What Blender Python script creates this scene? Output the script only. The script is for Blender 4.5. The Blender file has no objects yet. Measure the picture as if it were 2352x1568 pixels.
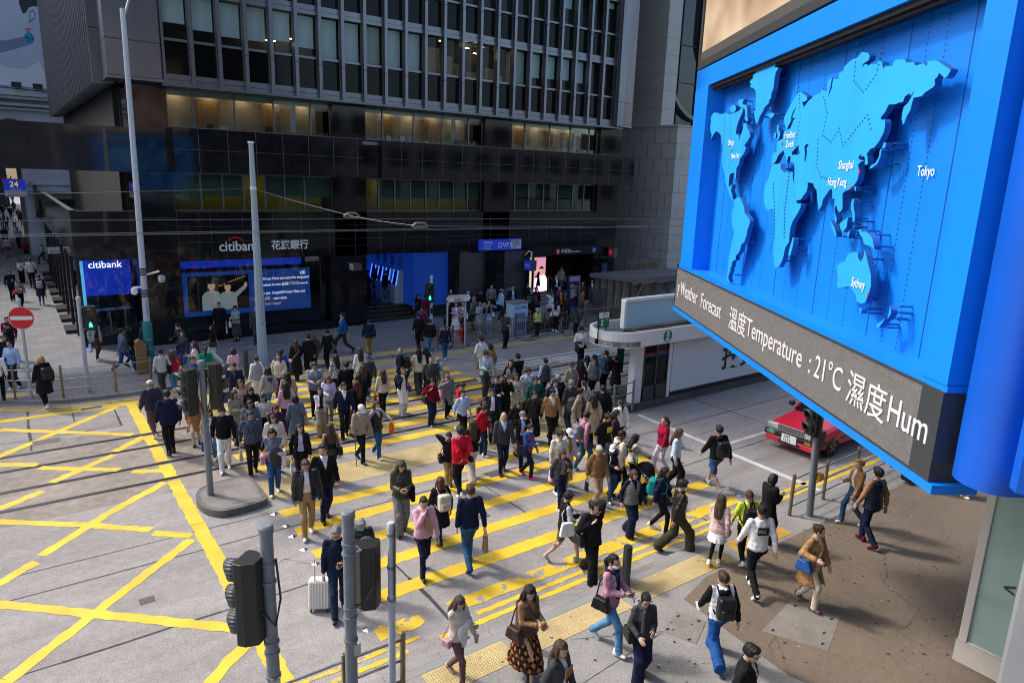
import bpy, math, random
import numpy as np
from mathutils import Vector, Matrix
random.seed(7)
S = bpy.context.scene
COL = S.collection
# ------------------------------------------------------------------ camera, sky, sun, exposure
F_PX, PITCH, ROLL, YAW, CAM_H = 1591.04, math.radians(13.208), math.radians(1.9626), math.radians(36.260), 7.7
def _rot():
    cy, sy = math.cos(YAW), math.sin(YAW)
    f = np.array([sy*math.cos(PITCH), cy*math.cos(PITCH), -math.sin(PITCH)])
    r = np.array([cy, -sy, 0.]); u = np.cross(r, f)
    return np.array([math.cos(ROLL)*r+math.sin(ROLL)*u, -math.sin(ROLL)*r+math.cos(ROLL)*u, f])
RC = _rot(); CAM = np.array([0, 0, CAM_H])
cd = bpy.data.cameras.new('camera'); cam = bpy.data.objects.new('camera', cd); COL.objects.link(cam)
cd.sensor_width = 36; cd.lens = F_PX/2352*36; cd.clip_start = .1; cd.clip_end = 1500
m = Matrix.Identity(4)
for i in range(3):
    m[i][0], m[i][1], m[i][2], m[i][3] = RC[0][i], RC[1][i], -RC[2][i], CAM[i]
cam.matrix_world = m; S.camera = cam
SUN_AZ, SUN_EL = math.radians(-34), math.radians(47)
W = bpy.data.worlds.new('World'); S.world = W; W.use_nodes = True
nt = W.node_tree; bg = nt.nodes['Background']; sky = nt.nodes.new('ShaderNodeTexSky')
sky.sky_type = 'NISHITA'; sky.sun_disc = False; sky.sun_elevation = SUN_EL; sky.sun_rotation = SUN_AZ
sky.dust_density = 4; sky.air_density = 1.0; sky.ozone_density = 1.0
nt.links.new(sky.outputs[0], bg.inputs[0]); bg.inputs[1].default_value = .15
sl = bpy.data.lights.new('sun', 'SUN'); sl.energy = 1.35; sl.angle = math.radians(6.0); sl.color = (1, .955, .90)
so = bpy.data.objects.new('sun', sl); COL.objects.link(so)
sd = Vector((math.sin(SUN_AZ)*math.cos(SUN_EL), math.cos(SUN_AZ)*math.cos(SUN_EL), math.sin(SUN_EL)))
so.rotation_euler = sd.to_track_quat('Z', 'Y').to_euler()
S.view_settings.view_transform = 'Standard'; S.view_settings.look = 'None'
S.view_settings.exposure = 1.1; S.view_settings.gamma = 1
S.render.engine = 'CYCLES'; S.cycles.use_denoising = True
S.cycles.max_bounces = 7; S.cycles.transparent_max_bounces = 10; S.cycles.caustics_reflective = False; S.cycles.caustics_refractive = False
S.cycles.sample_clamp_indirect = 6; S.cycles.filter_width = 1.05
# ------------------------------------------------------------------ pixel (2352-wide photo) to place
def ray(u, v): return RC.T @ np.array([(u-1176)/F_PX, (784-v)/F_PX, 1.])
def onz(u, v, z=0.): d = ray(u, v); return CAM+d*(z-CAM_H)/d[2]
def ony(u, v, y): d = ray(u, v); return CAM+d*y/d[1]
def onx(u, v, x): d = ray(u, v); return CAM+d*x/d[0]
# ------------------------------------------------------------------ materials
MATS = {}
def mat(name, col, rough=.6, metal=0., noise=None, bump=None, emit=None, spec=.5, alpha=None, sheen=0, coat=0):
    """noise = (scale, amount[, stretch xyz]); bump = (scale, strength[, stretch])."""
    if name in MATS: return MATS[name]
    M = bpy.data.materials.new(name); M.use_nodes = True; MATS[name] = M
    n, l = M.node_tree.nodes, M.node_tree.links; b = n['Principled BSDF']
    c = (*col, 1); b.inputs['Base Color'].default_value = c
    b.inputs['Roughness'].default_value = rough; b.inputs['Metallic'].default_value = metal
    b.inputs['Specular IOR Level'].default_value = spec
    if coat: b.inputs['Coat Weight'].default_value = coat; b.inputs['Coat Roughness'].default_value = .08
    if noise or bump: tc = n.new('ShaderNodeTexCoord')
    def tex(sc, st, det=5):
        t = n.new('ShaderNodeTexNoise'); t.inputs['Scale'].default_value = sc; t.inputs['Detail'].default_value = det
        if st:
            mp = n.new('ShaderNodeMapping'); mp.inputs['Scale'].default_value = st
            l.new(tc.outputs['Object'], mp.inputs[0]); l.new(mp.outputs[0], t.inputs['Vector'])
        else: l.new(tc.outputs['Object'], t.inputs['Vector'])
        return t
    if noise:
        ns = noise if isinstance(noise, list) else [noise]
        prev = None
        for q in ns:
            t = tex(q[0], q[2] if len(q) > 2 else None)
            r = n.new('ShaderNodeMapRange'); r.inputs['From Min'].default_value = .3; r.inputs['From Max'].default_value = .7
            r.inputs['To Min'].default_value = 1-q[1]; r.inputs['To Max'].default_value = 1+q[1]
            l.new(t.outputs[0], r.inputs[0])
            mx = n.new('ShaderNodeMix'); mx.data_type = 'RGBA'; mx.blend_type = 'MULTIPLY'; mx.inputs[0].default_value = 1
            if prev is None: mx.inputs[6].default_value = c
            else: l.new(prev, mx.inputs[6])
            l.new(r.outputs[0], mx.inputs[7]); prev = mx.outputs[2]
        l.new(prev, b.inputs['Base Color'])
    if bump:
        t = tex(bump[0], bump[2] if len(bump) > 2 else None, 3)
        bp = n.new('ShaderNodeBump'); bp.inputs['Strength'].default_value = bump[1]; bp.inputs['Distance'].default_value = .02
        l.new(t.outputs[0], bp.inputs['Height']); l.new(bp.outputs[0], b.inputs['Normal'])
    if emit:
        b.inputs['Emission Color'].default_value = (*(emit[1] if len(emit) > 1 else col), 1); b.inputs['Emission Strength'].default_value = emit[0]
    return M
def glass(name, tint=(.8, .9, .9), ior=1.5, rough=.02, amt=1.):
    if name in MATS: return MATS[name]
    M = bpy.data.materials.new(name); M.use_nodes = True; MATS[name] = M
    n, l = M.node_tree.nodes, M.node_tree.links; n.remove(n['Principled BSDF'])
    o = n['Material Output']; tr = n.new('ShaderNodeBsdfTransparent'); tr.inputs[0].default_value = (*tint, 1)
    gl = n.new('ShaderNodeBsdfGlossy'); gl.inputs['Roughness'].default_value = rough
    fr = n.new('ShaderNodeFresnel'); fr.inputs[0].default_value = ior
    mu = n.new('ShaderNodeMath'); mu.operation = 'MULTIPLY'; mu.inputs[1].default_value = amt; l.new(fr.outputs[0], mu.inputs[0])
    mx = n.new('ShaderNodeMixShader'); l.new(mu.outputs[0], mx.inputs[0]); l.new(tr.outputs[0], mx.inputs[1]); l.new(gl.outputs[0], mx.inputs[2])
    l.new(mx.outputs[0], o.inputs[0]); return M
def paint(name, col, under, wear=.5, scale=3.0):
    """road paint worn through to the surface below in patches with their own shapes"""
    if name in MATS: return MATS[name]
    M = mat(name, col, .65, bump=(60, .25)); n, l = M.node_tree.nodes, M.node_tree.links; b = n['Principled BSDF']
    tc = n.new('ShaderNodeTexCoord')
    a = n.new('ShaderNodeTexNoise'); a.inputs['Scale'].default_value = scale; a.inputs['Detail'].default_value = 9; a.inputs['Roughness'].default_value = .68
    l.new(tc.outputs['Object'], a.inputs['Vector'])
    r = n.new('ShaderNodeMapRange'); r.inputs['From Min'].default_value = wear; r.inputs['From Max'].default_value = wear+.02; l.new(a.outputs[0], r.inputs[0])
    t = n.new('ShaderNodeTexNoise'); t.inputs['Scale'].default_value = 1.1; t.inputs['Detail'].default_value = 6; l.new(tc.outputs['Object'], t.inputs['Vector'])
    r2 = n.new('ShaderNodeMapRange'); r2.inputs['From Min'].default_value = .35; r2.inputs['From Max'].default_value = .68; r2.inputs['To Min'].default_value = .78; r2.inputs['To Max'].default_value = 1.08; l.new(t.outputs[0], r2.inputs[0])
    m0 = n.new('ShaderNodeMix'); m0.data_type = 'RGBA'; m0.blend_type = 'MULTIPLY'; m0.inputs[0].default_value = 1; m0.inputs[6].default_value = (*col, 1); l.new(r2.outputs[0], m0.inputs[7])
    mx = n.new('ShaderNodeMix'); mx.data_type = 'RGBA'; l.new(r.outputs[0], mx.inputs[0]); l.new(m0.outputs[2], mx.inputs[6]); mx.inputs[7].default_value = (*under, 1)
    l.new(mx.outputs[2], b.inputs['Base Color']); return M
# ------------------------------------------------------------------ mesh builder and scene tree
class MB:
    def __init__(s): s.v, s.f, s.m = [], [], []
    def add(s, vs, fs, mi=0):
        o = len(s.v); s.v += [tuple(map(float, p)) for p in vs]
        for f in fs: s.f.append([i+o for i in f]); s.m.append(mi)
        return s
    def box(s, x0, x1, y0, y1, z0, z1, mi=0, T=None):
        vs = [(x, y, z) for z in (z0, z1) for y in (y0, y1) for x in (x0, x1)]
        if T is not None: vs = [tuple(T @ Vector(p)) for p in vs]
        return s.add(vs, [(0, 2, 3, 1), (4, 5, 7, 6), (0, 1, 5, 4), (2, 6, 7, 3), (0, 4, 6, 2), (1, 3, 7, 5)], mi)
    def quad(s, pts, mi=0): return s.add(pts, [tuple(range(len(pts)))], mi)
    def prism(s, poly, z0, z1, mi=0, fn=None, top=True, bot=True, side_mi=None):
        """polygon (a, b) extruded over c; fn maps (a, b, c) to a point"""
        fn = fn or (lambda a, b, c: (a, b, c)); n = len(poly)
        A = sum(poly[i][0]*poly[(i+1) % n][1]-poly[(i+1) % n][0]*poly[i][1] for i in range(n))
        if A < 0: poly = poly[::-1]
        vs = [fn(a, b, z0) for a, b in poly]+[fn(a, b, z1) for a, b in poly]
        o = len(s.v); s.add(vs, [(i, (i+1) % n, n+(i+1) % n, n+i) for i in range(n)], mi if side_mi is None else side_mi)
        if top: s.f.append([o+n+i for i in range(n)]); s.m.append(mi)
        if bot: s.f.append([o+i for i in range(n)][::-1]); s.m.append(mi)
        return s
    def tube(s, pts, r, n=8, mi=0, cap=True):
        P = [Vector(p) for p in pts]; R = r if isinstance(r, (list, tuple)) else [r]*len(P)
        prev = None; rings = []; o = len(s.v)
        for i, p in enumerate(P):
            t = ((P[min(i+1, len(P)-1)]-p).normalized()+(p-P[max(i-1, 0)]).normalized())
            t = t.normalized() if t.length > 1e-6 else Vector((0, 0, 1))
            if prev is None: a = t.orthogonal().normalized()
            else: a = (prev-t*prev.dot(t)).normalized()
            prev = a; b = t.cross(a)
            s.v += [tuple(p+(a*math.cos(k*2*math.pi/n)+b*math.sin(k*2*math.pi/n))*R[i]) for k in range(n)]
        for i in range(len(P)-1):
            for k in range(n):
                s.f.append([o+i*n+k, o+i*n+(k+1) % n, o+(i+1)*n+(k+1) % n, o+(i+1)*n+k]); s.m.append(mi)
        if cap:
            s.f.append([o+k for k in range(n)][::-1]); s.m.append(mi)
            s.f.append([o+(len(P)-1)*n+k for k in range(n)]); s.m.append(mi)
        return s
    def lathe(s, prof, c=(0, 0, 0), n=16, mi=0, T=None):
        o = len(s.v)
        for r, z in prof:
            for k in range(n):
                p = Vector((r*math.cos(2*math.pi*k/n), r*math.sin(2*math.pi*k/n), z))
                if T is not None: p = T @ p
                s.v.append((p[0]+c[0], p[1]+c[1], p[2]+c[2]))
        for i in range(len(prof)-1):
            for k in range(n):
                s.f.append([o+i*n+k, o+i*n+(k+1) % n, o+(i+1)*n+(k+1) % n, o+(i+1)*n+k]); s.m.append(mi)
        s.f.append([o+k for k in range(n)][::-1]); s.m.append(mi)
        s.f.append([o+(len(prof)-1)*n+k for k in range(n)]); s.m.append(mi)
        return s
    def build(s, name, mats, parent=None, smooth=False, label=None, bevel=0, seg=2):
        me = bpy.data.meshes.new(name); me.from_pydata(s.v, [], s.f)
        for q in (mats if isinstance(mats, (list, tuple)) else [mats]): me.materials.append(q)
        if max(s.m, default=0): me.polygons.foreach_set('material_index', s.m)
        if smooth:
            me.polygons.foreach_set('use_smooth', [True]*len(s.f))
            if smooth == 'auto': me.set_sharp_from_angle(angle=math.radians(40))
        me.update(); o = bpy.data.objects.new(name, me); COL.objects.link(o)
        if bevel:
            b = o.modifiers.new('bevel', 'BEVEL'); b.width = bevel; b.segments = seg; b.limit_method = 'ANGLE'; b.angle_limit = math.radians(35)
        if parent is not None: attach(o, parent)
        if label: o['label'] = label
        return o
def attach(o, parent):
    """parent without moving; every mesh here is in world axes, parents never rotated before this"""
    o.parent = parent
    o.matrix_parent_inverse = Matrix.Translation(-Vector(parent['_loc'])) if '_loc' in parent else Matrix.Identity(4)
def thing(name, label, cat, loc=(0, 0, 0), group=None):
    o = bpy.data.objects.new(name, None); COL.objects.link(o); o.location = loc; o['_loc'] = tuple(float(x) for x in loc)
    o.empty_display_size = .2
    return tag(o, label, cat, group)
def tag(o, label, cat=None, group=None, kind=None):
    o['label'] = label
    if cat: o['category'] = cat
    if group: o['group'] = group
    if kind: o['kind'] = kind
    return o
def struct(mb, name, mats, label, cat='ground', smooth=False):
    return tag(mb.build(name, mats, None, smooth), label, cat, None, 'structure')
def text(body, size, T, mt, name='lettering', parent=None, ext=.01, align='LEFT', xs=1., bold=0):
    c = bpy.data.curves.new('t', 'FONT'); c.body = body; c.size = size; c.extrude = ext/2; c.align_x = align; c.resolution_u = 3; c.offset = bold
    o = bpy.data.objects.new('t', c); COL.objects.link(o)
    me = bpy.data.meshes.new_from_object(o); bpy.data.objects.remove(o); bpy.data.curves.remove(c)
    me.transform(T @ Matrix.Diagonal((xs, 1, 1, 1))); me.materials.clear(); me.materials.append(mt)
    o = bpy.data.objects.new(name, me); COL.objects.link(o)
    if parent is not None: attach(o, parent)
    return o
def frame(origin, ex, ez):
    """matrix whose local x runs along ex, y along ez, z out of the face"""
    ex = Vector(ex).normalized(); ez = Vector(ez).normalized(); en = ex.cross(ez)
    M = Matrix.Identity(4)
    for i in range(3): M[i][0], M[i][1], M[i][2], M[i][3] = ex[i], ez[i], en[i], origin[i]
    return M
FX = lambda x, y, z: frame((x, y, z), (1, 0, 0), (0, 0, 1))      # on a wall facing the camera side of the road (-Y)
# ------------------------------------------------------------------ shared materials
granite = mat('black_granite', (.010, .010, .012), .06, noise=[(3, .3), (.35, .35)], spec=.36, bump=(.9, .02))
granite2 = mat('charcoal_granite', (.024, .025, .028), .06, noise=(2, .25), spec=.46, bump=(.6, .05))
alu = mat('bronze_aluminium', (.19, .195, .22), .32, .85, noise=(1.5, .12, (1, 1, .2)))
alu_d = mat('dark_aluminium', (.16, .165, .185), .35, .85)
steel = mat('steel', (.42, .42, .43), .35, .9, noise=(8, .15))
brass = mat('brown_steel', (.23, .185, .13), .38, .8, noise=(6, .2))
polegrey = mat('grey_pole_paint', (.16, .19, .215), .42, noise=(9, .12), bump=(40, .08))
polepale = mat('pale_pole_paint', (.42, .47, .52), .45, noise=(5, .1, (1, 1, .2)))
blackp = mat('black_plastic', (.012, .013, .015), .42)
blackm = mat('matt_black', (.008, .008, .009), .7)
white = mat('white_paint', (.78, .79, .8), .5, noise=(1.5, .05))
offw = mat('off_white', (.6, .6, .58), .6)
cityblue = mat('deep_blue', (.008, .03, .30), .35)
letterw = mat('white_letter', (.8, .8, .8), .5)
# ------------------------------------------------------------------ ground, roads, pavements
C_ROAD = (.272, .255, .245); C_BED = (.245, .215, .185)
road_m = mat('road_concrete', C_ROAD, .85, noise=[(.35, .12), (.9, .13, (.18, 2.2, 1)), (6, .11), (28, .20), (80, .28)], bump=(60, .6))
bed_m = mat('tram_bed_concrete', C_BED, .85, noise=[(.5, .22), (4, .16), (30, .18, (.25, 3, 1))], bump=(50, .5, (.2, 3, 1)))
joint_m = mat('joint_bitumen', (.035, .035, .04), .8)
patch_m = mat('asphalt_patch', (.09, .085, .085), .85, noise=(30, .3))
patch2_m = mat('old_concrete_patch', (.235, .215, .20), .85, noise=[(2, .15), (50, .2)], bump=(60, .3, (4, .3, 1)))
pave_m = mat('grey_pavers', (.16, .162, .172), .75, noise=[(1, .1), (40, .12)], bump=(50, .25))
kerb_m = mat('kerb_granite', (.25, .24, .23), .8, noise=[(2, .18), (60, .2)], bump=(40, .3))
conc_m = mat('pavement_concrete', (.25, .243, .23), .85, noise=[(.8, .15), (45, .25)], bump=(70, .4))
conc2_m = mat('pavement_kerb_band', (.235, .238, .235), .8, noise=[(1.2, .12), (60, .12)], bump=(60, .2))
brown_m = mat('brown_aggregate', (.16, .124, .09), .75, noise=[(.6, .16), (12, .1), (75, .42)], bump=(90, .35))  # brown darkened: part of the shade under the billboard is in the colour
tact_m = mat('tactile_yellow', (.43, .34, .16), .7, noise=[(2, .18), (25, .12)])
tact2_m = mat('tactile_orange', (.46, .26, .045), .65, noise=(3, .15))
yel_m = paint('yellow_road_paint', (.72, .49, .032), C_ROAD, .64)
yelw_m = paint('yellow_road_paint_worn', (.72, .49, .032), C_ROAD, .545, 2.2)
wht_m = paint('white_road_paint', (.62, .62, .61), C_ROAD, .64)
rail_m = mat('rail_steel', (.30, .31, .33), .25, 1., noise=(3, .2, (.2, 4, 1)))
groove_m = mat('rail_groove', (.025, .024, .023), .7)
struct(MB().box(-250, 300, -120, 320, -1, 0), 'road', road_m, 'pinkish grey concrete road crossing the whole junction', 'road')
mb = MB()
for y0, y1 in ((17.35, 18.12), (18.30, 19.24), (19.42, 20.64), (20.82, 21.72), (21.9, 22.6)): mb.box(-60, 90, y0, y1, -.2, .003)
struct(mb, 'tram_bed', bed_m, 'brown worn concrete bed between the tram rails', 'tram track')
mb = MB()
for y in (18.2, 19.33, 20.73, 21.81):
    mb.box(-60, 90, y-.085, y+.085, -.2, .004, 1); mb.box(-60, 90, y-.035, y+.03, -.2, .009, 0)
struct(mb, 'tram_rails', [rail_m, groove_m], 'two pairs of polished tram rails set in the road', 'tram track')
mb = MB()
def hj(y, x0, x1, w=.03):
    n = max(2, int((x1-x0)/.8)); ys = [y+random.uniform(-.012, .012) for _ in range(n+1)]
    for i in range(n):
        a, b = x0+(x1-x0)*i/n, x0+(x1-x0)*(i+1)/n; wa = w*random.uniform(.7, 1.4)
        mb.quad([(a, ys[i]-wa/2, .004), (b, ys[i+1]-wa/2, .004), (b, ys[i+1]+wa/2, .004), (a, ys[i]+wa/2, .004)])
def vj(x, y0, y1, w=.035):
    n = max(2, int((y1-y0)/.7)); xs = [x+random.uniform(-.02, .02) for _ in range(n+1)]
    for i in range(n):
        a, b = y0+(y1-y0)*i/n, y0+(y1-y0)*(i+1)/n; wa = w*random.uniform(.6, 1.5)
        mb.quad([(xs[i]-wa/2, a, .0045), (xs[i]+wa/2, a, .0045), (xs[i+1]+wa/2, b, .0045), (xs[i+1]-wa/2, b, .0045)])
hj(14.15, -20, 60, .035); hj(11.77, -20, 60, .035); hj(15.02, -20, 16, .02); hj(13.2, 16, 50, .02); hj(24.3, 14, 60, .025); hj(22.95, -20, 2.3, .02); hj(23.1, 12, 50, .02)
vj(5.7, 8.6, 11.7, .06); vj(19.96, 11.8, 15.8); vj(-.06, 22, 25.8, .07); vj(2.25, 23, 25.6, .06); vj(1.1, 24, 25.9, .04); vj(12.7, 8.6, 11.7, .03); vj(9.3, 11.8, 14.1, .025); vj(27, 8.6, 15.8); vj(20.5, 22.6, 26.4); vj(24.5, 22.6, 26.4); vj(16.5, 23.1, 26.3)
# cracks
def crack(pts, z, w=.012):
    P = []
    for (a, b) in zip(pts, pts[1:]):
        for k in range(5): P.append((a[0]+(b[0]-a[0])*k/5+random.uniform(-.03, .03), a[1]+(b[1]-a[1])*k/5+random.uniform(-.03, .03)))
    P.append(pts[-1])
    for (a, b) in zip(P, P[1:]):
        d = Vector((b[0]-a[0], b[1]-a[1])); n = Vector((-d.y, d.x)).normalized()*w*random.uniform(.4, 1.3)
        mb.quad([(a[0]-n.x, a[1]-n.y, z), (b[0]-n.x, b[1]-n.y, z), (b[0]+n.x, b[1]+n.y, z), (a[0]+n.x, a[1]+n.y, z)])
crack([(6.9, 14.3), (7.0, 14.0), (7.2, 13.6)], .012); crack([(9.6, 14.3), (9.9, 14.05), (10.1, 13.7)], .012); crack([(-.5, 22.9), (.3, 22.7), (1.2, 22.9), (2.6, 23.4)], .0048, .01)
crack([(15.2, 14.3), (15.5, 13.4), (16.2, 12.8)], .0048, .008); crack([(3.3, 12.6), (3.9, 12.9), (4.3, 12.4)], .0048, .006)
struct(mb, 'road_joints', joint_m, 'dark bitumen joints and cracks across the concrete road', 'road joint')
mb = MB()
for x0, x1, y0, y1 in ((.0, 2.2, 23.0, 24.2), (17.2, 20.4, 23.2, 24.2), (21.2, 24, 24.5, 25.6)): mb.box(x0, x1, y0, y1, -.1, .0032)
struct(mb, 'road_patches', patch2_m, 'ribbed older concrete patches in the road', 'road')
mb = MB()
for x0, x1, y0, y1 in ((1.25, 1.5, 12.75, 12.95), (9.7, 10.35, 13.95, 14.3), (14.6, 14.95, 11.9, 12.05), (8.2, 8.5, 12.2, 12.35)): mb.box(x0, x1, y0, y1, -.1, .006)
struct(mb, 'asphalt_patches', patch_m, 'small dark asphalt patches in the pale road', 'road')
# markings: ragged-edged strips of thick paint
def strip(mb, p, q, w, z=.0055, rag=.018, mi=0):
    p, q = Vector(p), Vector(q); d = q-p; L = d.length; d /= L; nn = Vector((-d.y, d.x)); n = max(2, int(L/.14))
    A = [p+d*L*i/n+nn*(w/2+random.uniform(-rag, rag)) for i in range(n+1)]; B = [p+d*L*i/n-nn*(w/2+random.uniform(-rag, rag)) for i in range(n+1)]
    A[0] += d*random.uniform(-.04, .04); B[-1] += d*random.uniform(-.04, .04)
    for i in range(n):
        mb.quad([(B[i].x, B[i].y, z), (B[i+1].x, B[i+1].y, z), (A[i+1].x, A[i+1].y, z), (A[i].x, A[i].y, z)], mi)
mb = MB()
Y0S = [9.65, 10.67, 11.71, 12.74, 13.86, 14.84, 17.68, 18.76, 19.92, 21.02, 22.08, 22.98, 23.82, 24.55]
for i, y in enumerate(Y0S):
    x0 = 4.46 if i else 5.9
    strip(mb, (x0, y), (14.3+(.05 if i % 2 else 0), y), .37 if i < 6 else .38, mi=1 if i in (0,) else 0)
strip(mb, (4.42, 9.66), (5.3, 9.66), .33, rag=.05, mi=1)
struct(mb, 'crosswalk_markings', [yel_m, yelw_m], 'wide yellow crosswalk stripes worn by traffic', 'road marking')
mb = MB()
for y0, y1 in ((21.92, 25.1), (20.83, 21.66), (19.43, 20.63), (18.27, 19.2), (15.35, 18.02), (8.75, 15.36)): strip(mb, (2.76, y0), (2.77, y1), .3, rag=.022, z=.0066)
strip(mb, (-.8, 25.12), (3.0, 25.1), .3); strip(mb, (-8, 26.5), (-.8, 25.12), .3)
DG = [((2.35, 24.95), (-.75, 22.02)), ((-.76, 24.33), (2.4, 21.98)), ((2.66, 21.65), (1.78, 20.82)), ((1.75, 20.6), (.25, 19.42)), ((.06, 19.0), (-.8, 18.42)), ((-4.5, 24.2), (-.76, 21.33)), ((-.76, 21.33), (.02, 20.84)), ((.05, 20.6), (1.75, 19.42)), ((1.98, 19.14), (2.66, 18.82)), ((2.58, 18.02), (1.24, 16.95)), ((1.24, 16.95), (-.1, 15.62)), ((-.2, 15.4), (-3.5, 12.6)), ((-2.8, 18.9), (-.78, 17.7)), ((-.78, 17.7), (.56, 16.72)), ((.56, 16.72), (1.88, 15.6)), ((1.9, 15.42), (2.55, 14.88)), ((2.52, 14.72), (-.72, 11.74)), ((-.72, 11.74), (-3.6, 9.2)), ((-2.8, 15.6), (-.79, 14.1)), ((-.79, 14.1), (2.55, 11.1)), ((2.57, 10.7), (.9, 9.2)), ((-.8, 11.0), (1.6, 8.9)), ((-3.6, 21.9), (-.76, 24.9)), ((-.76, 22.0), (-4, 19.2))]
for i, (a, b) in enumerate(DG): strip(mb, a, b, .225, rag=.022, z=.0046+i*.00006)
struct(mb, 'box_junction_markings', yel_m, 'yellow box junction grid of crossing lines across the tram tracks', 'road marking')
mb = MB()
for y in (9.0, 9.24): strip(mb, (6.2 if y > 9.1 else 5.3, y), (40, y), .115); strip(mb, (-1, y), (5.0 if y > 9.1 else 4.7, y), .1, mi=1)
KERB = [(-30, 33), (-8, 29.2), (-2, 27.5), (-.75, 27.05), (.2, 26.45), (1, 26.15), (2.2, 26.02), (3.3, 26.0), (7, 26.25), (15, 26.45), (40, 26.6), (90, 26.6)]
for o1 in (.42, .7):
    for (a, b) in zip(KERB, KERB[1:]): strip(mb, (a[0], a[1]-o1), (b[0], b[1]-o1), .11, rag=.012)
struct(mb, 'kerb_lines', [yel_m, yelw_m], 'double yellow lines beside both kerbs', 'road marking')
mb = MB()
strip(mb, (16.85, 15.55), (16.62, 8.75), .2, rag=.01); strip(mb, (16.75, 12.2), (46, 12.2), .13, rag=.006)
for y in (23.4, 23.0, 22.65): strip(mb, (15.6+.4*(23.4-y), y), (40, y-.15), .13, rag=.006)
for y in (20.35, 20.0): strip(mb, (17.2, y), (40, y), .1, rag=.005)
for i in range(3): strip(mb, (14.7+i*.05, 21.35-i*.28), (19+i*.3, 21.5-i*.28), .12, rag=.006)
for k, s in enumerate(('TRAMS', 'ONLY')): pass
struct(mb, 'white_lane_markings', wht_m, 'white stop line and lane lines on the road by the tram stop', 'road marking')
o = text('電車站', 1.05, frame((15.5, 19.5, .006), (.97, .1, 0), (-.1, .97, 0)), wht_m, 'road_lettering', None, .002, xs=1.7); tag(o, 'large white characters painted on the tram lane', 'road marking', None, 'structure')
o = text('一電車', .9, frame((17.2, 22.0, .006), (.97, .05, 0), (-.05, .97, 0)), wht_m, 'road_lettering', None, .002, xs=1.7); tag(o, 'second line of white characters painted on the tram lane beyond the rails', 'road marking', None, 'structure')
# far pavement with laid pavers
far_poly = [(x, y+.16) for x, y in KERB]+[(90, 200), (-30, 200)]
def pave_mat():
    M = mat('grey_pavers', (.16, .162, .172)); n, l = M.node_tree.nodes, M.node_tree.links; b = n['Principled BSDF']
    tc = n.new('ShaderNodeTexCoord'); br = n.new('ShaderNodeTexBrick'); br.inputs['Scale'].default_value = 1; br.inputs['Brick Width'].default_value = .62; br.inputs['Row Height'].default_value = .31
    br.inputs['Mortar Size'].default_value = .008; br.inputs['Color1'].default_value = (.155, .157, .168, 1); br.inputs['Color2'].default_value = (.185, .187, .196, 1); br.inputs['Mortar'].default_value = (.07, .07, .075, 1); br.inputs['Bias'].default_value = -.2
    l.new(tc.outputs['Object'], br.inputs['Vector'])
    t = n.new('ShaderNodeTexNoise'); t.inputs['Scale'].default_value = .9; t.inputs['Detail'].default_value = 8; l.new(tc.outputs['Object'], t.inputs['Vector'])
    r = n.new('ShaderNodeMapRange'); r.inputs['From Min'].default_value = .3; r.inputs['From Max'].default_value = .7; r.inputs['To Min'].default_value = .8; r.inputs['To Max'].default_value = 1.18; l.new(t.outputs[0], r.inputs[0])
    mx = n.new('ShaderNodeMix'); mx.data_type = 'RGBA'; mx.blend_type = 'MULTIPLY'; mx.inputs[0].default_value = 1; l.new(br.outputs[0], mx.inputs[6]); l.new(r.outputs[0], mx.inputs[7]); l.new(mx.outputs[2], b.inputs['Base Color'])
pave_mat()
struct(MB().prism(far_poly, -.2, .12), 'pavement', pave_m, 'grey paved footway in front of the dark office block and up the side street', 'pavement')
mb = MB()
for (a, b) in zip(KERB, KERB[1:]):
    L = math.dist(a, b); n = max(1, int(L/.95))
    for i in range(n):
        p = [a[j]+(b[j]-a[j])*(i/n+.006) for j in (0, 1)]; q = [a[j]+(b[j]-a[j])*((i+1)/n-.006) for j in (0, 1)]
        mb.prism([(p[0], p[1]), (q[0], q[1]), (q[0], q[1]+.17), (p[0], p[1]+.17)], -.2, .125)
struct(mb, 'kerb', kerb_m, 'worn granite kerb stones along the paved footway', 'kerb')
mb = MB()
mb.box(4.4, 7.7, 26.36, 26.66, .05, .127, 0); mb.box(7.9, 14.6, 26.5, 27.1, .05, .127, 0); mb.box(-.6, .3, 27.2, 27.8, .05, .127, 0)
tl = []
for x0, x1, y0, y1 in ((4.51, 6.03, 7.69, 8.25), (6.45, 8.6, 7.68, 8.24), (8.98, 11.5, 7.69, 8.26)):
    mb.box(x0, x1, y0, y1, .05, .126, 0); tl.append((x0, x1, y0, y1, 0))
mb.box(11.95, 13.7, 7.7, 8.24, .05, .126, 1); tl.append((11.95, 13.7, 7.7, 8.24, 1)); mb.box(10.75, 11.55, 7.69, 7.97, .05, .1275, 1)
mb.box(4.46, 14.3, 15.62, 16.85, -.1, .006, 0); tl.append((4.46, 14.3, 15.62, 16.85, 2))
for x0, x1, y0, y1, mi in tl:
    z = .126 if mi < 2 else .006; q = 0 if mi == 2 else mi; st = .048 if mi < 2 else .06
    for i in range(int((x1-x0)/st)):
        for j in range(int((y1-y0)/st)):
            x, y = x0+(i+.5)*st, y0+(j+.5)*st; r = .017
            mb.add([(x-r, y-r, z), (x+r, y-r, z), (x+r, y+r, z), (x-r, y+r, z), (x-.009, y-.009, z+.006), (x+.009, y-.009, z+.006), (x+.009, y+.009, z+.006), (x-.009, y+.009, z+.006)], [(0, 1, 5, 4), (1, 2, 6, 5), (2, 3, 7, 6), (3, 0, 4, 7), (4, 5, 6, 7)], q)
    n = int(round((x1-x0)/.3))
struct(mb, 'tactile_paving', [tact_m, tact2_m], 'yellow studded tactile paving at the crossing edges', 'tactile paving')
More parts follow.
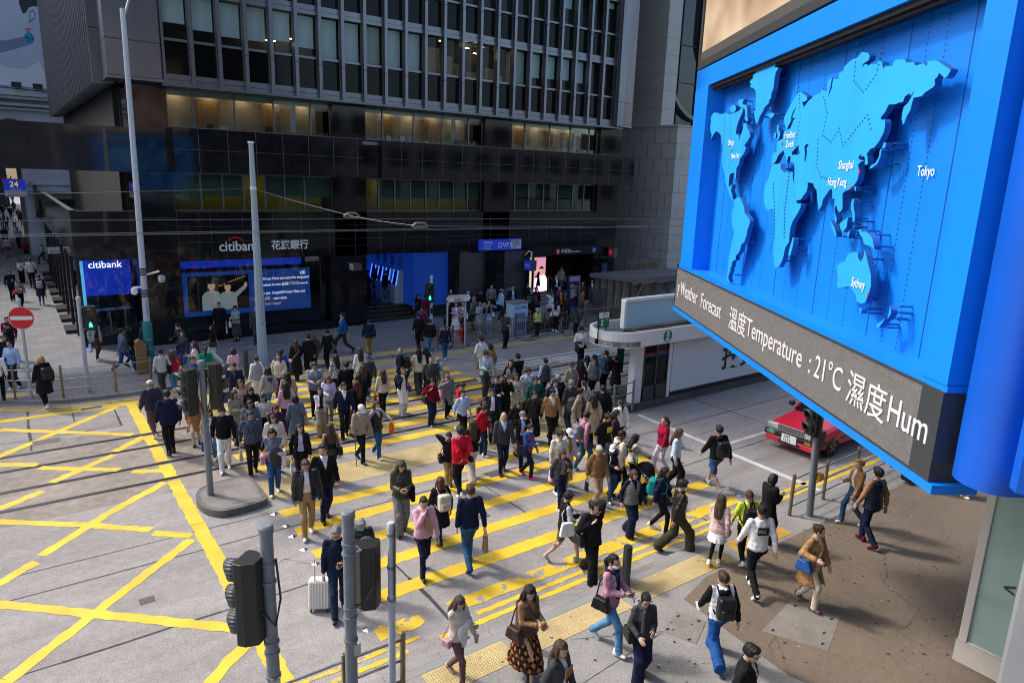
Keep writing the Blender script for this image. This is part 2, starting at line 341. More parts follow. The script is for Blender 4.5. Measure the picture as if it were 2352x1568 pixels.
# near pavement
struct(MB().box(-60, 90, -60, 8.44, -.2, .12), 'near_pavement', conc_m, 'pale ribbed concrete footway along the near kerb', 'pavement')
mb = MB(); x = -30.
while x < 60:
    mb.box(x, x+.99, 8.44, 8.585, -.2, .122, 0); x += 1.0
mb.box(-30, 60, 8.27, 8.43, 0, .1225, 1)
struct(mb, 'near_kerb', [kerb_m, conc2_m], 'pale kerb stones along the near footway', 'kerb')
mb = MB()
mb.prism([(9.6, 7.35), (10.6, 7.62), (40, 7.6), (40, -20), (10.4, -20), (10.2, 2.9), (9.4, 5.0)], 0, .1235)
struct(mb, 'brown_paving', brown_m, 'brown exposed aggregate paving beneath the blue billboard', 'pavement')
mb = MB()
for p, q in (((10.38, 6.03), (12.08, 5.84)), ((12.1, 6.82), (30, 6.85)), ((12.04, 7.55), (12.03, -3)), ((10.5, 6.74), (12.03, 7.2)), ((14.6, 7.6), (14.6, 3)), ((9.4, 5.0), (10.38, 6.03)), ((16.6, 7.6), (16.6, 4)), ((7.1, 7.6), (8.54, 6.9)), ((5.2, 6.6), (8.54, 6.9))):
    d = Vector((q[0]-p[0], q[1]-p[1])).normalized()*.005
    mb.quad([(p[0]+d.y, p[1]-d.x, .126), (q[0]+d.y, q[1]-d.x, .126), (q[0]-d.y, q[1]+d.x, .126), (p[0]-d.y, p[1]+d.x, .126)])
def gc(pts):
    crack([tuple(onz(u, v, .12)[:2]) for u, v in pts], .1265, .012)
gc([(2108, 1233), (2050, 1248), (2033, 1270), (2029, 1295), (2038, 1315), (2030, 1335), (2042, 1350), (2075, 1375), (2112, 1400)]); gc([(2112, 1400), (2093, 1430), (2062, 1447)]); gc([(1776, 1500), (1770, 1485), (1789, 1430)])
for _ in range(420):
    x, y = random.uniform(4.5, 17), random.uniform(1.5, 8.2); r = random.uniform(.012, .035)
    mb.quad([(x+r*math.cos(t)*random.uniform(.7, 1.3), y+r*math.sin(t)*random.uniform(.6, 1.2), .1285) for t in (0, .9, 1.8, 2.7, 3.6, 4.5, 5.4)], 1 if random.random() < .8 else 2)
struct(mb, 'pavement_joints', [mat('joint_dirt', (.09, .082, .072), .85), mat('gum_dark', (.05, .045, .042), .9), mat('gum_pale', (.30, .28, .26), .9)], 'thin dark joints, cracks and gum spots in the near paving', 'pavement')
mc = MB(); cov = mat('cover_concrete', (.20, .185, .165), .8, noise=[(3, .15), (60, .25)], bump=(70, .3))
mc.prism([(9.19, 7.17), (9.4, 6.67), (8.75, 6.35), (8.54, 6.9)], 0, .1275, 0); mc.prism([(10.0, 5.95), (11.3, 6.2), (11.6, 5.4), (10.5, 5.0)], 0, .1275, 0)
for p in ((9.1, 7.05), (8.65, 6.9), (8.75, 6.5), (9.3, 6.75), (10.2, 5.85), (11.2, 6.05), (11.4, 5.45), (10.6, 5.15), (10.9, 5.3)): mc.box(p[0]-.035, p[0]+.035, p[1]-.02, p[1]+.02, .1, .131, 1)
struct(mc, 'pavement_covers', [cov, blackm], 'concrete utility covers with dark lifting slots in the near footway', 'manhole cover')
mc = MB(); cast = mat('cast_iron', (.13, .13, .135), .5, .6, noise=(20, .3), bump=(30, .6))
p = onz(106, 1014)[:2]; mc.box(p[0]-.32, p[0]+.35, p[1]-.2, p[1]+.2, -.1, .006); p = onz(210, 937)[:2]; mc.box(p[0]-.3, p[0]+.3, p[1]-.14, p[1]+.14, -.1, .006)
for i in range(5): p = onz(1270+i*46*1.9, 800-i*8.0*1.9); mc.box(p[0]-.4, p[0]+.4, 26.12, 26.35, -.1, .013)
struct(mc, 'road_gratings', cast, 'cast iron manhole covers and gully gratings in the road', 'manhole cover')
# brass road studs
stud_m = mat('stud_steel', (.45, .46, .48), .25, .9)
for u, v in ((630, 1180), (657, 1207), (672, 1231), (698, 1261), (725, 1294), (815, 1408), (843, 1445), (1668, 1120), (1624, 1105), (1695, 1138), (1560, 1105), (1725, 1160), (1480, 1095)):
    p = onz(u, v); o = MB().add([(-.07, -.07, .004), (.07, -.07, .004), (.07, .07, .004), (-.07, .07, .004), (0, 0, .035)], [(0, 1, 4), (1, 2, 4), (2, 3, 4), (3, 0, 4), (3, 2, 1, 0)]).build('road_stud', stud_m)
    o.location = p; o.rotation_euler.z = .6; tag(o, 'small square steel road stud beside the end of the crosswalk stripes', 'road stud', 'square steel studs beside the crosswalk')
# traffic island
def chaik(p):
    r = []
    for a, b in zip(p, p[1:]+p[:1]): r += [(.75*a[0]+.25*b[0], .75*a[1]+.25*b[1]), (.25*a[0]+.75*b[0], .25*a[1]+.75*b[1])]
    return r
iv = [(2.98, 15.75), (2.93, 16.3), (3.05, 16.75), (3.3, 16.98), (3.65, 17.05), (4.1, 17.05), (4.36, 17.0), (4.4, 16.6), (4.36, 15.6), (4.3, 15.38), (3.5, 15.3), (3.2, 15.4)]
iv = chaik(chaik(iv))
isl = MB().prism(iv, -.1, .17).prism([(3.66+(a-3.66)*.86, 16.18+(b-16.18)*.88) for a, b in iv], .1, .174, 1)
struct(isl, 'traffic_island', [mat('island_kerb', (.11, .108, .105), .8, noise=[(4, .3), (50, .3)], bump=(60, .4)), mat('island_top', (.17, .162, .152), .85, noise=[(2, .2), (60, .35)])], 'small dark kerbed traffic island at the end of the tactile strip', 'traffic island')
mc = MB().box(3.55, 4.2, 15.6, 16.4, .1, .182, 0)
struct(mc, 'island_cover', cov, 'rectangular concrete cover set into the traffic island', 'manhole cover')
# ------------------------------------------------------------------ the dark office block across the road
ob = thing('office_block', 'dark granite office block with metal-finned upper floors over a bank and station entrance', 'building', (15, 33, 0))
glz = glass('window_glass', (.9, .95, .95), 1.5, .015, .6); glz_d = glass('dark_window_glass', (.6, .68, .66), 1.5, .02, .6); shopg = glass('shop_glass', (.8, .85, .88), 1.5, .01, .9)
spand = mat('black_spandrel_glass', (.003, .004, .005), .08, spec=.16)
blind_m = mat('roller_blind', (.55, .74, .75), .8, noise=(1.2, .06)); blind_g = mat('grey_green_blind', (.36, .45, .42), .8)
room_d = mat('dark_room', (.03, .028, .024), .9); beige = mat('room_beige', (.36, .29, .2), .8, noise=(1, .1)); woodp = mat('room_wood', (.30, .17, .06), .6, noise=(3, .2, (6, 1, .3))); yroom = mat('yellow_room', (.42, .34, .07), .8)
cardb = mat('cardboard', (.36, .25, .12), .8, noise=(2, .12)); lampm = mat('room_lamp', (1, .85, .6), .5, emit=(3.6, (1, .78, .5))); lampy = mat('office_lamp', (1, .9, .6), .5, emit=(3, (1, .84, .40)))
mb = MB()
# core walls: piers, sign band, black wall areas
mb.box(4.3, 32.0, 35.3, 62, 3.8, 60, 1)                                  # mass behind everything
for x0, x1, z0, z1 in ((4.45, 5.95, .0, 11.0), (13.05, 14.72, 3.7, 11.0), (21.7, 23.5, 3.7, 11.0), (30.2, 32.0, 0, 11.0)): mb.box(x0, x1, 32.7, 33.9, z0, z1)
mb.box(5.95, 30.2, 32.7, 33.9, 3.72, 5.84); mb.box(5.95, 30.2, 32.72, 33.7, 7.5, 9.3)
for x0, x1 in ((12.8, 14.68), (19.68, 20.2), (21.95, 23.25), (24.85, 25.1)): mb.box(x0, x1, 32.7, 34.3, 0, 3.72)
mb.box(5.95, 12.8, 32.62, 33.2, 0, .5); mb.box(30.72, 31.5, 32.65, 33.8, 0, 3.72)
mb.build('wall', [granite, blackm], ob)
mb = MB()                                                                # fine pale joints between slabs
for z in (4.55, 5.2): mb.box(5.97, 30.2, 32.69, 32.71, z-.006, z+.006)
for k in range(19): x = 6.0+k*1.35; mb.box(x-.006, x+.006, 32.69, 32.71, 3.75, 5.82)
for z in (1.3, 2.6, 4.2, 5.6, 7.4, 9.1): mb.box(4.47, 5.93, 32.69, 32.71, z-.006, z+.006); mb.box(13.07, 14.7, 32.69, 32.71, z-.005, z+.005) if z > 3.8 else None
mb.build('stone_joint', mat('stone_joint', (.07, .07, .07), .6), ob)
mb = MB()                                                                # projecting granite band
mb.box(5.95, 14.2, 31.9, 32.7, 7.5, 9.28); mb.box(14.2, 15.2, 32.15, 32.7, 7.5, 9.05); mb.box(15.2, 32.45, 31.9, 32.7, 7.5, 9.28); mb.box(14.2, 15.2, 32.15, 32.4, 9.05, 9.2, 1)
mb.build('granite_band', [granite, alu_d], ob)
mb = MB()
for k in range(22):
    x = 6.9+k*1.17
    if not 14.1 < x < 15.3: mb.box(x-.006, x+.006, 31.885, 31.91, 7.5, 9.28)
mb.box(5.97, 14.2, 31.885, 31.91, 8.42, 8.43); mb.box(15.2, 32.4, 31.885, 31.91, 8.42, 8.43); mb.box(5.95, 14.2, 31.89, 32.7, 9.28, 9.3); mb.box(15.2, 32.45, 31.89, 32.7, 9.28, 9.3)
mb.build('band_joint', mat('band_joint', (.13, .13, .13), .6), ob)
# tower: fins, fascias, corner piers
BX, BW, NB = 5.84, 1.075, 23
mb = MB()
for i in range(NB+1):
    x = BX+i*BW-.0; w = .075 if 0 < i < NB else .05
    mb.box(x-w, x+w, 31.98, 32.28, 10.93, 60); mb.box(x-w-.025, x+w+.025, 32.2, 32.3, 10.95, 60)
mb.build('mullion', alu, ob)
mb = MB()
for z in (12.38, 15.9, 19.4):
    for i in range(NB+1): x = BX+i*BW; mb.box(x-.079, x+.079, 31.975, 32.29, z-.012, z+.012)
mb.build('mullion_joint', blackm, ob)
mb = MB()
for k in range(14):
    z = 10.95+k*3.49; mb.box(BX, BX+NB*BW, 32.14, 32.42, z, z+.17); mb.box(BX, BX+NB*BW, 32.17, 32.42, z+.19, z+.4); mb.box(BX, BX+NB*BW, 32.2, 32.4, z+1.66, z+1.76)
mb.box(5.7, 31.3, 31.95, 33.6, 10.86, 10.95, 1)
mb.build('fascia', [alu, alu_d], ob)
mb = MB()
for k in range(14): z = 11.35+k*3.49; mb.box(BX, BX+NB*BW, 32.31, 32.6, z, z+1.27)
mb.build('spandrel', spand, ob)
mb = MB()
mb.box(3.8, 5.7, 31.85, 33.6, 12.4, 60); mb.box(3.8, 5.7, 31.85, 33.6, 11.08, 12.38); mb.box(3.77, 5.75, 31.8, 33.6, 10.95, 11.06)
mb.build('corner_pier', alu, ob); mb = MB(); mb.box(30.62, 31.15, 31.8, 33.4, 12.4, 60); mb.box(30.62, 31.15, 31.8, 33.4, 11.05, 12.38)
pr_ = [(31.15, 31.8), (32.3, 32.25), (32.3, 33.4), (31.15, 33.4)]
mb.prism(pr_, 12.4, 60, 1); mb.prism(pr_, 11.05, 12.38, 1); mb.prism([(30.58, 31.76), (31.16, 31.76), (32.34, 32.22), (32.34, 33.4), (30.58, 33.4)], 10.98, 11.04, 0)
mb.build('corner_pier', [alu, mat('bronze_panel', (.12, .10, .12), .3, .7, noise=(1, .2, (1, 1, .2)))], ob)
# tower windows: glass pane part with blind sub-part, copied bay by bay
gm = MB().quad([(0, 0, 0), (BW-.2, 0, 0), (BW-.2, 0, 1.66), (0, 0, 1.66)]).build('window', glz); gme = gm.data; bpy.data.objects.remove(gm)
bmk = {}
def blind_mesh(h, m_):
    k = (round(h, 2), m_.name)
    if k not in bmk:
        o = MB(); n = 7
        for i in range(n):
            x0, x1 = .02+(BW-.24)*i/n, .02+(BW-.24)*(i+1)/n; y0, y1 = .1+.008*math.sin(i*1.7), .1+.008*math.sin((i+1)*1.7)
            o.quad([(x0, y0, 1.66-h), (x1, y1, 1.66-h), (x1, y1, 1.66), (x0, y0, 1.66)])
        o.box(.02, BW-.22, .09, .115, 1.66-h-.025, 1.66-h); o = o.build('blind', m_); bmk[k] = o.data; bpy.data.objects.remove(o)
    return bmk[k]
BL = {1: [1.05, 1.2, 1.3, 1.3, 1.15, 1.3, 1.64, 1.64, 1.62, 1.64, 1.64, 0, 0, 0, 0, 0, 1.6, 1.2, 1.15, 1.1, 1.15, 0, 0], 2: [1.5]*6+[1.2]*5+[0, .9, .7, 0, .6, .4, 0, 0, .8, 0, 0, .3], 3: [1.4]*23}
for fl in (1, 2, 3):
    for i in range(NB):
        o = bpy.data.objects.new('window', gme); COL.objects.link(o); o.parent = ob; p = Vector((BX+i*BW+.1, 32.4, 12.75+(fl-1)*3.49)); o.location = p-Vector((15, 33, 0))
        h = BL[fl][i]
        if h:
            b = bpy.data.objects.new('blind', blind_mesh(h, blind_g if (fl == 1 and i in (8, 16)) else blind_m)); COL.objects.link(b); b.parent = o
mb = MB()                                                                # office rooms behind the tower glass
for fl in (0, 1, 2):
    z = 12.6+fl*3.49; mb.box(BX, 30.6, 33.55, 33.6, z, z+2.2, 0); mb.box(BX, 30.6, 32.45, 33.6, z-.05, z, 0); mb.box(BX, 30.6, 32.45, 33.6, z+1.85, z+1.9, 0)
for x, z in ((9.4, 13.6), (11, 13.5), (20.4, 14.3), (21.2, 14.1), (10.2, 13.3)): mb.box(x, x+.5, 33.2, 33.3, z, z+.025, 2)
for x, z in ((19.0, 14.4), (21.5, 14.42), (22.4, 14.44)): mb.box(x, x+.16, 33, 33.12, z, z+.02, 2)
mb.box(23.2, 23.7, 32.6, 33.1, 12.7, 14.4, 3)
mb.build('office_room', [room_d, blackm, lampm, offw], ob)
for i, (x, n, w) in enumerate(((18.0, 4, .75), (18.85, 3, .62), (19.6, 2, .5), (20.35, 1, .6), (21.5, 2, .55), (22.1, 1, .5))):
    for k in range(n):
        o = MB().box(x+random.uniform(-.04, .04), x+w+random.uniform(-.03, .03), 32.55, 33.0, 12.75+k*.3, 13.04+k*.3).build('carton', cardb)
        tag(o, f'brown cardboard carton inside the upper office window, {("bottom","second","third","top")[k]} of stack {i+1}' if n > 1 else f'single brown carton behind the upper office window, stack {i+1}', 'box', 'cartons stacked behind the office windows')
# second storey glazing with lit rooms
def glazing(z0, z1, spans, y=33.0, opens=(), name='window'):
    for x0, x1, divs in spans:
        xs = [x0]+divs+[x1]; fr = MB()
        for a, b in zip(xs, xs[1:]):
            w = MB().box(a+.03, b-.03, y, y+.012, z0+.03, z1-.03).build(name, glz if z0 > 8 else glz_d, ob)
        for x in xs: fr.box(x-.035, x+.035, y-.05, y+.05, z0, z1)
        fr.box(x0, x1, y-.045, y+.045, z0, z0+.05); fr.box(x0, x1, y-.045, y+.045, z1-.06, z1)
        fr.build('window_frame', alu_d, ob)
glazing(9.32, 10.9, [(5.97, 13.05, [7.0, 8.7, 10.4, 12.1]), (14.75, 21.7, [15.75, 17.5, 19.2, 20.8]), (23.5, 30.2, [24.6, 26.4, 28.0, 29.5])])
glazing(5.86, 7.5, [(5.97, 13.05, [7.1, 8.0, 8.9, 9.85, 10.75, 11.7]), (14.75, 21.7, [15.5, 16.4, 17.3, 18.2, 19.0, 19.9, 20.8]), (23.5, 30.2, [24.0, 25.0, 26.1, 27.2, 28.4, 29.3])])
mb = MB()
for x0, x1 in ((5.97, 13.05), (14.75, 21.7), (23.5, 30.2)):
    z = 9.3; mb.box(x0, x1, 33.05, 33.11, 10.62, 10.9, 5); mb.box(x0, x1, 34.9, 35, z, 11, 0); mb.box(x0, x1, 33.05, 35, 10.95, 11, 3); mb.box(x0, x1, 33.05, 35, z-.05, z, 3); mb.box(x0-.02, x0, 33.05, 35, z, 11, 3); mb.box(x1, x1+.02, 33.05, 35, z, 11, 3)
    n = 5
    for k in range(n):
        x = x0+(x1-x0)*(k+.5)/n
        if k % 2 == 1: mb.box(x-.55, x+.35, 34.78, 34.9, z, 10.7, 1)
        mb.box(x-.25, x+.25, 34.4, 34.75, 10.92, 10.945, 2)
        if k == 3: mb.box(x+.4, x+.62, 33.4, 33.5, z, 10.9, 4)
    z = 5.84; mb.box(x0, x1, 34.4, 34.5, z, 7.6, 6 if x0 < 20 else 3); mb.box(x0, x1, 33.05, 34.5, 7.52, 7.58, 3); mb.box(x0, x1, 33.05, 34.5, z-.05, z, 3)
    if x0 < 20:
        for k in range(4): x = x0+.9+k*1.7; mb.box(x, x+.9, 33.6, 33.75, 7.46, 7.5, 7)
for a, b, zz in ((6.05, 7.05, .4), (7.15, 8.85, .62), (9.9, 11.65, .62), (11.75, 13.0, .62), (15.55, 17.25, .55), (17.35, 19.0, .6), (19.1, 20.75, .6), (20.85, 21.6, .6), (24.1, 25, .75), (25.05, 26.1, .75), (26.15, 28.35, .75)): mb.box(a, b, 33.06, 33.075, 5.9+zz, 7.45, 8)
mb.build('lit_room', [beige, woodp, lampm, room_d, offw, mat('pelmet', (.24, .34, .34), .7), yroom, lampy, blind_g], ob)
# clutter on the window ledge
lm = [blackp, cardb, offw, mat('pink_plastic', (.6, .05, .22), .5), mat('leaf', (.05, .16, .02), .6)]
LED = [(7.55, 0, .3, .22, 'black picture frame'), (8.1, 2, .25, .16, 'white paper card'), (9.0, 3, .28, .12, 'pink flower toy'), (9.45, 1, .25, .22, 'small brown photo frame'), (10.05, 0, .3, .3, 'round black desk clock'), (11.15, 1, .3, .12, 'low brown file tray'), (11.6, 1, .22, .28, 'tall brown clipboard'), (12.0, 3, .22, .1, 'pink cloth bag'), (16.0, 0, .3, .3, 'black monitor'), (16.75, 0, .35, .34, 'wide black monitor'), (17.3, 2, .26, .3, 'white panel'), (19.1, 1, .5, .28, 'brown framed pinboard'), (19.6, 1, .3, .26, 'brown carton'), (20.05, 0, .6, .3, 'black tool case'), (20.75, 1, .25, .3, 'brown binder'), (21.05, 0, .3, .34, 'black screen'), (27.6, 2, .25, .75, 'tall white board')]
for x, mi, w, h, d in LED:
    o = MB().box(x, x+w, 33.12, 33.2, 9.32, 9.32+h).box(x+.02, x+w-.02, 33.112, 33.13, 9.34, 9.3+h, 1).build('ledge_item', [lm[mi], lm[2] if mi == 0 and 'monitor' in d else lm[mi]]); tag(o, d+' standing on the second storey window ledge', 'office item')
pl = MB(); x, y, z = 18.35, 33.2, 9.32
pl.lathe([(.07, 0), (.09, .14)], (x, y, z), 10, 0); pl.tube([(x, y, z+.1), (x+.02, y, z+.45), (x, y, z+.62)], .015, 5, 1)
for k in range(60):
    a, e, r = random.uniform(0, 6.3), random.uniform(-.4, 1.2), random.uniform(.08, .26); c = Vector((x+math.cos(a)*r*math.cos(e), y+math.sin(a)*r*.5, z+.62+math.sin(e)*r*.8)); d = Vector((math.cos(a), math.sin(a), .2))*.07; q = d.cross(Vector((0, 0, 1))).normalized()*.025
    pl.quad([tuple(c-d), tuple(c+q), tuple(c+d), tuple(c-q)], 2)
tag(pl.build('potted_plant', [offw, woodp, lm[4]]), 'bright green bushy pot plant on the second storey window ledge', 'plant')
# ---- bank shopfront
def lit(name, col, e): return mat(name, col, .5, emit=(e, col))
bluescreen = lit('blue_screen', (.004, .022, .30), .5); bluewall = lit('blue_lobby', (.004, .032, .22), .22)
poster_b = mat('poster_blue', (.008, .045, .20), .35, emit=(.25, (.01, .06, .3)))
mb = MB().box(6.05, 12.78, 33.1, 33.115, .5, 3.7); mb.build('shop_window', shopg, ob)
mb = MB().box(5.97, 6.06, 33.0, 33.2, .5, 3.72).box(9.2, 9.23, 33.08, 33.12, .5, 3.7).box(12.35, 12.42, 33.05, 33.15, .5, 3.7); mb.build('shop_frame', blackp, ob)
mb = MB().box(6.0, 12.8, 36.4, 36.5, 0, 3.8, 0).box(6.0, 12.8, 33.15, 36.5, .05, .1, 0).box(6, 12.8, 33.15, 36.5, 3.7, 3.75, 0); mb.build('bank_interior', mat('bank_interior', (.02, .022, .026), .6), ob)
mb = MB().box(6.1, 11.6, 33.5, 33.55, 3.3, 3.68, 0).box(6.15, 11.95, 33.35, 33.4, 1.12, 3.12, 1); mb.build('poster_panel', [bluescreen, poster_b], ob)
skin_p = mat('poster_skin', (.55, .34, .24), .6, emit=(.35, (.55, .34, .24))); sh_p = mat('poster_shirt', (.34, .37, .36), .6, emit=(.25, (.34, .37, .36))); dk = mat('poster_dark', (.02, .014, .012), .6); wm = mat('poster_warm', (.8, .4, .12), .5, emit=(.4, (.8, .4, .12)))
def figure2d(mb_, cx, z0, s, y, arm=False, hair=1, mi=(0, 1, 2)):
    """printed half-length figure on a poster"""
    P = lambda pts, m_, dy: mb_.prism([(cx+a*s, z0+b*s) for a, b in pts], 0, .002, m_, fn=lambda a, b, c: (a, y-dy+c, b))
    P([(-.3, 0), (.3, 0), (.28, .45), (.2, .58), (.07, .62), (-.07, .62), (-.2, .58), (-.3, .45)], mi[1], .004)
    P([(-.06, .58), (.06, .58), (.06, .7), (-.06, .7)], mi[0], .007)
    P([(.105*math.cos(t), .77+.135*math.sin(t)) for t in np.linspace(0, 6.28, 18)[:-1]], mi[0], .01)
    P([(.115*math.cos(t), .80+.13*math.sin(t)) for t in np.linspace(.15, 3.0, 12)]+[(-.07, .84), (.07, .84)], mi[2], .013)
    if arm: P([(.2, .4), (.3, .42), (.62, .72), (.6, .8), (.52, .78), (.2, .55)], mi[1], .016); P([(.56, .72), (.66, .78), (.62, .92), (.54, .86)], mi[0], .02)
mb = MB().box(6.35, 9.0, 33.34, 33.348, 1.35, 2.95, 2); figure2d(mb, 7.35, 1.36, 1.45, 33.338); figure2d(mb, 8.05, 1.36, 1.35, 33.33, True)
for k in range(12): x = 7.7+k*.1; mb.box(x, x+.04, 33.336, 33.338, 2.45+k*.035, 2.5+k*.035, 3)
mb.build('poster_print', [skin_p, sh_p, dk, wm], ob)
gold = mat('gold_letter', (.6, .48, .28), .5, emit=(.5, (.6, .46, .25))); lposter = mat('poster_letter', (.8, .8, .8), .5, emit=(.6, (.8, .8, .85)))
Tx = lambda x, z: FX(x, 33.335, z)
for s_, x, z, sz, mt in (('igold® Private Client and subscribe designated', 9.25, 2.62, .18, lposter), ('nent products to earn up to', 9.25, 2.33, .18, lposter), ('HK$170,000', 11.02-.45, 2.33, .21, gold), ('rewards', 11.42, 2.33, .16, lposter), ('friend to join  Citigold® Private Client and', 9.25, 1.93, .18, lposter), ('HK$12,800', 9.2, 1.66, .21, gold), ('cash rebate', 10.12, 1.66, .18, lposter), ('d Private Client | Citigold', 9.25, 1.42, .15, gold), ('citi', 11.45, 2.82, .30, lposter)):
    text(s_, sz, Tx(x, z), mt, 'lettering', ob, .004, xs=.78)
text('citi', .2, FX(10.9, 33.49, 3.36), letterw, 'lettering', ob, .004)
text('citibank', .62, FX(7.62, 32.66, 4.12), letterw, 'sign_lettering', ob, .05, xs=.93, bold=.006)
text('花旗銀行', .46, FX(9.92, 32.66, 4.16), letterw, 'sign_lettering', ob, .05, xs=.96, bold=.008)
redm = mat('sign_red', (.7, .02, .015), .45)
mb = MB(); mb.tube([(8.03+.3-.3*math.cos(t), 32.64, 4.55+.16*math.sin(t)) for t in np.linspace(.15, math.pi-.15, 12)], .028, 6); mb.build('sign_arc', redm, ob)
# small box sign on the pier
mb = MB().box(13.75, 14.2, 32.2, 32.7, 3.0, 3.35, 0).box(13.74, 13.75, 32.22, 32.68, 3.02, 3.33, 1); mb.build('box_sign', [alu_d, offw], ob)
text('Jetco', .2, frame((13.735, 32.66, 3.1), (0, -1, 0), (0, 0, 1)), mat('teal_letter', (.02, .25, .3), .5), 'lettering', ob, .004, xs=.8)
# ---- cash machine lobby up four steps
mb = MB()
for i in range(4): mb.box(14.7, 19.66 if i else 18.4, 33.0+i*.32, 33.4+i*.32, -.1, .12+.16*(i+1), 0); mb.box(14.7, 18.4, 32.995+i*.32, 33.03+i*.32, .12+.16*(i+1)-.012, .12+.16*(i+1)+.004, 1)
mb.box(14.7, 19.66, 34.2, 38, .0, .76, 0); mb.build('steps', [granite2, mat('brass_nosing', (.38, .28, .07), .4, .8)], ob)
mb = MB().box(14.68, 14.72, 33, 38, .7, 3.7, 1).box(14.7, 19.7, 37.9, 38, .7, 3.7, 0).box(17.6, 19.66, 33.05, 33.12, .76, 3.66, 0).box(14.7, 19.7, 33.2, 38, 3.66, 3.7, 1).box(17.55, 17.62, 33.12, 38, .76, 3.66, 0).box(17.6, 19.66, 33.03, 33.12, .1, .76, 2)
mb.build('lobby_wall', [bluewall, bluewall, granite2], ob)
tubeb = lit('blue_tube', (.03, .12, 1.0), 1.6)
for k in range(4):
    y = 34.3+k*.95
    a = thing('cash_machine', f'tall pale cash machine with blue edge lights, {("nearest the steps","second from the steps","third from the steps","deepest in the lobby")[k]}', 'cash machine', (17.2, y, .76), 'cash machines in the bank lobby')
    MB().prism([(17.05, .76), (17.55, .76), (17.55, 2.6), (17.3, 2.6), (17.15, 1.75), (17.05, 1.7)], y, y+.65, 0, fn=lambda p, q, c: (p, c, q)).build('cabinet', offw, a)
    MB().prism([(17.12, 1.78), (17.15, 1.77), (17.31, 2.56), (17.28, 2.57)], y+.03, y+.1, 0, fn=lambda p, q, c: (p, c, q)).prism([(17.12, 1.78), (17.15, 1.77), (17.31, 2.56), (17.28, 2.57)], y+.55, y+.62, 0, fn=lambda p, q, c: (p, c, q)).build('edge_light', tubeb, a)
    MB().prism([(17.125, 1.8), (17.14, 1.79), (17.30, 2.5), (17.285, 2.51)], y+.12, y+.53, 0, fn=lambda p, q, c: (p, c, q)).build('screen', blackp, a)
    MB().box(17.52, 17.56, y+.1, y+.55, 2.75, 3.3).build('notice', mat('notice_blue', (.12, .25, .5), .5), a)
rl = MB(); rl.tube([(18.3, 32.95, .12), (18.3, 32.95, 1.05), (18.3, 34.2, 1.7), (18.3, 34.2, .76)], .022, 8)
tag(rl.build('handrail', steel), 'slim steel handrail beside the bank steps', 'handrail')
# ---- shutters, exchange sign, station entrance
shm = mat('shutter', (.12, .12, .125), .4, .7, noise=(3, .12))
for x0, x1 in ((20.2, 21.95), (23.25, 24.85)):
    mb = MB(); n = 44
    for i in range(n): z = .1+i*3.5/n; mb.box(x0+.05, x1-.05, 32.9-.02*(i % 2), 33, z, z+3.5/n)
    mb.build('roller_shutter', shm, ob)
    MB().box(x0, x0+.07, 32.8, 33, 0, 3.65).box(x1-.07, x1, 32.8, 33, 0, 3.65).build('shutter_guide', alu, ob)
sb = lit('sign_blue', (.008, .022, .27), .35)
mb = MB().box(21.4, 24.25, 32.45, 32.69, 3.72, 4.32, 0).box(23.5, 24.2, 32.44, 32.46, 3.78, 4.27, 1); sg = mb.build('shop_sign', [sb, offw]); tag(sg, 'blue currency exchange shop sign above the shutters', 'sign')
text('DVFX', .42, FX(22.3+.28, 32.43, 3.85), letterw, 'lettering', sg, .006); text('外幣找換', .15, FX(21.6, 32.43, 4.1), letterw, 'lettering', sg, .006); text('Currency\nExchange', .13, FX(21.6, 32.43, 3.93), letterw, 'lettering', sg, .006)
text('環球貨幣\nWorldwide\nMoney', .13, FX(23.55, 32.43, 4.12), mat('navy_letter', (.01, .02, .2), .5), 'lettering', sg, .006)
bs = MB().box(24.55, 24.95, 31.85, 32.5, 2.5, 3.1, 1).box(24.54, 24.55, 31.88, 32.47, 2.53, 3.07, 0).build('blade_sign', [sb, alu_d]); tag(bs, 'small blue projecting exchange sign on a bent white arm', 'sign'); attach(text('DVFX', .22, frame((24.53, 32.44, 2.72), (0, -1, 0), (0, 0, 1)), letterw, 'lettering', None, .004, xs=.9), bs)
attach(MB().tube([(24.75, 32.7, 3.35), (24.75, 32.4, 3.6), (24.75, 32.1, 3.55), (24.75, 32.1, 3.1)], .045, 8).build('bracket', white), bs)
mb = MB().box(25.1, 30.7, 32.5, 32.9, 3.26, 3.72); ms = mb.build('station_sign', mat('sign_black', (.006, .006, .007), .25)); tag(ms, 'long black station sign above the wide entrance', 'sign')
def roundel(c, r, parent, fr, par_m=None):
    """red disc with the white railway emblem"""
    d = MB().lathe([(r, 0), (r, .012)], (0, 0, 0), 24, 0); w = .085*r*2
    for sx in (1,):
        d.box(-w/2, w/2, -r*.62, r*.62, .012, .018, 1)
        for sgn in (1, -1):
            pts = [(r*.42*math.cos(t), sgn*(r*.62-r*.42*math.sin(t))*1.0) for t in np.linspace(math.pi*1.02, -.02, 9)] if False else [(-r*.45+r*.9*k/8, sgn*(r*.62-.46*r*math.sin(math.pi*k/8))) for k in range(9)]
            for a_, b_ in zip(pts, pts[1:]): d.prism([(a_[0], a_[1]-w/2), (b_[0], b_[1]-w/2), (b_[0], b_[1]+w/2), (a_[0], a_[1]+w/2)], .012, .0175, 1)
        d.box(-r*.3, r*.3, -w/2, w/2, .012, .017, 1)
    o = d.build('emblem', [redm, letterw]); o.data.transform(fr); attach(o, parent) if parent else None; return o
roundel(None, .17, ms, FX(27.05, 32.49, 3.49)); text('中環站', .27, FX(27.28, 32.49, 3.4), letterw, 'lettering', ms, .005); text('Central Station', .15, FX(28.08, 32.49, 3.41), letterw, 'lettering', ms, .005, xs=.85)
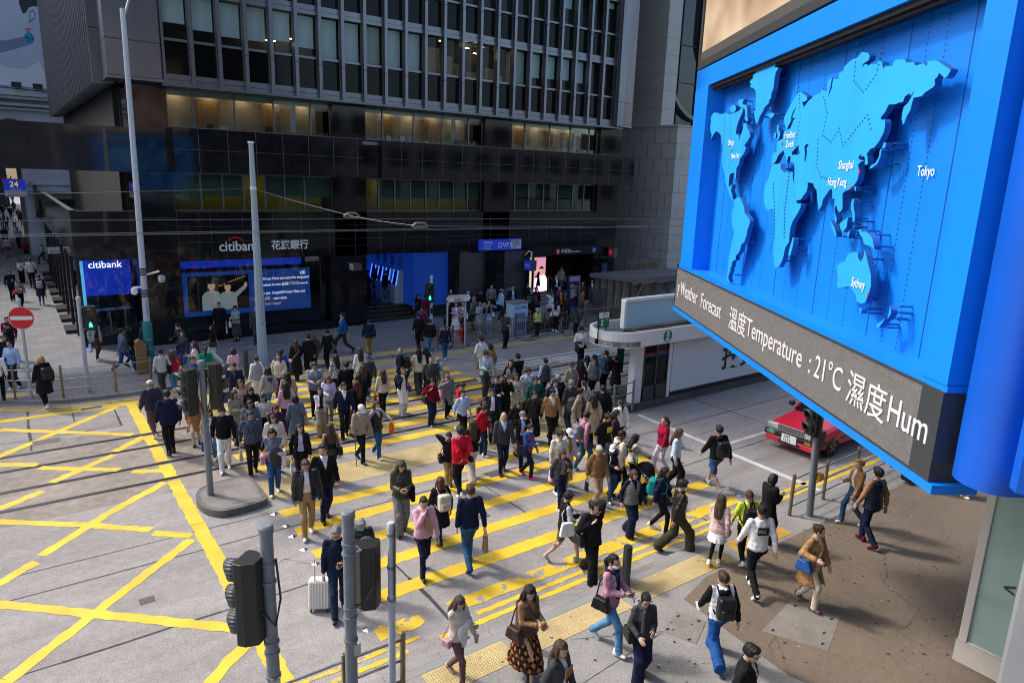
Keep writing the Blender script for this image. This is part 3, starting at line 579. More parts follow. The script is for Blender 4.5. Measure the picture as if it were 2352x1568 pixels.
mb = MB().box(29.85, 30.2, 32.485, 32.5, 3.35, 3.65); o = mb.build('sign_plate', mat('plate_blue', (.02, .12, .35), .5), ms); text('C', .24, FX(29.93, 32.48, 3.41), letterw, 'lettering', ms, .004)
bx = MB().box(31.25, 31.6, 32.0, 32.5, 3.05, 3.62, 0).box(31.24, 31.25, 32.03, 32.47, 3.08, 3.59, 1).build('station_box_sign', [alu_d, redm]); tag(bx, 'red square railway emblem sign projecting beside the entrance', 'sign')
roundel(None, .2, bx, frame((31.238, 32.25, 3.33), (0, -1, 0), (0, 0, 1)))
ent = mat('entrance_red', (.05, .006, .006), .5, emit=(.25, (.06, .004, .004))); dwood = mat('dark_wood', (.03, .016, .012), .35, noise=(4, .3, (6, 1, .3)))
mb = MB().box(25.1, 30.7, 38.5, 38.6, 0, 3.3, 0).box(28.8, 30.75, 34.6, 34.7, 0, 3.3, 1).box(25.1, 30.7, 33, 38.6, 3.2, 3.28, 1).box(25.08, 25.1, 33, 38.6, 0, 3.3, 1).box(30.7, 30.75, 33, 38.6, 0, 3.3, 1).box(25.1, 30.7, 34.4, 38.5, .1, .65, 2)
for i in range(3): mb.box(25.1, 30.7, 33.3+i*.35, 34.5, -.05, .12+.16*(i+1), 2)
mb.build('entrance_hall', [ent, dwood, mat('entrance_step', (.2, .2, .2), .7)], ob)
for nm, x, bgc, ttl in (('cream', 25.5, (.75, .68, .5), ''), ('pink', 26.6, (.85, .35, .5), 'DHA')):
    lb = MB().box(x, x+1.0, 34.25, 34.4, .7, 3.0, 1).box(x+.05, x+.95, 34.235, 34.25, .75, 2.95, 0).build('light_box', [lit('lightbox_'+nm, bgc, .4), alu_d])
    tag(lb, f'tall {nm} backlit advertising panel inside the station entrance', 'light box')
    pm = MB(); figure2d(pm, x+.62, .8, 1.7, 34.23, mi=(0, 1, 2)) if ttl else pm.prism([(x+.2+.25*math.cos(t), 1.9+.35*math.sin(t)) for t in np.linspace(0, 6, 9)], 0, .002, 3, fn=lambda a, b, c: (a, 34.225+c, b))
    pm.build('print', [lit('lb_skin', (.6, .35, .25), .5), lit('lb_white', (.8, .75, .75), .6), dk, lit('lb_red', (.6, .03, .05), .6)], lb)
    if ttl: text(ttl, .26, FX(x+.1, 34.228, 2.0), lit('lb_gold', (.7, .4, .1), .6), 'lettering', lb, .003)
cp = MB().box(30.85, 31.3, 32.55, 32.66, 1.6, 2.6, 0).box(30.9, 31.25, 32.545, 32.556, 1.65, 2.1, 1).build('exit_plate', [mat('navy_plate', (.015, .03, .12), .5), mat('plate_blue', (.02, .12, .35), .5)]); tag(cp, 'navy exit plate with a large white letter beside the entrance', 'sign'); text('C', .4, FX(30.95, 32.54, 1.72), letterw, 'lettering', cp, .004)
tag(MB().tube([(27.9, 33.3, .3), (27.9, 33.3, 1.25), (27.9, 34.3, 1.75), (27.9, 34.3, .65)], .03, 8).build('handrail', steel), 'bent steel handrail inside the station entrance', 'handrail')
# ---- corner shop, podium down the side street, ribbed flank
mb = MB()
mb.box(2.2, 4.45, 33.7, 33.85, 3.78, 5.8, 0); mb.box(2.2, 2.35, 33.85, 57, 3.78, 5.8, 0); mb.box(2.2, 2.3, 57.0, 57.1, 3.6, 5.8, 1)
mb.box(2.8, 4.6, 33.86, 62, 3.78, 4.6, 2); mb.box(3.0, 3.15, 33.85, 60, 4.6, 5.2, 2)
mb.box(1.9, 2.1, 60, 84, 3.9, 6.1, 0); mb.box(2.1, 4.3, 60, 84, 3.9, 5.2, 2)
mb.build('podium_wall', [granite2, blackm, blackm], ob)
mb = MB().box(2.18, 4.5, 33.68, 33.88, 5.8, 5.83).box(2.18, 2.4, 33.68, 57, 5.8, 5.83).box(1.88, 2.12, 60, 84, 6.1, 6.13); mb.build('parapet_cap', alu_d, ob)
mb = MB().box(2.22, 4.45, 33.78, 33.79, .45, 3.76).box(2.22, 2.23, 33.79, 57, .15, 3.76); mb.build('shop_window', shopg, ob)
mb = MB().box(2.2, 4.45, 33.7, 34.0, 0, .45, 0).box(2.2, 2.3, 33.7, 33.82, .4, 3.78, 0)
for k in range(8): y = 36.2+k*2.9; mb.box(2.16, 2.45, y, y+.25, 0, 3.78, 0); mb.box(1.75, 2.3, y+.6, y+2.0, .1, .28, 0)
mb.build('shop_frame', blackp, ob)
mb = MB().box(2.5, 4.4, 35.2, 35.25, 2.05, 3.7, 0).box(2.45, 2.5, 34.2, 35.2, 1.3, 3.7, 3).box(2.4, 4.5, 35.3, 62, 0, 3.75, 2).box(2.36, 2.4, 37.5, 39.5, 1.0, 3.4, 1).box(2.36, 2.4, 43, 46, .6, 3.3, 4).box(2.36, 2.4, 49, 51, .8, 3, 0)
mb.build('shop_display', [bluescreen, lit('pink_screen', (.35, .1, .3), .5), mat('shop_dark', (.012, .012, .014), .5), lit('sky_edge', (.1, .45, .8), .5), lit('violet_screen', (.12, .1, .4), .5)], ob)
text('citibank', .42, FX(2.75, 35.19, 3.28), lit('lit_letter', (.8, .85, .9), 1.2), 'lettering', ob, .005)
for k, x in enumerate((2.75, 3.35, 3.95)):
    t_ = thing('bar_table', f'round pale bar table in the corner bank window, {("by the glass edge","in the middle","by the pier")[k]}', 'table', (x, 34.4, .5), 'bar tables in the corner window')
    MB().lathe([(.3, 1.52), (.3, 1.56)], (x, 34.4+.1*k, 0), 20).build('table_top', offw, t_); MB().lathe([(.2, .5), (.2, .52), (.04, .54), (.04, 1.52)], (x, 34.4+.1*k, 0), 14).build('pedestal', steel, t_)
MB().box(2.3, 4.4, 33.9, 36, .4, .5).build('shop_floor', granite2, ob)
mb = MB(); z0 = 10.85
for k in range(42): y = 33.45+k*.66; mb.box(3.47, 3.98, y, y+.07, z0+.0, 60); mb.box(3.42, 3.47, y-.01, y+.08, z0+.0, 60, 2)
mb.box(3.95, 4.2, 33.4, 61.2, z0+.05, 60, 1)
mb.build('flank_fin', [mat('flank_metal', (.13, .138, .15), .38, .8, noise=(.7, .2, (1, 1, .3))), alu_d, alu], ob)
mb = MB()
for zz in (12.9, 16.4, 19.9):
    for k in range(42): y = 33.45+k*.66; mb.box(3.415, 3.97, y-.006, y+.075, zz, zz+.035)
mb.build('flank_joint', blackm, ob)
mb = MB().box(4.55, 4.57, 33.6, 60, 9.2, 10.85, 0); mb.build('flank_window', glass('flank_glass', (.45, .55, .53), 1.6, .015), ob)
mb = MB()
for k in range(18): y = 34.4+k*1.5; mb.box(4.42, 4.62, y, y+(.3 if k % 2 else .1), 4.6, 10.85)
mb.box(4.6, 4.9, 33.9, 60, 7.3, 9.2); mb.box(4.5, 5.5, 33.9, 60, 10.8, 10.9); mb.build('flank_pier', blackp, ob)
mb = MB().box(5.2, 5.3, 34, 60, 9.2, 10.8, 0).box(5.2, 5.3, 34, 60, 4.6, 7.3, 1); mb.build('flank_room', [mat('flank_room', (.10, .14, .13), .8), mat('flank_low', (.03, .03, .03), .3)], ob)
# footbridge across the side street
fb = thing('footbridge', 'black granite-sided footbridge crossing high over the side street', 'footbridge', (-3, 33, 7.5))
MB().box(-30, 4.45, 32.45, 32.6, 7.45, 9.18).box(-30, 4.45, 35.2, 35.35, 7.45, 9.18).box(-30, 4.45, 32.6, 35.2, 7.45, 7.6).build('side_panel', granite2, fb)
mb = MB()
for x in (-1.1, 1.05, 2.6): mb.box(x-.006, x+.006, 32.435, 32.46, 7.45, 9.18)
mb.box(-30, 4.4, 32.435, 32.46, 8.38, 8.39); mb.build('panel_joint', blackm, fb)
# white classical building closing the side street, with its poster
wb = thing('white_building', 'white stucco classical building with cornices at the end of the side street', 'building', (10, 72, 0))
stuc = mat('white_stucco', (.62, .63, .66), .8, noise=(.6, .1))
mb = MB().box(1.6, 40, 70.3, 90, 0, 14.2).box(-30, 1.6, 70.3, 150, 8.0, 14.2)  # upper block run deep over the street, added to darken it below
for z, d, h in ((5.2, .35, .14), (5.36, .5, .12), (5.9, .2, .1), (7.6, .1, .05), (8.6, .12, .06), (9.6, .1, .05), (10.6, .15, .08), (11.7, .35, .15), (12.0, .6, .2), (12.5, .85, .22), (12.75, 1.0, .25)): mb.box(1.55-d if z < 8 else -16, 40, 70.3-d, 71, z, z+h)
mb.build('wall', stuc, wb)
MB().box(4.9, 5.7, 70.2, 70.4, 8.5, 11.1).box(.9, 1.58, 70.2, 70.9, 9, 11).build('window', blackp, wb)
mb = MB()
for x in (1.6, 3.0, 4.4): mb.box(x, x+.65, 69.3, 69.6, 13.35, 13.75)
mb.tube([(0, 69.5, 13.3), (12, 69.5, 13.1)], .04, 5); mb.build('floodlight', blackp, wb)
po = thing('poster', 'huge bluish advertising poster of a neck and ear with a turquoise earring', 'poster', (2, 70, 14))
pm = lambda u, v: (lambda p: (p[0], p[2]))(ony(u, v, 70.0))
psk = mat('print_skin', (.58, .64, .78), .6, noise=(.15, .12)); pbg = mat('print_pale', (.80, .86, .93), .6); phr = mat('print_hair', (.03, .035, .06), .6); pgem = mat('print_gem', (.02, .30, .50), .4, noise=(3, .9)); ppk = mat('print_pink', (.6, .25, .33), .5, noise=(4, .5)); pdk = mat('print_shade', (.22, .28, .46), .6)
def pp(pts, lvl): return [pm(*p) for p in pts]
mb = MB(); fy = lambda l: (lambda a, b, c: (a, 70.0-.004*l+c, b))
mb.prism([(-12, 13.5), (9, 13.5), (9, 26), (-12, 26)], 0, .2, 1, fn=fy(0))
mb.prism(pp([(-60, -60), (120, -60), (120, 205), (80, 120), (60, 98), (40, 60), (0, 60), (-60, 60)], 1), 0, .002, 0, fn=fy(2))
mb.prism(pp([(-60, 40), (70, 40), (74, 90), (88, 118), (90, 140), (60, 158), (20, 155), (-20, 140), (-60, 110)], 1), 0, .002, 0, fn=fy(3))
mb.prism(pp([(-60, 100), (20, 92), (55, 85), (70, 75), (76, 100), (40, 112), (0, 122), (-60, 125)], 1), 0, .002, 5, fn=fy(4))
mb.prism(pp([(40, -60), (105, -60), (90, 15), (72, 16), (60, 30), (52, 32), (44, 10)], 1), 0, .002, 2, fn=fy(4))
mb.prism(pp([(60, 30), (66, 18), (78, 15), (87, 26), (88, 42), (80, 55), (70, 70), (63, 78), (56, 70), (57, 50)], 1), 0, .002, 0, fn=fy(5))
mb.prism(pp([(66, 27), (76, 22), (82, 32), (80, 44), (70, 52), (64, 58), (68, 42)], 1), 0, .002, 5, fn=fy(6))
mb.prism(pp([(70, 28), (78, 28), (79, 40), (70, 46)], 1), 0, .002, 0, fn=fy(7))
mb.prism(pp([(54, 64), (73, 66), (67, 75), (62, 75)], 1), 0, .002, 4, fn=fy(7)); c_ = pm(67, 88)
mb.prism([(c_[0]+.32*math.cos(t), c_[1]+.42*math.sin(t)) for t in np.linspace(0, 6.28, 13)[:-1]], 0, .002, 3, fn=fy(7))
mb.build('print', [psk, pbg, phr, pgem, ppk, pdk], po)
tag(MB().box(-60, -13, 40, 110, 0, 20).box(-13.2, -13, 40, 110, 4, 5, 1).build('street_building', [mat('grey_stucco', (.26, .26, .27), .8, noise=(.2, .3)), blackp]), 'pale block opposite on the side street', 'building')
# near-black block added for the shaded far end, and a small red sign
tag(MB().box(-20, 1.2, 150, 160, 0, 60).build('distant_dark_block', mat('distant_shade', (.02, .02, .022), .7)), 'dark tower closing the far end of the side street', 'building')
sg = MB().box(.3, 1.4, 110, 110.2, 4.9, 5.6, 0).box(.35, .85, 109.98, 110, 5.0, 5.5, 1).build('far_sign', [mat('dark_red_sign', (.3, .02, .02), .5), redm]); tag(sg, 'tiny red and white bank emblem far down the side street', 'sign')
# blade signs of the cash network
p = ony(35, 433, 58); X, Z = p[0], p[2]
sg = MB().box(X-.62, X+.62, 57.9, 58.1, Z-.55, Z+.6, 0).box(X-.6, X+.6, 57.88, 57.91, Z-.53, Z-.13, 1).build('blade_sign', [sb, offw]); tag(sg, 'dark blue and white hanging sign with a yellow 24 above the side street', 'sign')
text('24', .5, FX(X-.3, 57.87, Z+.12), mat('yellow_letter', (.7, .5, .02), .5, emit=(.4,)), 'lettering', sg, .004); text('Jetco', .3, FX(X-.42, 57.87, Z-.43), mat('navy_letter', (.01, .02, .2), .5), 'lettering', sg, .004); text('自動櫃員機', .14, FX(X-.35, 57.87, Z-.08), letterw, 'lettering', sg, .004)
p = ony(134, 575, 44); X, Z = p[0], p[2]
sg = MB().box(X-.5, X+.5, 43.9, 44.1, Z-.17, Z+.17, 0).box(X-.48, X+.48, 43.88, 43.9, Z-.15, Z+.15, 1).build('blade_sign', [alu_d, offw]); tag(sg, 'small white box sign with teal letters low on the side street wall', 'sign'); text('Jetco', .24, FX(X-.38, 43.87, Z-.08), mat('teal_letter', (.02, .25, .3), .5), 'lettering', sg, .004)
# ---- pale stone building right of the lane
sbd = thing('stone_building', 'pale stone-clad building with a curved metal-framed dark glass corner', 'building', (42, 36, 0))
stone = mat('pale_stone', (.47, .45, .415), .8, noise=[(.8, .06), (40, .05)]); stj = mat('stone_shadow_joint', (.17, .165, .155), .8)
cx, cy = 38.0, 33.5
L0 = [(cx, cy), (cx-.95, cy+7), (cx-.95, 60), (60, 60), (60, cy)]
mb = MB().prism(L0, 0, 11.6, 0); zt = 11.6
tw = [(36.6, 36.2), (36.0, 41), (36.0, 60), (60, 60), (60, 36.2)]
mb.prism([(37.9, 35.0), (37.3, 42), (37.3, 60), (60, 60), (60, 37.2), (39.2, 37.2), (39.2, 35.0)], zt, 60, 0); mb.box(39.2, 40.0, 36.0, 37.2, zt, 13.5)
mb.prism([(cx-.06, cy-.06), (cx-1.0, cy+7), (60, cy+7), (60, cy-.06)], 11.55, 11.66, 0)
mb.build('wall', stone, sbd)
mb = MB()
def ring(poly, z, w=.025, off=.006):
    for (a, b) in zip(poly, poly[1:]):
        d = Vector((b[0]-a[0], b[1]-a[1])).normalized(); n = Vector((d.y, -d.x))*off
        n = n if (n.x < 0 or n.y < 0) else -n
        mb.quad([(a[0]+n.x, a[1]+n.y, z), (b[0]+n.x, b[1]+n.y, z), (b[0]+n.x, b[1]+n.y, z+w), (a[0]+n.x, a[1]+n.y, z+w)])
for k, z in enumerate((1.2, 2.4, 3.0, 4.2, 5.3, 5.9, 7.1, 8.3, 9.4, 10.4)):
    ring([(cx-.95, cy+7), (cx, cy), (60, cy)], z)
    for j in range(6):
        t = (j+.5*(k % 2))/6; x, y = cx-.95*t, cy+7*t; mb.box(x-.03, x+.0, y-.012, y+.012, z, z+1.1 if k != 2 else z+1.1); x2 = cx+.6+j*2.2+(k % 2)*1.1; mb.box(x2-.012, x2+.012, cy-.006, cy, z, z+1.1)
for z in (12.8, 14.0, 15.1, 16.3, 17.4): ring([(37.3, 42), (37.9, 35.0), (39.2, 35.0)], z)
mb.build('stone_joint', stj, sbd)
dg = mat('dark_teal_glass', (.004, .014, .017), .06, spec=.6); fmt = mat('frame_metal', (.20, .17, .155), .4, .6)
MB().box(39.3, 58, 36.9, 37.0, 11.7, 60).build('curtain_glass', dg, sbd)
def uframe(x0, x1, zb, r, w, d0, d1):
    P = [(x0, 60)]+[(x0+r-r*math.cos(t), zb+r-r*math.sin(t)) for t in np.linspace(0, math.pi/2, 10)]+[(x1-r+r*math.sin(t), zb+r-r*math.cos(t)) for t in np.linspace(0, math.pi/2, 10)]+[(x1, 60)]
    Q = [(x0+w, 60)]+[(x0+r-(r-w)*math.cos(t), zb+r-(r-w)*math.sin(t)) for t in np.linspace(0, math.pi/2, 10)]+[(x1-r+(r-w)*math.sin(t), zb+r-(r-w)*math.cos(t)) for t in np.linspace(0, math.pi/2, 10)]+[(x1-w, 60)]
    o = MB()
    for i in range(len(P)-1): o.prism([P[i], P[i+1], Q[i+1], Q[i]], d0, d1, 0, fn=lambda a, b, c: (a, c, b))
    return o
uframe(39.8, 52, 12.3, 4.2, .28, 36.5, 36.95).build('metal_frame', fmt, sbd); uframe(43.5, 60, 15.8, 2.6, .35, 36.2, 36.9).build('metal_frame', fmt, sbd)
mb = MB()
for x in (41.4, 43.4): mb.box(x-.03, x+.03, 36.8, 36.92, 11.7, 60)
for z in (15.0, 17.6): mb.box(39.5, 52, 36.82, 36.93, z, z+.05)
mb.build('glazing_bar', blackp, sbd); tag(MB().box(44.0, 44.5, 36.7, 36.85, 18.5, 18.56).build('ceiling_lamp', lampm), 'small lit lamp behind the dark teal glass', 'lamp')
tag(MB().box(32.1, 37.5, 41, 60, 0, 60).build('lane_building', granite2), 'dark wall closing the lane beside the office block', 'building')
# louvred grille behind the tent
mb = MB()
for k in range(15): mb.box(33.5+k*.22, 33.56+k*.22, 33.0, 33.05, 1.7, 2.45)
mb.box(33.4, 37, 32.98, 33.07, 2.4, 2.5); tag(mb.build('lane_fence', brass), 'short brown barred fence behind the tarpaulin tent', 'fence')
# unseen block behind the viewer, added to darken granite reflections and shape skylight
mb = MB().box(-60, 120, -40, -14, 0, 14, 0)
for k in range(3):
    for x in range(-58, 118, 4): mb.box(x, x+2.6, -14, -13.97, 5+k*3.6, 7.2+k*3.6, 1)
tag(mb.build('opposite_building', [mat('opposite_wall', (.20, .21, .225), .8), spand]), 'grey windowed block standing behind the viewer', 'building')
# mapdata
LAND = {'na': [(13.34,8.79),(13.31,8.84),(13.37,8.91),(13.28,8.97),(13.16,9.0),(12.94,8.96),(12.78,8.93),(12.54,8.94),(12.34,8.9),(12.19,8.88),(12.02,8.9),(11.87,8.91),(11.74,8.94),(11.67,8.95),(11.68,8.88),(11.82,8.75),(11.88,8.67),(11.91,8.56),(11.75,8.51),(11.67,8.42),(11.67,8.5),(11.6,8.57),(11.57,8.7),(11.45,8.68),(11.38,8.6),(11.3,8.57),(11.22,8.48),(11.29,8.42),(11.44,8.34),(11.36,8.31),(11.37,8.27),(11.43,8.21),(11.58,8.14),(11.59,8.06),(11.7,7.99),(11.67,7.83),(11.71,7.82),(11.77,7.91),(11.85,7.92),(11.99,7.89),(12.0,7.78),(11.99,7.7),(11.91,7.69),(11.86,7.73),(11.82,7.72),(11.85,7.63),(11.73,7.53),(11.76,7.52),(11.65,7.47),(11.67,7.46),(11.76,7.48),(11.85,7.53),(12.0,7.63),(12.02,7.66),(12.19,7.78),(12.19,7.83),(12.35,7.98),(12.48,8.09),(12.53,8.26),(12.48,8.32),(12.6,8.44),(12.66,8.56),(12.81,8.63),(12.96,8.66),(13.12,8.6),(13.22,8.52),(13.19,8.6),(13.31,8.69)],
'sa': [(11.65,7.48),(11.58,7.5),(11.49,7.53),(11.37,7.52),(11.23,7.44),(11.13,7.36),(11.11,7.29),(10.98,7.25),(10.85,7.2),(10.83,7.15),(10.9,7.04),(10.92,6.94),(10.98,6.84),(11.1,6.79),(11.13,6.69),(11.25,6.6),(11.29,6.61),(11.28,6.52),(11.39,6.5),(11.43,6.46),(11.43,6.4),(11.49,6.36),(11.46,6.32),(11.53,6.24),(11.53,6.18),(11.44,6.13),(11.53,6.13),(11.6,6.17),(11.6,6.24),(11.6,6.35),(11.61,6.55),(11.56,6.76),(11.51,6.87),(11.49,6.97),(11.59,7.03),(11.68,7.19),(11.69,7.3),(11.63,7.37)],
'gr': [(11.17,8.83),(11.12,8.87),(11.14,9.01),(11.16,9.07),(11.21,9.16),(11.34,9.21),(11.45,9.23),(11.46,9.25),(11.4,9.26),(11.5,9.31),(11.44,9.34),(11.37,9.35),(11.38,9.4),(11.29,9.41),(11.27,9.46),(11.08,9.45),(11.0,9.43),(10.99,9.46),(10.83,9.48),(10.61,9.46),(10.5,9.43),(10.55,9.4),(10.38,9.36),(10.47,9.32),(10.49,9.25),(10.49,9.17),(10.49,9.1),(10.54,9.04),(10.54,8.97),(10.61,8.94),(10.59,8.91),(10.75,8.86),(10.81,8.8),(10.9,8.75),(10.95,8.66),(11.01,8.64),(11.09,8.71)],
'ic': [(10.57,8.74),(10.49,8.76),(10.38,8.75),(10.35,8.71),(10.45,8.68),(10.54,8.7)],
'ba': [(11.94,9.09),(11.82,9.09),(11.69,9.07),(11.74,9.0),(11.54,8.97),(11.48,8.9),(11.44,8.78),(11.38,8.73),(11.46,8.7),(11.56,8.78),(11.54,8.82),(11.59,8.91),(11.71,8.95),(11.82,8.96),(11.93,9.02)],
'vi': [(12.35,9.01),(12.26,9.02),(12.17,9.04),(12.04,9.0),(12.02,8.94),(12.1,8.9),(12.3,8.95)],
'gb': [(10.2,8.56),(10.14,8.57),(10.14,8.51),(10.05,8.44),(10.08,8.37),(10.18,8.36),(10.13,8.41),(10.18,8.48)],
'ie': [(10.26,8.46),(10.21,8.47),(10.2,8.39),(10.27,8.38),(10.28,8.44)],
'eu': [(9.44,7.97),(9.49,8.03),(9.6,8.04),(9.61,8.12),(9.69,8.12),(9.71,8.04),(9.78,8.12),(9.87,8.21),(9.93,8.19),(10.04,8.14),(10.09,8.07),(10.18,8.03),(10.25,8.05),(10.26,8.17),(10.1,8.2),(10.14,8.33),(9.95,8.37),(9.94,8.43),(9.91,8.47),(9.86,8.49),(9.88,8.49),(9.94,8.57),(9.98,8.61),(9.97,8.67),(9.87,8.75),(9.77,8.84),(9.67,8.91),(9.55,8.95),(9.49,8.92),(9.34,8.87),(9.31,8.82),(9.39,8.8),(9.46,8.81),(9.39,8.73),(9.27,8.8),(9.17,8.83),(9.06,8.86),(8.96,8.86),(8.93,8.9),(8.79,8.86),(8.8,8.97),(8.73,9.01),(8.7,9.0),(8.71,8.91),(8.74,8.79),(8.73,8.79),(8.67,8.89),(8.67,8.99),(8.51,8.97),(8.54,9.03),(8.43,9.05),(8.43,9.09),(8.28,9.14),(8.14,9.15),(8.07,9.19),(7.94,9.16),(7.88,9.12),(7.89,9.08),(7.99,9.06),(8.03,9.02),(7.95,9.05),(7.89,9.02),(7.84,9.03),(7.71,9.01),(7.7,9.04),(7.61,9.02),(7.59,8.97),(7.56,8.94),(7.54,8.97),(7.51,8.96),(7.39,8.95),(7.39,8.99),(7.35,9.0),(7.2,8.98),(7.15,8.94),(7.03,8.93),(7.0,8.89),(6.95,8.89),(6.85,8.89),(6.82,8.86),(6.8,8.87),(6.8,8.9),(6.69,8.89),(6.63,8.87),(6.49,8.8),(6.43,8.77),(6.47,8.72),(6.51,8.71),(6.53,8.73),(6.6,8.77),(6.61,8.74),(6.65,8.72),(6.63,8.67),(6.66,8.65),(6.77,8.62),(6.81,8.59),(6.94,8.59),(6.95,8.54),(6.96,8.48),(7.01,8.42),(7.03,8.36),(7.05,8.35),(7.09,8.41),(7.09,8.49),(7.08,8.52),(7.02,8.55),(6.97,8.61),(6.93,8.66),(7.0,8.61),(7.01,8.64),(7.09,8.62),(7.11,8.57),(7.18,8.57),(7.25,8.56),(7.36,8.57),(7.41,8.5),(7.48,8.45),(7.45,8.42),(7.4,8.43),(7.37,8.37),(7.38,8.29),(7.45,8.2),(7.52,8.15),(7.59,8.14),(7.65,8.09),(7.63,8.06),(7.6,7.98),(7.66,7.97),(7.67,8.03),(7.7,8.07),(7.76,8.06),(7.76,8.1),(7.82,8.06),(7.79,8.03),(7.68,8.02),(7.75,8.01),(7.8,7.98),(7.78,7.94),(7.76,7.86),(7.77,7.81),(7.83,7.75),(7.94,7.7),(8.0,7.69),(8.06,7.66),(8.01,7.49),(8.07,7.44),(8.12,7.47),(8.18,7.53),(8.19,7.5),(8.18,7.44),(8.11,7.37),(8.11,7.31),(8.16,7.36),(8.21,7.5),(8.23,7.6),(8.28,7.59),(8.32,7.71),(8.38,7.7),(8.45,7.64),(8.52,7.58),(8.53,7.51),(8.6,7.44),(8.67,7.58),(8.72,7.69),(8.78,7.71),(8.84,7.77),(9.0,7.78),(8.98,7.74),(8.99,7.67),(9.13,7.56),(9.27,7.54),(9.38,7.69)],
'af': [(10.22,8.03),(9.94,8.03),(9.91,7.96),(9.81,7.92),(9.73,7.9),(9.66,7.92),(9.49,7.91),(9.49,7.86),(9.41,7.75),(9.36,7.63),(9.29,7.54),(9.24,7.5),(9.13,7.51),(9.12,7.46),(9.2,7.37),(9.3,7.28),(9.35,7.2),(9.36,7.1),(9.34,6.99),(9.45,6.9),(9.46,6.81),(9.49,6.72),(9.58,6.62),(9.67,6.6),(9.74,6.61),(9.82,6.78),(9.87,6.98),(9.86,7.11),(9.93,7.26),(9.95,7.36),(10.04,7.4),(10.14,7.38),(10.24,7.38),(10.36,7.47),(10.41,7.57),(10.41,7.72),(10.3,7.84),(10.28,7.94)],
'ma': [(9.28,6.93),(9.23,7.06),(9.19,7.06),(9.2,6.93),(9.24,6.81),(9.3,6.82),(9.3,6.87)],
'ho': [(7.35,8.19),(7.3,8.19),(7.31,8.14),(7.37,8.13)],
'jp': [(7.4,8.13),(7.37,8.12),(7.37,8.05),(7.41,7.98),(7.5,7.94),(7.56,7.93),(7.54,7.96),(7.45,7.99),(7.4,8.05)],
'tw': [(7.81,7.74),(7.78,7.74),(7.77,7.69),(7.8,7.7)],
'ph': [(7.83,7.59),(7.81,7.61),(7.78,7.59),(7.78,7.54),(7.72,7.44),(7.7,7.37),(7.74,7.35),(7.77,7.44),(7.83,7.51)],
'bo': [(8.03,7.32),(7.97,7.35),(7.86,7.4),(7.86,7.36),(7.86,7.29),(7.93,7.23),(7.99,7.26)],
'su': [(8.28,7.34),(8.24,7.33),(8.13,7.26),(8.06,7.18),(8.08,7.16),(8.18,7.24)],
'cl': [(7.81,7.24),(7.77,7.26),(7.78,7.21),(7.79,7.17),(7.82,7.2)],
'ng': [(7.6,7.28),(7.55,7.29),(7.53,7.26),(7.45,7.27),(7.37,7.25),(7.29,7.21),(7.25,7.15),(7.21,7.1),(7.27,7.12),(7.36,7.13),(7.44,7.14),(7.49,7.2),(7.56,7.24)],
'au': [(7.96,6.83),(7.92,6.87),(7.79,6.91),(7.74,7.0),(7.69,7.01),(7.65,7.03),(7.54,7.04),(7.52,6.98),(7.45,6.94),(7.41,7.0),(7.41,7.08),(7.35,7.01),(7.29,6.93),(7.21,6.83),(7.18,6.72),(7.2,6.63),(7.24,6.53),(7.32,6.5),(7.41,6.51),(7.46,6.58),(7.51,6.6),(7.55,6.64),(7.65,6.64),(7.76,6.61),(7.85,6.59),(7.89,6.6),(7.89,6.69)],
'ta': [(7.35,6.45),(7.29,6.45),(7.29,6.4),(7.32,6.4)],
'nz': [(6.78,6.58),(6.74,6.51),(6.79,6.43),(6.78,6.51)],
'nz2': [(6.82,6.45),(6.86,6.39),(6.92,6.32),(6.96,6.32),(6.96,6.35),(6.88,6.4)]}
SEAS = [[(9.62,8.77),(9.71,8.71),(9.75,8.64),(9.73,8.6),(9.82,8.52),(9.84,8.48),(9.73,8.49),(9.68,8.56),(9.66,8.6),(9.58,8.61),(9.69,8.62),(9.71,8.65),(9.66,8.71)],[(9.58,8.13),(9.58,8.18),(9.47,8.23),(9.39,8.26),(9.4,8.22),(9.33,8.15),(9.41,8.13),(9.49,8.14)],[(9.22,8.23),(9.17,8.26),(9.1,8.25),(9.15,8.21),(9.12,8.14),(9.13,8.04),(9.17,8.05),(9.18,8.13)]]
# ------------------------------------------------------------------ corner building and its blue billboard (real place: over the near footway)
AZ = math.radians(33.98); EV = Vector((math.sin(AZ), math.cos(AZ), 0)); NV = Vector((math.cos(AZ), -math.sin(AZ), 0))
def BP(s, d, z): return tuple(EV*s+NV*d+Vector((0, 0, z)))
BT = Matrix(((EV[0], NV[0], 0, 0), (EV[1], NV[1], 0, 0), (0, 0, 1, 0), (0, 0, 0, 1)))      # local (s, d, z)
def BF(s, d, z): return frame(BP(s, d, z), -EV, (0, 0, 1))
cb = thing('corner_building', 'near corner building with a pale glazed shopfront under the billboard', 'building', (12, 2, 0))
cream = mat('cream_stone', (.48, .45, .40), .6, noise=(2, .06)); creamf = mat('cream_metal', (.52, .50, .46), .45)
mb = MB(); mb.box(-8, 14.2, 4.55, 14, 5.25, 34, 0, BT); mb.box(4.2, 4.4, 4.0, 4.6, 5.2, 20, 0, BT); mb.box(3.3, 3.6, 4.1, 4.6, 5.2, 20, 0, BT); mb.box(2.4, 2.9, 4.05, 4.6, 5.2, 20, 0, BT)
mb.build('upper_wall', mat('upper_dark', (.03, .032, .036), .3), cb)
mb = MB().box(12.3, 24, -14, 3.66, 0, 5.24, 1).box(12.1, 24, -14, 3.72, 0, .5, 0); mb.build('wall', [cream, mat('shop_back', (.16, .24, .21), .7)], cb)
mb = MB().box(12.11, 12.34, 3.57, 3.7, .5, 5.24).box(12.12, 12.3, -14, 3.57, .5, .53); mb.build('shop_frame', creamf, cb, bevel=.02)
shopw = mat('patterned_glass', (.30, .42, .38), .12, noise=(.8, .1), spec=.6)
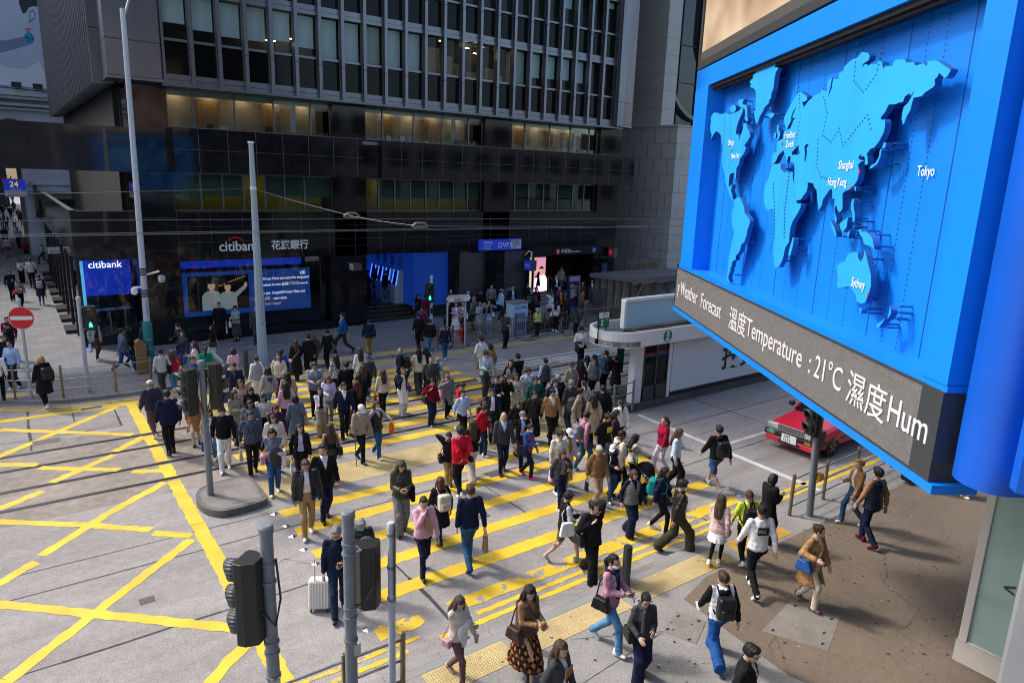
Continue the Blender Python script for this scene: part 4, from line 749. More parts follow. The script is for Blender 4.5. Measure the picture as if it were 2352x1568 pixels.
MB().box(12.16, 12.2, -14, 3.57, .53, 5.24).build('shop_window', shopw, cb)
mb = MB(); rnd = random.Random(3)
for k in range(70):
    z = rnd.uniform(.75, 3.6)**1.0; y = rnd.uniform(-1, 3.4); w = rnd.uniform(.15, .5)
    P = [(y-w+.04*math.cos(t)*(1 if 1 else 0), z+.045*math.sin(t)) for t in np.linspace(math.pi/2, 3*math.pi/2, 6)]+[(y+w+.04*math.cos(t), z+.045*math.sin(t)) for t in np.linspace(-math.pi/2, math.pi/2, 6)]
    for a, b in zip(P, P[1:]+P[:1]): mb.quad([(12.154, a[0], a[1]), (12.154, b[0], b[1]), (12.154, b[0], b[1]+.006), (12.154, a[0], a[1]+.006)])
mb.build('glass_pattern', mat('etched_line', (.22, .32, .30), .4), cb)
text('< 32', .3, frame((12.15, 3.26, 1.6), (0, -1, 0), (0, 0, 1)), mat('dark_letter', (.03, .035, .035), .5), 'lettering', cb, .004, bold=.006)
bl_f = mat('billboard_blue', (.003, .20, .74), .38, noise=(.6, .05)); bl_p = mat('billboard_panel_blue', (.002, .185, .74), .42, noise=[(.35, .08), (2.5, .04, (1, 1, .15))]); bl_l = mat('landmass_blue', (.02, .33, .80), .4, noise=[(1.2, .06), (6, .05, (1, 1, .12))]); bl_e = mat('landmass_edge', (.012, .10, .36), .4, noise=(3, .25)); bl_c = mat('column_blue', (.003, .085, .50), .35, noise=(1, .08))  # column blue darkened, the half shade there is put into the colour
bb = thing('billboard', 'huge bright blue billboard with a raised world map above a scrolling text strip', 'billboard', BP(10, 4.2, 5.1))
mb = MB()
mb.box(13.40, 14.22, 4.0, 4.4, 6.08, 9.82, 0, BT); mb.box(5.62, 14.22, 4.0, 4.42, 9.5, 9.84, 0, BT); mb.box(5.62, 5.98, 4.0, 4.4, 6.08, 9.5, 0, BT)
mb.box(5.62, 14.40, 4.01, 4.4, 6.02, 6.09, 0, BT); mb.box(5.55, 14.42, 3.98, 4.4, 5.10, 5.185, 0, BT); mb.box(14.36, 14.42, 3.99, 4.4, 5.18, 6.08, 1, BT)
mb.build('frame', [bl_f, blackp], bb)
MB().box(5.9, 13.5, 4.32, 4.4, 6.05, 9.6, 0, BT).build('back_panel', bl_p, bb)
mb = MB()
for s in (12.9, 11.55, 10.2, 8.9, 7.55, 6.55): mb.box(s-.006, s+.006, 4.316, 4.33, 6.08, 9.5, 0, BT)
for s in (12.55, 12.2, 11.1, 10.75, 9.85, 9.4, 8.5, 8.1, 7.25, 6.95):
    for k in range(62): mb.box(s-.009, s+.009, 4.317, 4.33, 6.1+k*.055, 6.122+k*.055, 0, BT)
mb.build('panel_seam', mat('seam_blue', (.003, .06, .30), .5), bb)
MB().box(5.7, 13.6, 4.05, 4.4, 9.44, 9.5, 0, BT).box(5.7, 13.6, 4.1, 4.14, 9.40, 9.44, 0, BT).build('soffit', blackm, bb)
LANDNAMES = 1
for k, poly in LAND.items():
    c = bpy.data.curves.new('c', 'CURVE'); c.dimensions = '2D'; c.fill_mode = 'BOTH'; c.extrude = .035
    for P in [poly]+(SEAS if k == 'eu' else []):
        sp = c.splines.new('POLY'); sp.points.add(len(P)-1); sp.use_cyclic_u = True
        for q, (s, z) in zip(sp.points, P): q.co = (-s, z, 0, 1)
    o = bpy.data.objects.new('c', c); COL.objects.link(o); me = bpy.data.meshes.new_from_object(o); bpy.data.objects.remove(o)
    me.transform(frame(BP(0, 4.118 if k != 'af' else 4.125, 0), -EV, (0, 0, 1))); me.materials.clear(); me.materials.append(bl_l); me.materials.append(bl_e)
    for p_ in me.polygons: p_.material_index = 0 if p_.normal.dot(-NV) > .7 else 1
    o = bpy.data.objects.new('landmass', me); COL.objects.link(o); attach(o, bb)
    cxs = sum(p_[0] for p_ in poly)/len(poly); czs = sum(p_[1] for p_ in poly)/len(poly)
    br = MB()
    for q in poly[::max(1, len(poly)//3)]: br.tube([BP(q[0]*.9+cxs*.1, 4.18, q[1]*.9+czs*.1), BP(q[0]*.9+cxs*.1, 4.33, q[1]*.9+czs*.1)], .010, 5)
    b_ = br.build('bracket', bl_e); attach(b_, bb)
# dotted country borders
mb = MB()
def dots(pts, st=.05):
    for a, b in zip(pts, pts[1:]):
        n = max(1, int(math.dist(a, b)/st))
        for i in range(n):
            s, z = a[0]+(b[0]-a[0])*i/n, a[1]+(b[1]-a[1])*i/n; mb.box(s-.008, s+.008, 4.078, 4.09, z-.008, z+.008, 0, BT)
for L in ([(12.6, 9.0), (12.5, 8.6), (12.45, 8.2), (12.3, 7.8)], [(12.2, 8.75), (12.05, 8.3), (12.1, 7.9)], [(10.1, 7.75), (9.95, 7.4), (9.85, 7.0), (9.95, 6.75)], [(9.6, 7.9), (9.6, 7.4), (9.5, 7.0)], [(8.85, 8.8), (8.7, 8.6), (8.75, 8.35), (8.5, 8.25), (8.35, 8.4), (8.2, 8.2), (8.05, 8.3), (7.75, 8.5), (7.6, 8.3)], [(8.85, 8.3), (8.8, 8.0), (8.65, 7.85), (8.3, 7.8)], [(8.2, 9.3), (8.15, 8.9), (7.9, 8.75), (7.7, 8.9), (7.6, 9.2)], [(9.6, 9.0), (9.45, 8.6), (9.5, 8.2)]): dots(L)
mb.build('border_dot', mat('border_dot', (.004, .05, .2), .6), bb)
citym = mat('city_letter', (.72, .78, .84), .5)
for s_, s, z, sz in (('Chicago', 12.21, 8.374, .13), ('New York', 11.98, 8.145, .13), ('London', 10.29, 8.263, .135), ('Frankfurt', 9.87, 8.361, .13), ('Zurich', 9.79, 8.24, .13), ('Shanghai', 8.217, 7.937, .135), ('Hong Kong', 8.433, 7.745, .135), ('Tokyo', 7.043, 7.861, .15), ('Sydney', 7.566, 6.662, .14)):
    text(s_, sz, BF(s, 4.074 if s_ not in ('Tokyo', 'London') else (4.30 if s_ == 'Tokyo' else 4.2), z), citym, 'city_lettering', bb, .004, xs=.72)
reddot = mat('red_dot', (.6, .02, .05), .4)
mb = MB()
for s, z in ((7.74, 7.9), (7.87, 7.73), (7.2, 6.62), (12.0, 8.28), (9.93, 8.3)): mb.prism([(-s+.018*math.cos(t), z+.018*math.sin(t)) for t in np.linspace(0, 6.28, 9)[:-1]], -.004, .004, 0, fn=lambda a, b, c: BP(-a, 4.076+c, b))
mb.build('city_dot', reddot, bb)
# scrolling text strip
led = mat('led_face', (.13, .128, .126), .6, noise=[(14, .12), (300, .2)])
nt_ = led.node_tree; tcn = nt_.nodes.new('ShaderNodeTexCoord'); wv = nt_.nodes.new('ShaderNodeTexWave'); wv.bands_direction = 'Z'; wv.inputs['Scale'].default_value = 14; nt_.links.new(tcn.outputs['Object'], wv.inputs['Vector'])
bpn = nt_.nodes.new('ShaderNodeBump'); bpn.inputs['Strength'].default_value = .5; bpn.inputs['Distance'].default_value = .02; nt_.links.new(wv.outputs[0], bpn.inputs['Height']); nt_.links.new(bpn.outputs[0], nt_.nodes['Principled BSDF'].inputs['Normal'])
tk = thing('text_strip', 'long dark scrolling text strip with white weather words under the world map', 'display', BP(10, 4.0, 5.2))
MB().box(5.92, 14.36, 3.99, 4.3, 5.19, 6.02, 0, BT).build('screen', led, tk); mb = MB(); mb.box(5.62, 5.92, 3.985, 4.3, 5.19, 6.02, 0, BT)
mb.box(5.9, 14.36, 3.984, 4.0, 5.185, 5.215, 0, BT); mb.box(5.9, 14.36, 3.984, 4.0, 5.995, 6.025, 0, BT); mb.build('bezel', mat('dark_bezel', (.035, .04, .045), .45), tk)
ledw = mat('led_letter', (.52, .50, .51), .5, emit=(.10, (.85, .8, .82)))
for s_, s, xs, sz in (('y', 14.2, .8, .40), ('Weather', 13.98, .84, .385), ('Forecast', 12.58, .86, .385), ('溫度', 11.02, .98, .40), ('Temperature', 10.23, .94, .385), (':', 8.12, 1, .385), ('21°C', 7.96, .84, .385), ('濕度', 7.18, .98, .40), ('Hum', 6.38, .86, .385)):
    text(s_, sz, BF(s, 3.982, 5.5 if s_ not in '溫度濕度' else 5.47), ledw, 'lettering', tk, .006, xs=xs)
# video screen above
vs = thing('video_screen', 'tilted edge of a brown blurred video screen above the blue billboard', 'display', BP(10, 4, 10))
vm = mat('video_image', (.4, .28, .18), .5); n_, l_ = vm.node_tree.nodes, vm.node_tree.links; tcn = n_.new('ShaderNodeTexCoord'); tx = n_.new('ShaderNodeTexNoise'); tx.inputs['Scale'].default_value = .55; tx.inputs['Detail'].default_value = 2; l_.new(tcn.outputs['Object'], tx.inputs['Vector'])
cr = n_.new('ShaderNodeValToRGB'); cr.color_ramp.elements[0].position = .36; cr.color_ramp.elements[0].color = (.20, .09, .045, 1); cr.color_ramp.elements[1].position = .62; cr.color_ramp.elements[1].color = (.48, .38, .26, 1); l_.new(tx.outputs[0], cr.inputs[0]); b_ = n_['Principled BSDF']; l_.new(cr.outputs[0], b_.inputs['Base Color']); l_.new(cr.outputs[0], b_.inputs['Emission Color']); b_.inputs['Emission Strength'].default_value = .08
MB().box(2, 14.1, 4.02, 4.3, 10.15, 15, 0, BT).build('screen', vm, vs); MB().box(2, 14.2, 3.99, 4.35, 9.87, 10.0, 1, BT).box(2, 14.15, 4.0, 4.35, 10.0, 10.16, 0, BT).box(14.1, 14.2, 3.99, 4.35, 10, 15, 1, BT).build('bezel', [mat('screen_louvre', (.05, .048, .045), .6), mat('screen_bezel', (.03, .033, .037), .45)], vs)
# rounded blue end pilasters
bp_ = thing('billboard_pilaster', 'rounded deep blue pilasters at the near end of the billboard', 'cladding', BP(5.2, 4.3, 5.1))
P = [(5.58, 4.5)]+[(5.31+.265*math.cos(t), 4.24-.2*math.sin(t)) for t in np.linspace(.05, math.pi-.3, 18)]+[(5.03, 4.25), (5.02, 4.5)]
MB().prism(P, 5.33, 20, 0, fn=lambda a, b, c: BP(a, b, c)).build('column', bl_c, bp_, smooth='auto')
P = [(5.02, 4.5), (5.01, 4.25), (4.86, 4.1), (4.74, 4.06), (4.69, 4.12), (4.68, 4.5)]
MB().prism(P, 5.5, 20, 0, fn=lambda a, b, c: BP(a, b, c)).build('fin', bl_c, bp_)
MB().box(4.68, 5.6, 4.5, 4.54, 5.4, 20, 0, BT).build('backing', bl_c, bp_)
# post of the walkway the viewer stands on
tag(MB().box(3.54, 3.84, .5, .9, 0, 12).build('walkway_post', mat('walkway_grey', (.22, .23, .24), .4, noise=(2, .1)), bevel=.02), 'smooth grey metal post close in front of the shop glass', 'post')
# ------------------------------------------------------------------ street furniture
def pole(name, label, x, y, z1, r0, r1, m_, z0=.12, lean=(0, 0), cat='pole', cap=True):
    t = thing(name, label, cat, (x, y, z0))
    mb = MB().tube([(x, y, z0-.05), (x+lean[0], y+lean[1], z1)], [r0, r1], 16); mb.build('shaft', m_, t, 'auto')
    if cap: MB().lathe([(r1*1.18, z1-.06), (r1*1.18, z1+.02), (r1*.9, z1+.045), (.01, z1+.05)], (x+lean[0], y+lean[1], 0), 16).build('cap', m_, t, 'auto')
    return t
lens_off = mat('dark_lens', (.02, .02, .02), .2)
def signal(parent, x, y, z, az, n=3, lit_=None, w=.36, h=None):
    """signal head facing azimuth az (clockwise from +Y)"""
    h = h or (.34*n+.06); a = math.radians(az); R = Matrix.Translation((x, y, z)) @ Matrix.Rotation(-a, 4, 'Z')   # local +y = facing
    T = lambda p: tuple(R @ Vector(p))
    pr = [(-w/2, .0), (-w/2, .1), (-w/2+.03, .13), (w/2-.03, .13), (w/2, .1), (w/2, 0), (w/2-.08, -.14), (-w/2+.08, -.14)]
    hd = MB().prism(pr, -h/2, h/2, 0, fn=lambda p, q, c: T((p, q, c))).build('signal_head', blackp, parent, bevel=.012)
    ml = MB()
    for k in range(1, n): zz = -h/2+h*k/n; ml.prism([(p*1.006, q*1.006) for p, q in pr], zz-.004, zz+.004, 0, fn=lambda p, q, c: T((p, q, c)))
    ml.build('seam', blackm, hd) if n > 1 else None
    for k in range(n):
        zz = h/2-.2-(h-.4)*(k/(n-1) if n > 1 else 0); r = .125 if n == 3 else .12
        v = MB(); NN = 14; rr = r+.012; dep = .2
        A = np.linspace(math.radians(-38), math.radians(218), NN)
        for i in range(NN-1):
            t0, t1 = A[i], A[i+1]; d0 = dep*(.55+.45*max(0, math.sin(t0))); d1 = dep*(.55+.45*max(0, math.sin(t1)))
            v.quad([T((rr*math.cos(t0), .12, zz+rr*math.sin(t0))), T((rr*math.cos(t1), .12, zz+rr*math.sin(t1))), T((rr*math.cos(t1)*.97, .12+d1, zz+rr*math.sin(t1)*.97)), T((rr*math.cos(t0)*.97, .12+d0, zz+rr*math.sin(t0)*.97))])
        vo = v.build('visor', mat('visor_dark', (.05, .058, .065), .45), hd, True); s_ = vo.modifiers.new('s', 'SOLIDIFY'); s_.thickness = .008
        MB().prism([(r*math.cos(t), zz+r*math.sin(t)) for t in np.linspace(0, 2*math.pi, 17)[:-1]], .128, .136, 0, fn=lambda p, q, c: T((p, c, q))).build('lens', lens_off, hd)
        if lit_ and k in lit_:
            g = MB(); f_ = lambda p, q, c: T((-p, c, q+zz))
            gm_ = mat('green_man', (.02, .9, .5), .5, emit=(4.5, (.03, 1, .55)))
            g.prism([(.016*math.cos(t), .075+.018*math.sin(t)) for t in np.linspace(0, 6.28, 9)[:-1]], .136, .14, 0, fn=f_)
            for P in ([(-.02, .05), (.022, .05), (.02, -.01), (-.018, -.01)], [(-.02, .045), (-.055, .01), (-.045, .0), (-.012, .03)], [(.02, .045), (.05, -.005), (.04, -.01), (.01, .02)], [(-.018, -.008), (.004, -.008), (-.03, -.085), (-.055, -.08)], [(0, -.008), (.02, -.008), (.055, -.07), (.035, -.085)]): g.prism(P, .136, .141, 0, fn=f_)
            g.build('green_symbol', gm_, hd)
    return hd
def bracket(parent, p, q, r=.018): MB().tube([p, q], r, 6).build('bracket', steel, parent)
def clampring(parent, x, y, zs, r):
    for z in zs: MB().lathe([(r, z-.02), (r+.012, z-.02), (r+.012, z+.02), (r, z+.02)], (x, y, 0), 14).build('clamp', polegrey, parent)
GS = 'traffic signals of the junction'
t = pole('traffic_signal', 'grey signal pole on the traffic island carrying two black three-lens heads', 3.28, 16.35, 3.42, .075, .068, polegrey, .17, cat='traffic signal'); t['group'] = GS
signal(t, 3.0, 16.33, 2.78, 262, 3); signal(t, 3.56, 16.40, 2.82, 92, 3)
for z in (2.3, 3.25): bracket(t, (3.0, 16.35, z), (3.56, 16.38, z))
clampring(t, 3.28, 16.35, (2.1, 2.0, 1.6, 1.0), .075); MB().tube([(3.2, 16.28, 3.2), (3.13, 16.25, 2.7), (3.24, 16.27, 2.2)], .012, 5).build('cable', blackp, t); MB().tube([(3.37, 16.3, 3.2), (3.44, 16.27, 2.7), (3.32, 16.28, 2.25)], .012, 5).build('cable', blackp, t)
t = pole('traffic_signal', 'thick grey signal pole nearest the box junction with a black three-lens head', 2.18, 7.9, 3.47, .085, .078, polegrey, .12, lean=(.0, 0), cat='traffic signal'); t['group'] = GS
signal(t, 1.97, 7.93, 2.56, 318, 3, h=1.12); clampring(t, 2.18, 7.9, (3.0, 2.75, 1.9, 1.75, 1.4), .085)
for z in (2.05, 3.1): bracket(t, (1.97, 7.93, z), (2.18, 7.9, z))
MB().tube([(2.27, 7.86, 3.05), (2.30, 7.84, 2.5), (2.22, 7.82, 2.15), (2.06, 7.82, 2.4)], .014, 6).build('cable', blackp, t); MB().box(2.12, 2.24, 7.81, 7.815, 1.25, 1.42).build('label_plate', mat('cream_label', (.5, .48, .38), .6), t)
t = pole('traffic_signal', 'thick grey signal pole whose black head faces the crosswalk with its back to the viewer', 3.235, 7.9, 3.37, .085, .078, polegrey, .12, cat='traffic signal'); t['group'] = GS
signal(t, 3.56, 8.05, 2.30, 22, 2, w=.36, h=.96); clampring(t, 3.235, 7.9, (2.95, 2.8, 2.0, 1.85, 1.5), .085)
for z in (1.84, 2.76): bracket(t, (3.56, 8.0, z), (3.235, 7.9, z))
MB().tube([(3.55, 7.9, 2.55), (3.56, 7.86, 2.2), (3.42, 7.84, 2.02), (3.28, 7.82, 2.05)], .012, 6).build('cable', blackp, t); MB().box(3.24, 3.34, 7.815, 7.82, 1.28, 1.45).build('label_plate', MATS['cream_label'], t)
t = pole('sign_pole', 'slim pale grey pole carrying a small sign plate seen edge on', 3.85, 7.9, 3.03, .052, .05, polepale, .12, cat='sign pole')
MB().box(-.006, .006, -.26, .26, 1.95, 3.1, 0, Matrix.Translation((3.93, 7.93, 0)) @ Matrix.Rotation(-.46, 4, 'Z')).build('sign_plate', brass, t); clampring(t, 3.85, 7.9, (2.9, 2.4, 1.9), .052)
t = pole('traffic_signal', 'grey pole under the billboard with a black head and yellow push button', 14.83, 7.98, 3.2, .085, .075, polegrey, .12, lean=(-.27, 0), cat='traffic signal'); t['group'] = GS
signal(t, 14.5, 7.98, 2.72, 290, 3, h=1.0); MB().lathe([(.0, -.05), (.1, -.05), (.1, .05), (.0, .05)], (0, 0, 0), 14, 0, Matrix.Translation((14.86, 7.88, 1.15)) @ Matrix.Rotation(math.pi/2, 4, 'X')).build('push_button', mat('button_yellow', (.75, .35, .01), .5), t)
MB().box(14.62, 14.8, 7.85, 8.1, 1.9, 2.3).build('control_box', blackp, t)
t = pole('traffic_signal', 'pale blue-grey pole with a lit green walking figure by the corner bank window', 1.72, 26.78, 3.36, .07, .065, polepale, .12, cat='traffic signal'); t['group'] = GS
signal(t, 2.02, 26.7, 2.68, 196, 2, (1,), w=.36, h=.82); [bracket(t, (2.02, 26.75, z), (1.72, 26.78, z)) for z in (2.3, 3.05)]
t = pole('traffic_signal', 'slim pale pole with a lit green walking figure before the blue lobby', 15.65, 27.76, 3.2, .07, .065, polepale, .12, cat='traffic signal'); t['group'] = GS
signal(t, 15.5, 27.66, 2.48, 200, 2, (1,), w=.4, h=.85); MB().box(15.56, 15.76, 27.64, 27.7, 1.5, 1.75).build('control_box', blackp, t)
# no-entry sign
t = pole('no_entry_sign', 'round red no-entry sign with a white bar on a grey pole by the left railing', .11, 26.93, 3.4, .05, .05, polepale, .12, cat='road sign')
fr = frame((.12, 26.86, 2.82), (.92, -.39, 0), (0, 0, 1))
for nm, m_, pts, z in (('sign_rim', white, [(.375*math.cos(a), .375*math.sin(a)) for a in np.linspace(0, 6.28, 33)[:-1]], 0), ('sign_face', mat('sign_face_red', (.60, .012, .02), .4), [(.36*math.cos(a), .36*math.sin(a)) for a in np.linspace(0, 6.28, 33)[:-1]], .006), ('white_bar', white, [(-.3, -.06), (.3, -.06), (.32, -.04), (.32, .04), (.3, .06), (-.3, .06), (-.32, .04), (-.32, -.04)], .012)):
    MB().prism(pts, z, z+.006, 0, fn=lambda p, q, c: tuple(fr @ Vector((p, q, c)))).build(nm, m_, t)
# street lamp with cameras
lx, ly = 3.95, 28.63
t = thing('street_lamp', 'tall pale grey street lamp with black bands, cameras and a teal wrapped base', 'street lamp', (lx, ly, .12))
MB().tube([(lx, ly, 2.0), (lx+.1, ly, 12.2), (lx+.1, ly, 12.9)], [.115, .082, .08], 16).build('shaft', mat('lamp_grey', (.46, .50, .56), .42, noise=(3, .1, (1, 1, .15))), t, 'auto')
teal = mat('teal_wrap', (.01, .17, .17), .5, noise=(2, .2))
MB().lathe([(.17, .12), (.17, 1.95), (.12, 2.05)], (lx, ly, 0), 18).build('base_cover', teal, t, 'auto')
mb = MB(); [mb.lathe([(.174, z-.02), (.178, z), (.174, z+.02)], (lx, ly, 0), 18) for z in (.35, .55, 1.0, 1.35)]; mb.build('strap', steel, t)
mb = MB(); [mb.lathe([(.122, z-.03), (.126, z), (.122, z+.03)], (lx+.015, ly, 0), 16) for z in (3.0, 3.1, 3.2, 3.8, 3.9, 4.0)]; mb.build('black_band', blackp, t)
mb = MB(); mb.tube([(lx+.1, ly, 12.5), (lx+.35, ly-.1, 13.3)], .05, 10); mb.build('arm', steel, t); MB().lathe([(.02, -.12), (.22, -.06), (.34, .05), (.3, .12)], (lx+.5, ly-.15, 13.35), 16).build('lamp_head', polepale, t, 'auto')
mb = MB().tube([(lx, ly, 3.75), (lx+.55, ly-.1, 3.9)], .035, 8); mb.build('camera_arm', white, t); c_ = MB().lathe([(.13, .1), (.14, .3), (.1, .36), (.03, .38)], (lx+.6, ly-.12, 3.4), 14).build('camera', steel, t, 'auto'); MB().lathe([(.01, 3.28), (.09, 3.34), (.115, 3.42), (.12, 3.5)], (lx+.6, ly-.12, 0), 14).build('dome', blackp, c_, 'auto')
c_ = MB().box(lx-.35, lx, ly-.05, ly+.05, 3.3, 3.36).build('camera_arm', white, t); MB().lathe([(.02, 3.05), (.1, 3.1), (.12, 3.2), (.1, 3.32)], (lx-.33, ly-.06, 0), 12).build('camera', white, c_, 'auto')
for k, ch in enumerate('35933'): text(ch, .1, FX(lx+.0, ly-.125, 2.75-.11*k), blackp, 'lettering', t, .003)
bxo = thing('control_cabinet', 'bronze kerbside control cabinet strapped beside the teal lamp base', 'cabinet', (3.6, 28.3, .12)); MB().prism([(-.18, .12), (.18, .12), (.18, 1.25), (-.05, 1.45), (-.18, 1.35)], 0, .3, 0, fn=lambda a, b, c: (3.62+a, 28.2+c, b)).build('case', mat('bronze_case', (.28, .17, .08), .4, .5), bxo, bevel=.015); MB().box(3.46, 3.78, 28.19, 28.2, .75, .78).build('strap', steel, bxo)
# tapered steel tram pole
t = thing('tram_pole', 'tall tapered pale square tram wire pole numbered down its side', 'tram pole', (7.94, 27.92, .12))
o = MB().tube([(7.94, 27.92, .1), (7.9, 27.92, 8.7)], [.21, .09], 8).build('shaft', mat('pole_blue_grey', (.36, .43, .47), .45, noise=(2, .15, (1, 1, .1))), t, 'auto'); MB().lathe([(.1, 6.93), (.125, 6.95), (.125, 7.05), (.1, 7.07)], (7.9, 27.92, 0), 8).build('wire_clamp', white, t); MB().lathe([(.11, 8.66), (.13, 8.7), (.11, 8.74)], (7.9, 27.92, 0), 8).build('cap', white, t)
for k, ch in enumerate('121A'): text(ch, .17, FX(7.88, 27.74, 2.35-.22*k), blackp, 'lettering', t, .003)
# wires
wirem = mat('tram_wire', (.22, .225, .23), .4, .6)
def wire(pts, label, r=.009, sag=.05):
    P = []
    for a, b in zip(pts, pts[1:]):
        for i in range(10): u = i/10; P.append(tuple(a[j]+(b[j]-a[j])*u-(sag*4*u*(1-u) if j == 2 else 0) for j in range(3)))
    P.append(pts[-1]); return tag(MB().tube(P, r, 5).build('tram_wire', wirem, None, True), label, 'wire')
wire([(-30, 18.75, 6.12), (10, 18.75, 6.1), (60, 18.7, 5.95)], 'thin overhead tram wire, lowest of those crossing the dark facade', sag=.0)
wire([(-30, 21.27, 5.96), (11.5, 21.27, 5.93), (60, 21.2, 5.75)], 'thin overhead tram wire above the far pair of rails', sag=.0)
wire([(-30, 21.3, 6.3), (9.1, 21.3, 6.27), (60, 21.3, 5.95)], 'thin overhead wire, highest of the level ones across the dark facade', .008, sag=0)
pA = (7.9, 27.92, 7.0); pB = tuple(ony(808, 496, 21.3)); pC = tuple(ony(965, 519, 18.75)); pD = (-12, 24, 6.55)
wire([pA, pB, pC, (40, 18.4, 5.9)], 'slanting span wire running down from the tram pole through two insulators', .008, .03)
wire([pA, (-20, 27, 6.6)], 'thin wire running off to the side street from the tram pole clamp', .008, .25)
for p_, d in ((pB, 'nearer the tram pole'), (pC, 'farther from the tram pole')):
    h = thing('wire_hanger', f'small arched metal hanger on the tram wire, {d}', 'wire fitting', p_, 'hangers on the tram wire'); v = Vector(p_)
    MB().tube([v+Vector((-.28, .0, -.02)), v+Vector((-.14, 0, .09)), v+Vector((.14, 0, .09)), v+Vector((.28, 0, -.02))], .03, 8).build('arch', mat('dull_brass', (.3, .26, .2), .5, .6), h, True); MB().box(v.x-.22, v.x+.22, v.y-.05, v.y+.05, v.z-.06, v.z-.03).build('clip', steel, h)
# street name plate
t = thing('street_sign', 'white pointed street name plate on two grey posts', 'street sign', (16.2, 26.5, .12))
for x in (15.77, 16.72): MB().tube([(x, 26.5, .1), (x, 26.5, 2.3)], .04, 10).build('post', polepale, t, 'auto')
P = [(15.62, 2.37), (15.74, 2.2), (16.84, 2.18), (16.96, 2.34), (16.84, 2.53), (15.74, 2.54)]
MB().prism(P, 26.40, 26.44, 0, fn=lambda a, b, c: (a, c, b)).build('rim', blackp, t); MB().prism([(16.29+(a-16.29)*.97, 2.362+(b-2.362)*.9) for a, b in P], 26.392, 26.41, 0, fn=lambda a, b, c: (a, c, b)).build('plate', white, t)
text('Des Voeux Road Central', .093, FX(15.78, 26.39, 2.41), blackp, 'lettering', t, .003); text('德輔道中', .125, FX(16.06, 26.39, 2.25), blackp, 'lettering', t, .003); text('8-16', .06, FX(15.74, 26.39, 2.25), blackp, 'lettering', t, .002); text('18-58', .06, FX(16.68, 26.39, 2.25), blackp, 'lettering', t, .002)
# railings
def railing(label, pts, zs, h, group, m_post=brass, m_rail=steel, square=True, r=.02, barn=0):
    t = thing('railing', label, 'railing', (*pts[0][:2], .12), group)
    for x, y in pts: MB().box(x-.035, x+.035, y-.03, y+.03, .1, h+.04).build('post', m_post, t, bevel=.008) if square else MB().tube([(x, y, .1), (x, y, h)], .03, 8).build('post', m_post, t)
    for z in zs: MB().tube([(x, y, z) for x, y in pts], r, 8).build('rail', m_rail, t, True)
    if barn:
        mb = MB()
        for a, b in zip(pts, pts[1:]):
            n = int(math.dist(a, b)/barn)
            for i in range(1, n): x, y = a[0]+(b[0]-a[0])*i/n, a[1]+(b[1]-a[1])*i/n; mb.box(x-.012, x+.012, y-.012, y+.012, zs[0], zs[-1])
        mb.build('bar_infill', m_post, t)
    return t
railing('curved three-rail steel railing along the far corner kerb', [(-4.2, 28.7), (-2.2, 27.75), (-.32, 27.0), (.98, 26.46), (2.5, 26.22), (3.6, 26.3)], (.42, .75, 1.1), 1.18, 'railings at the junction')
railing('steel three-rail railing below the two thick signal poles', [(-.5, 8.12), (1.3, 8.1), (3.2, 8.08), (4.1, 8.06)], (.35, .7, 1.05), 1.13, 'railings at the junction')
railing('steel three-rail railing under the blue billboard', [(14.42, 8.25), (15.95, 8.3), (17.5, 8.34), (19.6, 8.4), (21.5, 8.45), (24, 8.5)], (.35, .7, 1.05), 1.13, 'railings at the junction', m_rail=polegrey)
railing('grey three-rail railing at the tram stop platform end', [(14.75, 15.62), (15.8, 15.7), (16.78, 15.78)], (.35, .75, 1.12), 1.15, 'railings at the junction', polegrey, polegrey)
railing('brown barred pedestrian barrier along the far kerb by the station', [(16.8, 26.75), (19.9, 26.85), (21.75, 26.9), (23.2, 26.9), (24.6, 26.9), (26.5, 26.9), (29, 26.9), (31, 26.9)], (.25, 1.05), 1.12, 'railings at the junction', brass, brass, r=.025, barn=.13)
railing('short two-rail railing under the street name plate', [(15.3, 26.5), (16.1, 26.55), (16.8, 26.75)], (.5, 1.02), 1.08, 'railings at the junction')
for i, (x, y, h, d) in enumerate(((8.98, 8.27, .85, 'dark steel bollard behind the person in the pink jacket'), (6.2, 7.95, .85, 'dark steel bollard behind the person in the diamond skirt'), (6.84, 26.25, .95, 'brown steel bollard beside the tram wire pole'))):
    b_ = MB().lathe([(.085, .1), (.085, .1+h), (.075, .12+h), (.01, .125+h)], (x, y, 0), 16).build('bollard', mat('bollard_dark', (.05, .055, .055), .4, .5), None, 'auto'); tag(b_, d, 'bollard', 'steel bollards at the kerbs')
# hydrant
hx, hy = 17.0, 27.15
h = thing('fire_hydrant', 'red fire hydrant behind the barred barrier', 'hydrant', (hx, hy, .12)); MB().lathe([(.12, .1), (.12, .6), (.17, .62), (.17, .7), (.1, .78), (.03, .82)], (hx, hy, 0), 14).build('barrel', redm, h, 'auto')
for sx in (-1, 1): MB().tube([(hx, hy, .5), (hx+sx*.22, hy, .5)], .075, 10).build('outlet', redm, h)
